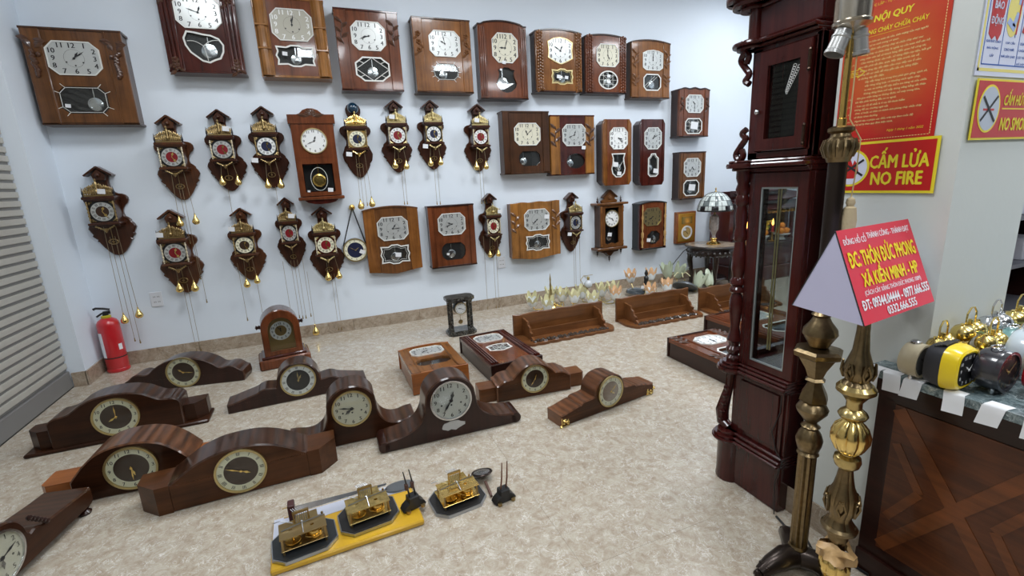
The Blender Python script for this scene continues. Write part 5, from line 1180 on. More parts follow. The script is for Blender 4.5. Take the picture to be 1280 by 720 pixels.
gb('back_panel', X0+.022, X1-.022, Y0, Y0+.015, zb, zt); gb('waist_floor', X0+.02, X1-.02, Y0+.015, Y1-.05, zb, zb+.02); gb('waist_top', X0+.0, X1, Y0, Y1-.02, zt, 1.25)
for x in (X0-.002, X1+.002):
    w_ = G(); pr = [(.024,0),(.026,.015),(.018,.025),(.026,.04),(.028,.05),(.018,.062),(.024,.08),(.028,.085),(.022,.11),(.016,.14),(.024,.20),(.026,.24),(.018,.27),(.028,.28),(.028,.29),(.020,.30),(.028,.31),(.028,.32),(.019,.335),(.026,.37),(.024,.42),(.018,.47),(.024,.48),(.024,.50),(.019,.52),(.022,.56),(.019,.60),(.026,.61),(.026,.625),(.020,.64),(.026,.66),(.020,.68),(.026,.70),(.026,.735)]
    w_.lathe(pr, 18, (x, Y1-.002, zb)); w_.build('turned_column', W_gf, t)
moulding('hood_shelf', 1.243, ((.014,0,.010),(.034,.010,.026),(.026,.026,.036)))
# hood
gb('hood_post', X0, X0+.03, Y1-.05, Y1-.01, 1.28, 1.64); gb('hood_post', X0, X0+.03, Y0, Y0+.016, 1.28, 1.64); gb('hood_post', X1-.03, X1, Y1-.05, Y1-.01, 1.28, 1.64)
gb('hood_back', X0, X1, Y0, Y0+.012, 1.28, 1.64); gb('hood_side', X1-.02, X1, Y0, Y1-.02, 1.28, 1.64)
yz_frame('hood_door', X0-.012, X0+.010, Y0+.022, Y1-.045, 1.305, 1.625, 1.092, 1.205, 1.345, 1.575)
w_ = G(); w_.box(X0-.002, X0+.001, 1.090, 1.207, 1.343, 1.577); w_.build('hood_glass', M_cabglass, t, smooth=0)
gb('hood_rail', X0, X0+.02, Y0, Y1-.01, 1.28, 1.306); gb('hood_rail', X0, X0+.02, Y0, Y1-.01, 1.624, 1.645)
w_ = G(); w_.box(X0+.03, X1-.03, Y1-.03, Y1-.015, 1.28, 1.64); w_.build('dial_board', W_gf, t, smooth=0)
w_ = G(); w_.box(X0+.10, X0+.105, 1.06, 1.23, 1.32, 1.60); w_.build('movement_cover', M_dark, t, smooth=0)
w_ = G()
rn = random.Random(6)
for k in range(22):
    u = (k//2)/10; sd = (k % 2)*2-1; cy = 1.108+.030*u+sd*.0065*(1.15-u); cz = 1.555-.07*u+.003*sd; w_.tube([(X0-.0025, cy+.0048*math.cos(q)*(1.2-u*.6), cz+.0048*math.sin(q)) for q in [2*PI*i/7 for i in range(7)]], .0008, 4, closed=True)
w_.build('etched_lace', M_white, t)
for z in (1.345, 1.56):
    w_ = G(); w_.lathe([(.005,0),(.005,.045)],8,(X0-.015,Y0+.024,z-.02)); w_.ball((X0-.015,Y0+.024,z-.025),.006,6,4); w_.ball((X0-.015,Y0+.024,z+.03),.006,6,4); w_.build('hinge', mat('dark_hinge',(.05,.03,.02),.3,.8), t)
w_ = G(); w_.ball((X0-.022,1.228,1.435),.009,10,6); w_.build('door_knob', M_chrome, t)
for (z0, z1, fl) in ((1.535,1.64,1),(1.28,1.385,-1)):
    for x in (X0-.006, X1+.006):
        w_ = G(); a, b = (z0, z1) if fl > 0 else (z1, z0)
        w_.tube(catm([(x,Y1-.004,a),(x,Y1+.012,a+(b-a)*.12),(x,Y1-.002,a+(b-a)*.3),(x,Y1+.018,a+(b-a)*.55),(x,Y1+.036,a+(b-a)*.8),(x,Y1+.02,b),(x,Y1+.004,a+(b-a)*.85),(x,Y1+.012,a+(b-a)*.65)], 5), .011, 8); w_.build('scroll_bracket', W_gf, t)
moulding('cornice_moulding', 1.642, ((.020,0,.010),(.034,.010,.022),(.012,.022,.030)))
gb('frieze', X0-.004, X1+.004, Y0, Y1-.005, 1.67, 1.765)
w_ = G(); w_.lathe([(.022,0),(.022,.10)],16,(X0,Y1-.012,1.668)); w_.build('frieze_column', W_gf, t)
moulding('crown', 1.762, ((.016,0,.012),(.040,.012,.030),(.060,.030,.052),(.050,.052,.066)))
w_ = G(); w_.prism([(X0,1.825),(X1,1.825),((X0+X1)/2+.14,1.88),((X0+X1)/2,1.96),((X0+X1)/2-.14,1.88)], Y1-.02, Y1+.02, .006); w_.build('pediment', W_gf, t)
# movement and weights seen through the glass
for (x, y) in ((1.60,1.13),(1.70,1.13),(1.80,1.13)):
    w_ = G(); w_.lathe([(.002,0),(.020,.004),(.022,.01),(.022,.19),(.020,.196),(.002,.2)],16,(x,y,.70)); w_.lathe([(.0015,.2),(.0015,.55)],5,(x,y,.70)); w_.build('brass_weight', M_chrome, t)
w_ = G(); w_.lathe([(.002,0),(.055,.005),(.058,.01),(.002,.015)],28,M=Matrix.Translation((1.70,1.19,.62)) @ Matrix.Rotation(PI/2,4,'X')); w_.box(1.694,1.706,1.182,1.186,.66,1.22); w_.build('pendulum', M_brass, t)
for y in (1.095,1.105,1.18,1.19): w_ = G(); w_.lathe([(.003,0),(.003,.62)],6,(1.50,y,.58)); w_.build('chime_rod', M_gilt, t)
WorldMB().tube([(1.428,1.06,.46),(1.425,1.058,.40),(1.424,1.085,.31),(1.424,1.06,.24),(1.418,1.03,.22),(1.415,1.05,.12),(1.41,1.04,.06),(1.40,1.03,.008)], .0018, 5).build('thin_wire', M_black, t)
tag(MB().tube([(1.40,1.02,.006),(1.38,.96,.006),(1.395,.90,.006),(1.36,.85,.006),(1.37,.80,.006),(1.42,.785,.006),(1.425,.72,.006)], .0042, 6).build('floor_cable', M_black), 'black power cable on the floor along the pillar behind the lamp stands', 'cable')
# ------------------------------------------------------------------ clock movements on the floor
def octo(m, cx, cy, hx, hy, c, z0, z1, ang=0):
    pl = [(-hx+c,-hy),(hx-c,-hy),(hx,-hy+c),(hx,hy-c),(hx-c,hy),(-hx+c,hy),(-hx,hy-c),(-hx,-hy+c)]
    M_ = Matrix.Translation((cx,cy,0)) @ Matrix.Rotation(math.radians(ang),4,'Z'); n = 8
    m.add([(x,y,z0) for x,y in pl]+[(x,y,z1) for x,y in pl], [(i,(i+1)%n,n+(i+1)%n,n+i) for i in range(n)]+[tuple(range(n)),tuple(range(2*n-1,n-1,-1))],0,M_)
def movement(label, x, y, z, ang, brass, k=1.0, base=True, basem=None, edge=None):
    t = thing('clock_movement', label, 'clock movement', (x, y, z), math.radians(ang))
    z0 = 0
    if base:
        m = MB(); octo(m,0,0,.108*k,.088*k,.04*k,0,.012); m.build('octagonal_plate', edge or M_steel, t, smooth=0)
        m = MB(); octo(m,0,0,.104*k,.084*k,.039*k,.012,.014); m.build('black_felt', basem or M_dark, t, smooth=0); z0 = .014
    a, b = .076*k, .056*k; zl, zh = z0+.014, z0+.060
    MB().bbox(-a,a,-b,b,zl,zl+.003,.001).build('lower_plate', brass, t, smooth=0)
    top = MB(); top.prism([(-a,-b),(a,-b),(a,b*.2),(a*.7,b*.3),(a*.7,b),(-a*.2,b),(-a*.3,b*.6),(-a,b*.6)], zh, zh+.003, 0, M=Matrix(((1,0,0,0),(0,0,1,0),(0,1,0,0),(0,0,0,1))), holes=(shape('round',-a*.5,-b*.3,.006,.006,10),shape('round',a*.4,-b*.4,.007,.007,10),shape('round',0,b*.3,.005,.005,10))); top.build('top_plate', brass, t, smooth=0)
    for sx in (-1,1):
        for sy in (-1,1): MB().lathe([(.004,0),(.004,zh-z0)],8,(sx*a*.9,sy*b*.55 if sy > 0 else sy*b*.9,z0)).build('pillar', M_brassold, t)
    for (gx, gy, r, gz) in ((-.035*k,-.02*k,.026*k,.022),(.03*k,-.025*k,.028*k,.030),(0,.012*k,.018*k,.038)):
        m = MB(); n = 28; prof = []
        for i in range(n*2): q = r if i % 2 else r*.9; prof.append((gx+q*math.cos(PI*i/n), gy+q*math.sin(PI*i/n)))
        m.prism(prof, z0+gz, z0+gz+.004, 0, M=Matrix(((1,0,0,0),(0,0,1,0),(0,1,0,0),(0,0,0,1)))); m.lathe([(.004,0),(.004,.045)],8,(gx,gy,z0+.012)); m.build('gear', M_brass, t, smooth=0)
    m = MB(); m.lathe([(.024*k,0),(.025*k,.004),(.025*k,.024),(.024*k,.028)],20,(.035*k,-.02*k,z0+.018)); m.build('spring_barrel', M_steel if not base else M_brass, t)
    # hammer rack
    m = MB(); hz = zh+.045
    for sx in (-1,1): m.box(sx*.024*k-.0025,sx*.024*k+.0025,b*.25,b*.25+.004,zh,hz)
    m.box(-.027*k,.027*k,b*.22,b*.36,hz-.008,hz)
    m.build('hammer_bracket', M_brassold, t, smooth=0)
    m = MB()
    for i in range(6): m.tube([(-.018*k+.007*k*i,b*.25,zh+.004),(-.018*k+.007*k*i,b*.30,hz-.006),(-.030*k+.007*k*i,b*.6,hz+.004)],.0013,5)
    m.build('hammer', M_steel, t)
    m = MB(); m.tube([(-a*.9,-b*.2,zh+.006),(0,-b*.1,zh+.010),(a*.95,b*.1,zh+.006)],.0018,5); m.tube([(0,-b*.95,zh+.004),(0,-b*.1,zh+.018)],.0015,5); m.tube([(-a*.4,b*.3,zh+.004),(-a*.9,b*.5,zh+.02),(-a*1.2,b*.7,zh+.012)],.0015,5); m.build('lever', M_steel, t)
    return t
M_yboard = mat('yellow_painted_board', (.62,.36,.02), .3, coat=.4, var=.15, bscale=18)
M_foil = mat('silver_foil', (.66,.69,.80), .35, .35, bump=.5, bscale=30)
t = thing('display_board', 'yellow-edged board lying on the floor and carrying two clock movements', 'board', (-.05, 1.685, 0), math.radians(2.2))
MB().bbox(-.265,.258,-.145,.13,.0,.022,.005).build('board', M_yboard, t)
m = MB(); m.add([(-.262,-.02,.0225),(-.10,.06,.0225),(.10,.07,.0225),(.245,.06,.0225),(.252,.127,.0225),(-.262,.127,.0225)],[(0,1,2,3,4,5)]); m.add([(-.262,-.02,.0235),(-.10,.06,.0235),(.10,.07,.0235),(.245,.06,.0235),(.252,.127,.0235),(-.262,.127,.0235)],[(0,1,2,3,4,5)]); m.build('foil_sheet', M_foil, t, smooth=0)
movement('aged dull brass movement with grey barrel at the left end of the yellow board', -.202, 1.628, .0235, 6, M_brassold, 1.0, basem=mat('dark_steel_plate',(.05,.055,.06),.3,.6))
movement('patchy brass movement on a black octagonal plate in the middle of the yellow board', .022, 1.665, .0235, 6, mat('stained_brass',(.50,.38,.15),.35,.9,var=.7,bscale=60), 1.0)
movement('bright clean brass movement on its own octagonal plate on the floor', .365, 1.635, 0, 6, M_brassbright, 1.0)
t = thing('gong_rods', 'row of thin steel gong rods on a dark block behind the board movements', 'gong', (-.245, 1.755, .0235), math.radians(2))
m = MB(); m.bbox(-.012,.012,-.02,.02,0,.085,.003); m.build('gong_block', mat('maroon_iron',(.06,.02,.02),.35), t)
for i in range(6): MB().tube([(.01,-.015+.006*i,.075-.009*i),(.35,-.02+.007*i,.062-.006*i)],.0014,5).build('gong_rod', M_steel, t)
m = MB()
for zz in (.03,.07): m.tube([(-.03,0,zz),(-.01,0,zz)],.0025,6)
m.build('screw', M_brassold, t)
t = thing('pendulum_bob', 'grey oval pendulum plate lying on the foil at the back of the board', 'pendulum', (.16, 1.79, .0245)); m = MB(); m.lathe([(.06,0),(.062,.003),(.06,.006)],24,sy=.55); m.build('disc', mat('dull_zinc',(.22,.24,.26),.35,.8), t); m = MB(); m.box(-.11,-.05,-.004,.004,.001,.006); m.build('rod', M_steel, t, smooth=0)
def rod_stand(label, x, y, z, ang, steel):
    t = thing('hammer_stand', label, 'clock part', (x, y, z), math.radians(ang))
    m = MB(); m.prism([(-.042,0),(.042,0),(.048,.008),(.040,.022),(.022,.034),(.020,.055),(-.020,.055),(-.022,.034),(-.040,.022),(-.048,.008)], .018, -.018, .003); m.build('cast_foot', M_black, t)
    for i, s in enumerate((-1, 1)):
        m = MB(); m.tube([(s*.012,0,.055),(s*.012-.006*(1 if steel else -1.0),-.002,.10),(s*.012-.014*(1 if steel else -1.0),.004,.165+.0*i)], [.0035,.0035,.002], 7); m.build('rod', M_black if steel else mat('copper_brown_rod',(.20,.10,.07),.35,.8), t)
        if steel: MB().bbox(s*.012-.014,s*.012-.002,-.006,.006,.085,.112,.002).build('hammer_head', mat('brown_leather',(.09,.04,.03),.6), t)
    MB().lathe([(.009,0),(.009,.010)],10,(.03,-.022,.002)).build('nut', M_brassold, t); MB().lathe([(.009,0),(.009,.010)],10,(-.03,-.022,.002)).build('nut', M_brassold, t)
    return t
rod_stand('black cast stand with two dark hammers, at the right end of the yellow board', .190, 1.64, .0225, 14, True)
rod_stand('black cast stand with two copper rods, standing on the floor', .535, 1.55, 0, 8, False)
t = thing('pendulum_bob', 'round silver pendulum disc with wooden rod leaning behind the copper-rod stand', 'pendulum', (.500, 1.72, .0), 0)
m = MB(); m.lathe([(.044,.0),(.047,.004),(.044,.008),(.036,.005)],28,M=Matrix.Translation((0,0,.026)) @ Matrix.Rotation(-.28,4,'X')); m.build('rim', mat('dark_bronze',(.05,.035,.03),.3,.8), t)
m = MB(); m.lathe([(.036,.006),(.018,.009),(.002,.010)],24,M=Matrix.Translation((0,0,.027)) @ Matrix.Rotation(-.28,4,'X')); m.build('disc', mat('engraved_silver',(.5,.5,.5),.25,.9,bump=1,bscale=90), t)
MB().tube([(0,-.045,.015),(-.003,-.10,.010),(-.006,-.135,.008)],.006,7).build('rod', mat('brown_rod',(.12,.06,.045),.4), t)

# ------------------------------------------------------------------ cabinet with alarm clocks
CZ = .69
t = thing('display_cabinet', 'dark brown cabinet with crossed parquet veneer front, against the pillar', 'cabinet', (1.60, .30, 0))
G = WorldMB
w_ = G(); w_.box(1.470, 2.05, -.55, .672, .0, .665); w_.build('body', W_deskdk, t, smooth=0)
w_ = G(); w_.box(1.440, 1.464, -.55, .768, .0, .665); w_.build('front_frame', W_deskdk, t, smooth=0)
def flat_poly(nm, pts, m_, x0=1.4395, th=.0025):
    w_ = G(); n = len(pts); w_.add([(x0-th,y,z) for y,z in pts]+[(x0,y,z) for y,z in pts], [(i,(i+1)%n,n+(i+1)%n,n+i) for i in range(n)]+[tuple(range(n)),tuple(range(2*n-1,n-1,-1))]); return w_.build(nm, m_, t, smooth=0)
def band(nm, p, q, wd, m_, th): 
    p = Vector(p); q = Vector(q); d = (q-p).normalized(); n = Vector((-d.y,d.x))*wd/2; flat_poly(nm, [tuple(p-n),tuple(q-n),tuple(q+n),tuple(p+n)], m_, th=th)
for k, cy in enumerate((.555, .20, -.155)):
    hw, hz, cz = .165, .235, .345; L_, R_, B_, T_ = cy+hw, cy-hw, cz-hz, cz+hz
    flat_poly('veneer_panel', [(L_,B_),(R_,B_),(cy,cz)], W_desk); flat_poly('veneer_panel', [(L_,T_),(R_,T_),(cy,cz)], W_desk)
    flat_poly('veneer_panel', [(L_,B_),(L_,T_),(cy,cz)], W_desk); flat_poly('veneer_panel', [(R_,B_),(R_,T_),(cy,cz)], W_desk)
    band('inlay_band', (L_-.01,T_-.01), (R_+.01,B_+.01), .034, W_desk2, .0045); band('inlay_band', (L_-.01,B_+.01), (R_+.01,T_-.01), .034, W_desk2, .0050)
    band('inlay_band', (L_-.015,cz+.12), (L_-.085,cz), .022, W_desk2, .004); band('inlay_band', (L_-.085,cz), (L_-.015,cz-.12), .022, W_desk2, .0042)
    band('inlay_band', (R_+.015,cz+.12), (R_+.085,cz), .022, W_desk2, .004); band('inlay_band', (R_+.085,cz), (R_+.015,cz-.12), .022, W_desk2, .0042)
w_ = G(); w_.box(1.430, 1.440, -.55, .768, .0, .07); w_.build('plinth', W_deskdk, t, smooth=0)
w_ = G(); w_.box(1.425, 1.440, -.55, .768, .60, .665); w_.build('top_rail', W_deskdk, t, smooth=0)
w_ = G(); pl = [(1.375,-.58),(2.08,-.58),(2.08,.675),(1.463,.675),(1.463,.775),(1.375,.775)]; n = 6
w_.add([(x,y,CZ-.023) for x,y in pl]+[(x,y,CZ-.002) for x,y in pl]+[(x+(.002 if x < 1.4 else -.002),y,CZ) for x,y in pl], [(i,(i+1)%n,n+(i+1)%n,n+i) for i in range(n)]+[(n+i,n+(i+1)%n,2*n+(i+1)%n,2*n+i) for i in range(n)]+[tuple(range(n)),tuple(range(3*n-1,2*n-1,-1))])
o = w_.build('stone_countertop', M_counter, smooth=0); tag(o, 'grey-green granite slab lying on top of the dark parquet cabinet', 'countertop')
# price slips hanging over the edge
for i, (y, lab) in enumerate(((.752,'white price slip over the granite edge, half behind the brass lamp stand'),(.712,'white price slip on the granite edge left of the cream alarm clock'),(.655,'white price slip on the granite edge in front of the cream alarm clock'),(.575,'white price slip on the granite edge in front of the yellow and black clock'),(.492,'white price slip on the granite edge in front of the dark grey drum clock'),(.425,'white price slip on the granite edge at the right border of the photo'))):
    m = MB(); hw = .021; tl = (.004,-.004,.003,-.003,.005,0)[i]
    pts = [(1.402,CZ+.0015),(1.376,CZ+.0018),(1.3725,CZ-.002),(1.3705,CZ-.022),(1.366,CZ-.046)]
    vs = [(x,y+hw+tl*k*.6,z-.001*k) for k,(x,z) in enumerate(pts)]+[(x,y-hw+tl*k*.6,z) for k,(x,z) in enumerate(pts)]
    m.add(vs, [(k,k+1,5+k+1,5+k) for k in range(4)]); o = m.build('price_slip', M_paper, smooth=60); tag(o, lab, 'price tag')

def alarm_drum(label, x, y, dia, dep, body, rim, face=None, bells=None, ang=0, top='ring', z=CZ, h0=.006, strip=None, numm=None):
    t = thing('alarm_clock', label, 'clock', (x, y, z), math.radians(ang)); r = dia/2; zc = r+h0
    Rx = Matrix.Translation((0,dep/2,zc)) @ Matrix.Rotation(PI/2,4,'X')
    MB().lathe([(r*.7,0),(r*.92,.002),(r*.98,.008),(r,.014),(r,dep-.010),(r*.97,dep-.002),(r*.95,dep)],36,M=Rx).build('body', body, t)
    yf = -dep/2
    MB().ring(shape('round',0,zc,r*.99,r*.99,36), shape('round',0,zc,r*.86,r*.86,36), yf+.004, yf-.005).build('bezel', rim, t)
    d = MB().prism(shape('round',0,zc,r*.88,r*.88,36), yf+.001, yf-.001).build('dial', face or M_white, t, smooth=0)
    nm = MB(); numerals(nm,0,zc,yf-.0014,r*.68,r*.68,r*.17,'round'); nm.build('numerals', numm or M_ink, d, smooth=0); hands(d,0,zc,yf-.002,r*.62,10,8,numm or M_ink)
    for s in (-1,1): MB().lathe([(.003,0),(.005,.004),(.004,h0+.008)],8,(s*r*.45,yf+.012,0)).build('foot', M_chrome, t)
    if bells:
        for s in (-1,1):
            MB().lathe([(r*.50,0),(r*.48,.008),(r*.36,.018),(r*.12,.024),(.004,.026),(.004,.030)],20,M=Matrix.Translation((s*r*.52,0,zc+r*.86)) @ Matrix.Rotation(s*.38,4,'Y')).build('bell', bells, t)
        MB().tube([(-r*.42,0,zc+r+.012),(-r*.40,0,zc+r+.045),(-r*.15,0,zc+r+.060),(r*.15,0,zc+r+.060),(r*.40,0,zc+r+.045),(r*.42,0,zc+r+.012)],.0022,6).build('handle', bells, t)
        MB().bbox(-.004,.004,-.004,.004,zc+r,zc+r+.028,.001).build('hammer', bells, t)
    elif top == 'ring':
        n = 16; MB().tube([(.017*math.cos(2*PI*i/n),.010*math.sin(2*PI*i/n),zc+r+.004) for i in range(n)],.002,6,closed=True).build('carry_ring', M_chrome, t)
    elif top == 'button': MB().lathe([(.012,0),(.012,.006),(.008,.009)],14,(0,0,zc+r-.002)).build('alarm_button', M_chrome, t)
    return t
M_goldbody = mat('gold_plated_case', (.72,.56,.20), .22, 1.0)
M_creamb = mat('aged_cream_enamel', (.50,.43,.29), .35, var=.12, bscale=25, coat=.3)
alarm_drum('aged cream drum alarm clock with dark dial, at the left end of the granite counter', 1.396, .675, .090, .038, M_creamb, M_creamb, mat('tarnished_dial',(.10,.10,.10),.4), top='button', ang=2)
alarm_drum('gold twin-bell alarm clock directly behind the aged cream drum clock', 1.462, .652, .085, .030, M_goldbody, M_goldbody, bells=M_goldbody)
alarm_drum('dark grey glossy drum alarm clock with open black dial and ring on top', 1.466, .545, .103, .048, mat('charcoal_enamel',(.025,.025,.032),.22,coat=.7), mat('charcoal_enamel',(.025,.025,.032),.22), mat('black_dial',(.02,.02,.02),.3), numm=M_gilt)
alarm_drum('small gold alarm clock peeping out behind the yellow and black clock', 1.478, .606, .075, .022, M_goldbody, M_goldbody)
alarm_drum('gold twin-bell alarm clock with ribbed rim, between the yellow clock and the pale blue one', 1.565, .596, .092, .036, M_goldbody, M_goldbody, bells=M_goldbody)
alarm_drum('taller gold twin-bell alarm clock in the back row touching the pillar side', 1.575, .648, .105, .030, M_goldbody, M_goldbody, bells=M_goldbody)
alarm_drum('silver chrome twin-bell alarm clock in the back row', 1.690, .645, .110, .032, M_chrome, M_chrome, bells=M_chrome)
alarm_drum('gold twin-bell alarm clock in the back row at the right border of the photo', 1.805, .640, .110, .032, M_goldbody, M_goldbody, bells=M_goldbody)
alarm_drum('large pale blue drum alarm clock with small chrome ring on top', 1.625, .552, .122, .045, mat('pale_blue_enamel',(.52,.60,.66),.25,coat=.6), mat('cream_rim',(.60,.56,.46),.3), M_white)
alarm_drum('red drum alarm clock with cream rim, cut by the right border of the photo', 1.535, .490, .086, .035, mat('red_enamel',(.42,.01,.02),.25,coat=.6), mat('cream_rim',(.60,.56,.46),.3), M_white)
alarm_drum('teal alarm clock half hidden behind the large pale blue one', 1.680, .603, .105, .030, mat('teal_enamel',(.12,.26,.25),.35,coat=.3), M_chrome, M_white)
# rounded-square yellow and black clock
t = thing('alarm_clock', 'rounded yellow and black alarm clock with black dial, second on the counter', 'clock', (1.410, .602, CZ), math.radians(2), None, .86)
def sq(cx, cz, h, n=36, p=3.2): return [(cx+h*abs(math.cos(2*PI*i/n))**(2/p)*(1 if math.cos(2*PI*i/n) >= 0 else -1), cz+h*abs(math.sin(2*PI*i/n))**(2/p)*(1 if math.sin(2*PI*i/n) >= 0 else -1)) for i in range(n)]
def loft(m, rings):
    n = len(rings[0][1]); vs = []
    for y, r in rings: vs += [(x,y,z) for x,z in r]
    fs = []
    for k in range(len(rings)-1):
        for i in range(n): j = (i+1)%n; fs.append((k*n+i,k*n+j,(k+1)*n+j,(k+1)*n+i))
    fs.append(tuple(range(n-1,-1,-1))); fs.append(tuple((len(rings)-1)*n+i for i in range(n))); m.add(vs, fs)
m = MB(); loft(m, [(.045,sq(0,.066,.045)),(.042,sq(0,.066,.056)),(.022,sq(0,.066,.063)),(.0,sq(0,.066,.065))]); m.build('rear_shell', mat('matt_black_plastic',(.03,.03,.035),.5), t)
m = MB(); loft(m, [(.0,sq(0,.066,.0655)),(-.018,sq(0,.066,.064)),(-.034,sq(0,.066,.058)),(-.038,sq(0,.066,.052)),(-.036,sq(0,.066,.047))]); m.build('front_shell', mat('bright_yellow_plastic',(.85,.62,.01),.3,coat=.4), t)
m = MB(); m.prism(sq(0,.066,.0475), -.034, -.0375); d = m.build('dial', M_black, t, smooth=0); nm = MB(); numerals(nm,0,.066,-.038,.037,.037,.010,'rect'); nm.build('numerals', M_white, d, smooth=0); hands(d,0,.066,-.0385,.032,10,8,M_white)
m = MB(); 
for k in range(4): m.strip((-.04,.124+.003*k),(.03,.127+.003*k),.0022,.03-.006*k,.02-.006*k)
m.build('alarm_bar', M_black, t)

# dark shelving far behind the pillar
t = thing('shelf_unit', 'dark shelving with pale goods seen past the right edge of the pillar', 'shelf', (4.3, 1.9, 0))
MB().box(-.5,.9,.25,.28,0,1.6).build('back_board', W_deskdk, t, smooth=0)
for s in (-.5,.9): MB().box(s,s+.03,-.2,.25,0,1.6).build('side_board', W_deskdk, t, smooth=0)
for z in (.1,.45,.8,1.15,1.5): MB().box(-.47,.9,-.2,.25,z,z+.03).build('shelf_plank', mat('grey_plank',(.12,.12,.14),.5), t, smooth=0)
for i,(x,z,wd,col) in enumerate(((-.35,.48,.25,(.2,.2,.24)),(.0,.83,.5,(.6,.62,.7)),(.1,1.18,.4,(.15,.15,.18)),(-.3,.83,.2,(.08,.08,.1)),(.5,.48,.3,(.4,.4,.45)))):
    tag(MB().bbox(4.3+x,4.3+x+wd,1.75,2.1,z+.001,z+.16,.006).build('storage_box', mat('box_colour_%d' % i, col, .5)), ('dark grey flat box, left on the low shelf','long pale lilac box on the middle shelf','charcoal box on the upper shelf','small black box beside the pale lilac one','mid grey box, right on the low shelf')[i]+' behind the pillar', 'box')

# ------------------------------------------------------------------ notices on the pillar
M_pred = mat('notice_red', (.50,.012,.012), .35); M_pyel = mat('notice_yellow', (.80,.66,.03), .4); M_pwhite = mat('notice_white', (.68,.71,.86), .4)
def M_noticegrad():
    def b(nt, p):
        N = nt.nodes.new; L = nt.links.new; tc = N('ShaderNodeTexCoord'); gr = N('ShaderNodeTexGradient'); gr.gradient_type = 'SPHERICAL'; mp = N('ShaderNodeMapping'); mp.inputs['Scale'].default_value = (5.5,1,5.0); L(tc.outputs['Object'], mp.inputs[0]); L(mp.outputs[0], gr.inputs[0])
        nz = N('ShaderNodeTexNoise'); nz.inputs['Scale'].default_value = 25; L(tc.outputs['Object'], nz.inputs['Vector']); ad = N('ShaderNodeMath'); ad.operation = 'MULTIPLY_ADD'; L(nz.outputs[0], ad.inputs[0]); ad.inputs[1].default_value = .30; L(gr.outputs[0], ad.inputs[2])
        cr = N('ShaderNodeValToRGB'); e = cr.color_ramp.elements; e[0].position = .18; e[0].color = (.50,.015,.01,1); e[1].position = 1.0; e[1].color = (.58,.13,.02,1); L(ad.outputs[0], cr.inputs[0]); L(cr.outputs[0], p.inputs['Base Color']); p.inputs['Roughness'].default_value = .35
    return ramp_mat('printed_red_orange_board', b)
def board(nm, label, loc, rz, hw, hh, m_, th=.003, cat='sign'):
    t = thing(nm, label, cat, loc, rz); MB().box(-hw,hw,-th,-.0005,-hh,hh).build('board', m_, t, smooth=0); return t
def frame_lines(m, hw, hh, y, wd, dash=0):
    for p, q in (((-hw,-hh),(hw,-hh)),((hw,-hh),(hw,hh)),((hw,hh),(-hw,hh)),((-hw,hh),(-hw,-hh))):
        P_, Q_ = Vector(p), Vector(q); L_ = (Q_-P_).length
        if not dash: d = (Q_-P_).normalized()*wd/2; m.strip(P_-d, Q_+d, wd, y+.0004, y)
        else:
            n = int(L_/dash); 
            for k in range(n): m.strip(P_.lerp(Q_,(k+.1)/n), P_.lerp(Q_,(k+.75)/n), wd, y+.0004, y)
# big fire-regulation notice
t = board('fire_rules_notice', 'tall red and orange notice with yellow Vietnamese fire rules on the pillar', (PX0, .868, 1.510), -PI/2, .126, .205, M_noticegrad())
y = -.0034; m = MB(); frame_lines(m, .116, .195, y, .0014, .0065); m.build('dashed_border', mat('pale_yellow_ink',(.80,.72,.30),.4), t, smooth=0)
m = MB()
put_text(m, 'CỘNG HÒA XÃ HỘI CHỦ NGHĨA VIỆT NAM', 0.0, .172, y, wd=.165, bold=.01); put_text(m, 'ĐỘC LẬP - TỰ DO - HẠNH PHÚC', 0.0, .157, y, wd=.135, bold=.01)
put_text(m, 'NỘI QUY', -.003, .122, y, h=.026, wd=.092, bold=.05, slant=.12); put_text(m, 'PHÒNG CHÁY CHỮA CHÁY', -.004, .092, y, h=.0150, wd=.168, bold=.035, slant=.12)
put_text(m, 'Ngày 1 tháng 1 năm 2022', .058, -.176, y, wd=.085, bold=.01, slant=.25)
m.strip((-.06,.0785),(.04,.0785),.0007,y+.0003,y); m.build('headline', M_pyel, t, smooth=0)
body = ['Để đảm bảo an toàn tài sản, tính mạng của mọi người','và trật tự an ninh trong cơ quan.','Nay quy định việc phòng cháy và chữa cháy như sau:',
 'Điều I|: Phòng cháy và chữa cháy là nghĩa vụ của toàn thể cán bộ','công nhân viên kể cả khách hàng đến quan hệ công tác.',
 'Điều II|: Cấm không được câu mắc, sử dụng điện tùy tiện, hết giờ','làm việc phải tắt đèn, quạt, bếp điện trước khi về.',
 'Điều III|: Không dùng dây dẫn điện cắm trực tiếp vào ổ cắm.','Không để các chất dễ cháy gần cầu chì, bảng điện','và đường dây dẫn điện.',
 '>Sắp xếp hàng hóa trong kho phải gọn gàng, sạch sẽ,','>xếp riêng từng loại, có khoảng cách ngăn cháy,','>xa mái, xa tường để tiện kiểm tra hàng và cứu chữa.','>Không dùng khóa mở nắp thùng xăng bằng sắt thép.',
 'Điều IV|: Khi giao nhận hàng xe không được nổ máy trong kho,','khi đậu phải hướng đầu xe ra ngoài.',
 'Điều V|: Trên các lối đi nhất là ở các lối thoát hiểm','không để các chướng ngại vật.',
 'Điều VI|: Đơn vị hoặc cá nhân có thành tích phòng cháy chữa cháy','sẽ được khen thưởng.','Điều VII|: Người nào vi phạm các điều trên tùy theo mức độ','sẽ bị xử lý theo quy định hiện hành.']
m = MB(); z = .066
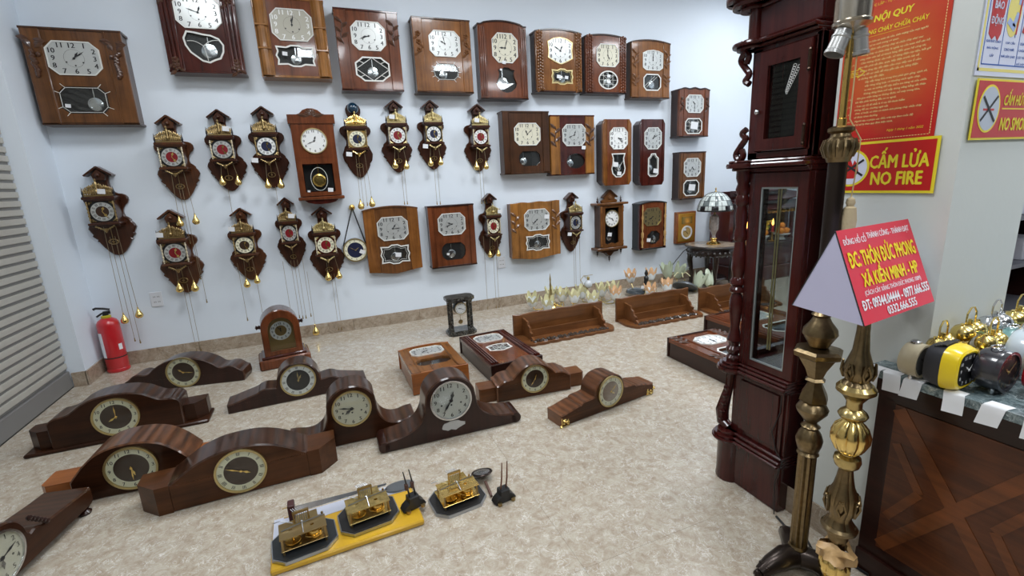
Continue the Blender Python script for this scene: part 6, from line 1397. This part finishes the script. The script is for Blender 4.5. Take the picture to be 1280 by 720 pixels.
for ln in body:
    x0 = -.076
    if ln[0] == '>': x0 = -.056; ln = ln[1:]
    if '|' in ln: hd, ln = ln.split('|'); vs, fs, w0, h0 = glyph(hd, .012); sz = .0068; put_text(m, hd, -.110+w0*sz/2, z, y, wd=w0*sz, bold=.012)
    vs, fs, w0, h0 = glyph(ln, .008, 1.0); sz = .0070; put_text(m, ln, x0+w0*sz/2, z, y, wd=w0*sz, h=h0*sz, bold=.02, slant=.15); z -= .0104
m.build('fine_print', mat('pale_yellow_ink',(.80,.72,.30),.4), t, smooth=0)
m = MB(); z = -.010; a = [(-.110,z-.008),(-.078,z-.008),(-.078,z-.013),(-.060,z),(-.078,z+.013),(-.078,z+.008),(-.110,z+.008)]
for i in range(7): m.strip(a[i], a[(i+1)%7], .0018, y+.0003, y-.0002)
put_text(m, 'PHÒNG', -.093, z, y-.0002, h=.010, wd=.030, bold=.04); m.build('arrow', M_pyel, t, smooth=0)
for (x, zz) in ((-.004,-.21),(.03,-.21)): pass
# no fire
t = board('no_fire_sign', 'red sign reading no fire with yellow border, below the tall notice', (PX0-.0035, .864, 1.2365), -PI/2, .1405, .0715, M_pyel)
MB().box(-.1335,.1335,-.0036,-.0028,-.0645,.0645).build('red_field', M_pred, t, smooth=0)
m = MB(); put_text(m, 'CẤM LỬA', .052, .024, -.0042, h=.054, wd=.142, bold=.05); put_text(m, 'NO FIRE', .050, -.031, -.0042, h=.034, wd=.124, bold=.055); m.build('lettering', M_pyel, t, smooth=0)
m = MB(); m.prism(shape('round',-.073,0,.053,.053,36), -.0036,-.0042); m.build('yellow_disc', M_pyel, t, smooth=0)
m = MB(); m.prism(shape('round',-.073,0,.047,.047,36), -.0042,-.0046); m.build('white_disc', M_pwhite, t, smooth=0)
m = MB(); m.prism([(-.09,-.03),(-.06,-.03),(-.048,-.012),(-.052,.010),(-.062,.022),(-.066,.008),(-.076,.032),(-.084,.006),(-.094,.016),(-.098,-.006),(-.096,-.02)], -.0046,-.0050); m.build('flame_symbol', M_pred, t, smooth=0)
m = MB(); m.strip((-.11,-.028),(-.036,.022),.006,-.0050,-.0054); m.strip((-.11,.028),(-.036,-.022),.006,-.0054,-.0058); m.build('black_cross', M_ink, t, smooth=0)
# poster facing the camera
t = board('fire_steps_poster', 'white, yellow and blue poster of fire-alarm steps, cut by the top right corner', (1.650, PY0, 1.600), 0, .168, .160, M_pwhite)
m = MB(); frame_lines(m, .160, .146, -.0034, .007); m.build('yellow_border', mat('pale_notice_yellow',(.80,.70,.20),.4), t, smooth=0)
M_pblue = mat('notice_blue', (.02,.10,.42), .4)
m = MB(); frame_lines(m, .150, .134, -.0034, .0028)
for x in (-.075,0,.075): m.strip((x,-.134),(x,.072),.0024,-.0030,-.0034)
m.strip((-.150,.072),(.150,.072),.0024,-.0030,-.0034); m.build('blue_lines', M_pblue, t, smooth=0)
m = MB()
for x, lines in ((-.110,('KHI XẢY CHÁY','BÁO ĐỘNG','GẤP')),(-.056,('CÚP CẦU','DAO NƠI','NƠI XẢY CHÁY')),(-.002,('DÙNG BÌNH','CHỮA CHÁY,','CÁT VÀ NƯỚC','ĐỂ DẬP TẮT')),(.052,('GỌI','114'))):
    for i, l in enumerate(lines): w0 = glyph(l, .03)[2]; put_text(m, l, x, -.078-.0155*i, -.0034, h=.0075, wd=min(.046, .0072*len(l)*.62), bold=.03)
m.build('captions', M_pblue, t, smooth=0)
m = MB(); fl = [(-.130,-.048),(-.118,-.058),(-.108,-.050),(-.100,-.060),(-.092,-.046),(-.089,.0),(-.086,.030),(-.094,.018),(-.097,.046),(-.104,.022),(-.110,.050),(-.115,.022),(-.122,.044),(-.124,.016),(-.132,.030),(-.130,-.01)]; m.prism(fl, -.0030,-.0036); m.build('red_flames', M_pred, t, smooth=0)
m = MB(); put_text(m, 'BÁO', -.110, .006, -.0040, h=.017, wd=.028, bold=.05); put_text(m, 'ĐỘNG', -.109, -.023, -.0040, h=.021, wd=.038, bold=.05); put_text(m, '!', -.090, -.020, -.0040, h=.016, bold=.05); m.build('alarm_word', M_pwhite, t, smooth=0)
m = MB(); m.prism(shape('round',-.058,-.008,.022,.042,24), -.0030,-.0036); m.build('yellow_disc', mat('pale_notice_yellow',(.80,.70,.20),.4), t, smooth=0)
m = MB(); m.prism([(-.050,.010),(-.034,.010),(-.034,.048),(-.050,.048)],-.0036,-.0040); m.strip((-.044,-.05),(-.038,.055),.003,-.0036,-.0042); m.strip((-.075,-.02),(-.05,-.035),.012,-.0036,-.0041); m.strip((-.056,-.03),(-.046,-.005),.010,-.0036,-.0041); m.build('switch_drawing', mat('pale_blue_ink',(.35,.45,.75),.4), t, smooth=0)
m = MB(); m.strip((-.044,-.045),(-.040,.03),.004,-.0040,-.0044); m.strip((-.02,-.04),(.0,.03),.008,-.0036,-.0041); m.strip((-.005,-.03),(.012,-.045),.006,-.0036,-.0041); m.strip((.0,.02),(.014,.035),.006,-.0036,-.0041); m.build('red_drawing', M_pred, t, smooth=0)
for o in t.children:
    b = o.name.split('.')[0]
    if b in ('captions','red_flames','alarm_word','yellow_disc','switch_drawing','red_drawing'):
        for v in o.data.vertices:
            v.co.x = -.1125+(v.co.x+.110)*1.36; v.co.z = v.co.z-.004 if b == 'captions' else v.co.z*1.2-.010
# no smoking
t = board('no_smoking_sign', 'red no smoking sign with yellow border under the white poster', (1.660, PY0-.0035, 1.3625), 0, .166, .071, M_pyel)
MB().box(-.161,.161,-.0036,-.0028,-.066,.066).build('red_field', M_pred, t, smooth=0)
m = MB(); put_text(m, 'CẤM HÚT THUỐC', .050, .030, -.0042, h=.038, wd=.180, bold=.055, slant=.1); put_text(m, 'NO SMOKING', .048, -.034, -.0042, h=.030, wd=.180, bold=.055, slant=.1); m.strip((-.045,.003),(.145,.003),.003,-.0036,-.0042); m.build('lettering', M_pyel, t, smooth=0)
MB().prism(shape('round',-.104,.002,.048,.056,36), -.0036,-.0042).build('yellow_disc', M_pyel, t, smooth=0); MB().prism(shape('round',-.104,.002,.043,.051,36), -.0042,-.0046).build('white_disc', mat('notice_grey_blue',(.48,.53,.62),.4), t, smooth=0)
m = MB(); m.strip((-.13,.0),(-.082,.0),.005,-.0046,-.0049); m.build('cigarette', M_pred, t, smooth=0); m = MB(); m.strip((-.136,-.026),(-.072,.032),.006,-.0049,-.0053); m.strip((-.136,.030),(-.074,-.028),.006,-.0053,-.0057); m.build('black_cross', M_ink, t, smooth=0)

# ------------------------------------------------------------------ standing lamps
M_bronze = mat('antique_bronze', (.22,.16,.085), .32, 1.0, bump=.35, bscale=90, var=.35)
M_bronze2 = mat('golden_bronze', (.52,.40,.17), .24, 1.0, bump=.25, bscale=90, var=.3)
M_pole = mat('dark_bronze_pole', (.035,.025,.02), .3, .7)
t = thing('standing_lamp', 'dark bronze standing lamp with fluted shaft, hexagonal collar and two silver bulb holders', 'lamp', (1.265, .84, 0))
def fluted(mb, r, z0, z1, n=10, c=(0,0)):
    k = n*4; vs = []
    for z in (z0, z1):
        for i in range(k): a = 2*PI*i/k; q = r*(1-.16*(.5+.5*math.cos(n*a))); vs.append((c[0]+q*math.cos(a), c[1]+q*math.sin(a), z))
    mb.add(vs, [(i,(i+1)%k,k+(i+1)%k,k+i) for i in range(k)]+[tuple(range(k-1,-1,-1)),tuple(range(k,2*k))])
for k in range(3):
    a = math.radians(172+120*k); dx, dy = math.cos(a), math.sin(a); m = MB()
    m.tube([(dx*.01,dy*.01,.045),(dx*.05,dy*.05,.050),(dx*.10,dy*.10,.036),(dx*.135,dy*.135,.016)], [.036,.034,.027,.020], 12)
    m.ball((dx*.145,dy*.145,.014),.014,8,5)
    for j in range(7): u = j/6; m.ball((dx*(.03+.095*u)-dy*.014,dy*(.03+.095*u)+dx*.014,.072-.034*u),.006,6,4); m.ball((dx*(.03+.095*u)+dy*.014,dy*(.03+.095*u)-dx*.014,.072-.034*u),.006,6,4)
    m.build('claw_leg', M_pole, t)
m = MB(); m.lathe([(.03,.02),(.036,.035),(.038,.05),(.030,.062),(.026,.07),(.028,.078),(.024,.086)], 20); m.build('base_knop', M_bronze, t)
for s in range(12):
    pass
m = MB(); fluted(m, .0245, .086, .402, 10); m.build('fluted_shaft', M_bronze, t, smooth=50)
m = MB(); m.lathe([(.022,.402),(.030,.408),(.024,.416),(.028,.42),(.034,.44),(.036,.455),(.030,.475),(.020,.49),(.026,.498),(.018,.505),(.016,.512),(.022,.52),(.040,.545),(.042,.555),(.034,.57),(.024,.58)], 20); m.build('shaft_knop', M_bronze, t)
m = MB(); m.lathe([(.040,.583),(.036,.60),(.022,.63),(.020,.640),(.028,.645),(.020,.652),(.030,.68),(.050,.715),(.064,.722),(.066,.735),(.056,.742),(.02,.748)], 6, flat=True); m.build('hexagonal_collar', M_bronze, t, smooth=15)
m = MB(); m.lathe([(.024,.748),(.030,.760),(.044,.785),(.042,.80),(.026,.822),(.020,.835),(.026,.842),(.018,.85)], 18); m.build('urn', M_bronze, t)
m = MB(); m.lathe([(.018,.85),(.0215,.86),(.0225,1.26)], 16); m.build('dark_pole', M_pole, t)
m = MB(); k = 12; m.lathe([(.026,1.255),(.028,1.262),(.034,1.275),(.038,1.292),(.036,1.308),(.024,1.318),(.022,1.326),(.030,1.332),(.030,1.340),(.020,1.345)], 20)
for i in range(14): a = 2*PI*i/14; m.tube([(.030*math.cos(a),.030*math.sin(a),1.268),(.0395*math.cos(a),.0395*math.sin(a),1.292),(.033*math.cos(a),.033*math.sin(a),1.312)],.004,5)
m.build('gadrooned_vase', M_bronze, t)
m = MB(); m.lathe([(.011,1.342),(.011,1.362),(.0085,1.364),(.0085,1.562)], 14); m.build('brass_rod', M_brass, t)
m = MB(); m.lathe([(.010,1.560),(.030,1.572),(.042,1.580),(.044,1.586),(.040,1.590),(.040,1.640),(.010,1.645)], 28); m.build('ceiling_cup', mat('warm_nickel',(.55,.50,.42),.22,1.0), t)
for sgn in (-1, 1):
    u_ = Vector((.925,-.38,0))*sgn; dr = (u_*(.38 if sgn < 0 else .12)+Vector((0,0,-1))).normalized(); o = MB(); Mz = Matrix.Translation(u_*.017+Vector((0,0,1.572))) @ dr.to_track_quat('Z','Y').to_matrix().to_4x4()
    o.lathe([(.010,0),(.019,.004),(.019,.016),(.0215,.018),(.0215,.022),(.0195,.024),(.0205,.052),(.0225,.054),(.0225,.062),(.018,.062),(.016,.04)], 20, M=Mz); o.build('bulb_holder', mat('silver_bakelite',(.42,.42,.41),.3,.6), t)
MB().tube([(.012,-.012,1.60),(.009,-.013,1.50),(.010,-.012,1.36),(.032,-.030,1.31),(.030,-.03,1.25),(.027,-.026,1.16)], .0018, 5).build('pull_cord', mat('gold_thread',(.55,.42,.2),.6), t)
m = MB(); m.lathe([(.002,.06),(.009,.055),(.011,.045),(.008,.036),(.014,.032),(.018,.0),(.016,-.03)], 12, (.024,-.028,1.105)); m.build('tassel', mat('cream_tassel',(.50,.40,.24),.8,bump=.8,bscale=200), t)
t = thing('standing_lamp', 'golden bronze standing lamp post with ribbed bulb and leaf vases, nearest the camera', 'lamp', (1.215, .70, 0))
m = MB(); m.lathe([(.075,0),(.075,.015),(.065,.025),(.050,.05),(.036,.075),(.026,.095),(.022,.105)], 24); m.build('base', M_bronze2, t)
def gadroon(mb, prof, n=8, amp=.10):
    k = n*6; vs = []; 
    for r, z in prof:
        for i in range(k): a = 2*PI*i/k; q = r*(1-amp*(1-abs(math.sin(n*a/2)))**2); vs.append((q*math.cos(a), q*math.sin(a), z))
    fs = []; L_ = len(prof)
    for j in range(L_-1):
        for i in range(k): l = (i+1)%k; fs.append((j*k+i,j*k+l,(j+1)*k+l,(j+1)*k+i))
    fs.append(tuple(range(k-1,-1,-1))); fs.append(tuple((L_-1)*k+i for i in range(k))); mb.add(vs, fs)
m = MB(); gadroon(m, [(.018,.105),(.030,.118),(.039,.140),(.038,.160),(.026,.180),(.018,.186)]); m.build('lower_bulb', M_brassbright, t)
m = MB(); rn = random.Random(9); vs = []; k = 22
for z, r in ((.172,.040),(.18,.046),(.195,.036),(.21,.044),(.222,.030)):
    for i in range(k): a = 2*PI*i/k; q = r+.009*math.sin(a*3+z*90)+rn.uniform(-.004,.004); vs.append((q*math.cos(a), q*math.sin(a), z+.009*math.sin(a*2+1)+rn.uniform(-.003,.003)))
m.add(vs, [(j*k+i,j*k+(i+1)%k,(j+1)*k+(i+1)%k,(j+1)*k+i) for j in range(4) for i in range(k)]); m.build('crumpled_tape', mat('amber_tape',(.60,.38,.17),.4,coat=.4,bump=1,bscale=80), t, smooth=60)
m = MB(); m.lathe([(.020,.186),(.020,.225),(.026,.245),(.024,.255),(.042,.268),(.044,.277),(.038,.284)], 22); m.build('lower_collar', M_bronze, t)
m = MB(); gadroon(m, [(.038,.284),(.028,.30),(.026,.31),(.034,.330),(.039,.352),(.036,.375),(.026,.400),(.020,.43),(.017,.455)], 6, .12)
for i in range(6):
    a = PI/6+PI*i/3
    for s in (-1,1): m.tube([(.035*math.cos(a),.035*math.sin(a),.325),(.042*math.cos(a+s*.25),.042*math.sin(a+s*.25),.35),(.038*math.cos(a+s*.1),.038*math.sin(a+s*.1),.375),(.040*math.cos(a-s*.15),.040*math.sin(a-s*.15),.365)],.004,5)
m.build('leaf_vase', M_bronze, t)
m = MB(); m.lathe([(.017,.455),(.028,.466),(.032,.480),(.030,.492),(.018,.498),(.018,.502)], 22); m.build('middle_collar', M_bronze2, t)
m = MB(); gadroon(m, [(.020,.502),(.034,.515),(.045,.540),(.046,.557),(.038,.580),(.024,.594),(.020,.60)], 9, .12); m.build('ribbed_bulb', M_brassbright, t)
m = MB(); m.lathe([(.020,.60),(.030,.606),(.034,.614),(.030,.622),(.018,.632),(.018,.650),(.030,.668),(.044,.680),(.044,.690),(.036,.700)], 22); m.build('upper_collar', M_bronze2, t)
m = MB(); gadroon(m, [(.034,.700),(.026,.71),(.032,.722),(.034,.745),(.026,.768),(.019,.79),(.015,.84),(.014,.895)], 6, .12)
for i in range(6):
    a = PI*i/3
    for s in (-1,1): m.tube([(.030*math.cos(a),.030*math.sin(a),.715),(.037*math.cos(a+s*.25),.037*math.sin(a+s*.25),.735),(.034*math.cos(a+s*.1),.034*math.sin(a+s*.1),.758),(.035*math.cos(a-s*.15),.035*math.sin(a-s*.15),.745)],.0035,5)
m.build('leaf_capital', M_bronze, t)
# A-frame sign hung on the lamp
TL = Vector((1.0776,.7055,1.1019)); BLp = Vector((1.0867,.6262,.8955)); WLp = Vector((1.0683,.7871,.9111)); e = Vector((.99347,.11405,0)); Ls = .343
t = thing('tent_sign', 'tent-shaped cardboard sign, red with yellow and white lettering, resting on the brass lamp post', 'sign', (1.24,.72,.90))
org = Vector((1.24,.72,.90))
m = MB(); a_ = [TL, BLp, WLp]; b_ = [TL+e*Ls, BLp+e*Ls, WLp+e*Ls]
m.add([tuple(p-org) for p in a_+b_], [(0,1,2),(3,5,4),(0,2,5,3),(0,3,4,1),(1,4,5,2)]); m.mi = [0,0,0,1,0]; m.build('card', [mat('lilac_white_card',(.56,.55,.74),.45,var=.04,bscale=6), mat('sign_crimson',(.66,.008,.035),.35)], t, smooth=0)
zv = (TL-BLp); H_ = zv.length; zv.normalize(); yv = zv.cross(e).normalized()
cen = (TL+BLp)/2+e*Ls/2-yv*.0012-org
Mt = Matrix(((e.x,yv.x,zv.x,cen.x),(e.y,yv.y,zv.y,cen.y),(e.z,yv.z,zv.z,cen.z),(0,0,0,1)))
def fr(v): return H_*(.5-v)
m = MB()
put_text(m, 'ĐỒNG HỒ CỔ', -.107, fr(.115), 0, h=.022, wd=.098, bold=.03, M=Mt); put_text(m, 'THÀNH CÔNG - THÀNH ĐẠT', .052, fr(.105), 0, h=.022, wd=.205, bold=.03, M=Mt)
put_text(m, '(CÁCH CÂY XĂNG THÔN ĐỨC PHONG 100M)', .004, fr(.69), 0, h=.018, wd=.268, bold=.02, M=Mt)
put_text(m, 'ĐT: 09344.04444 - 0977.666.555', .004, fr(.805), 0, h=.022, wd=.318, bold=.05, M=Mt); put_text(m, '0332.666.555', .012, fr(.925), 0, h=.019, wd=.140, bold=.04, M=Mt)
m.build('white_lettering', mat('sign_white_ink',(.85,.85,.88),.4), t, smooth=0)
m = MB(); put_text(m, 'ĐC: THÔN ĐỨC PHONG', .0, fr(.30), 0, h=.048, wd=.310, bold=.06, M=Mt); put_text(m, 'XÃ KIẾN MINH - HP', .008, fr(.515), 0, h=.048, wd=.262, bold=.06, M=Mt); m.build('yellow_lettering', mat('sign_yellow_ink',(.90,.68,.0),.4), t, smooth=0)
m = MB()
for p, q in ((TL,BLp),(TL,WLp)): m.tube([tuple(p-org), tuple(q-org)], .0016, 5)
m.build('black_edge', M_ink, t)
# finishing: flat print and pieces too small to pick apart
for o in bpy.data.objects:
    b = o.name.split('.')[0]
    if b in ('numerals','winding_holes','dial_ornament','lettering','captions','fine_print','headline','white_lettering','yellow_lettering','socket_slots','dashed_border','blue_lines','hammer','blossoms','stems','gilded_frieze','carved_flowers','etched_lace','lead_came','leaf_spray','arrow','alarm_word','carving','corner_mount','red_drawing','switch_drawing'): o['kind'] = 'stuff'
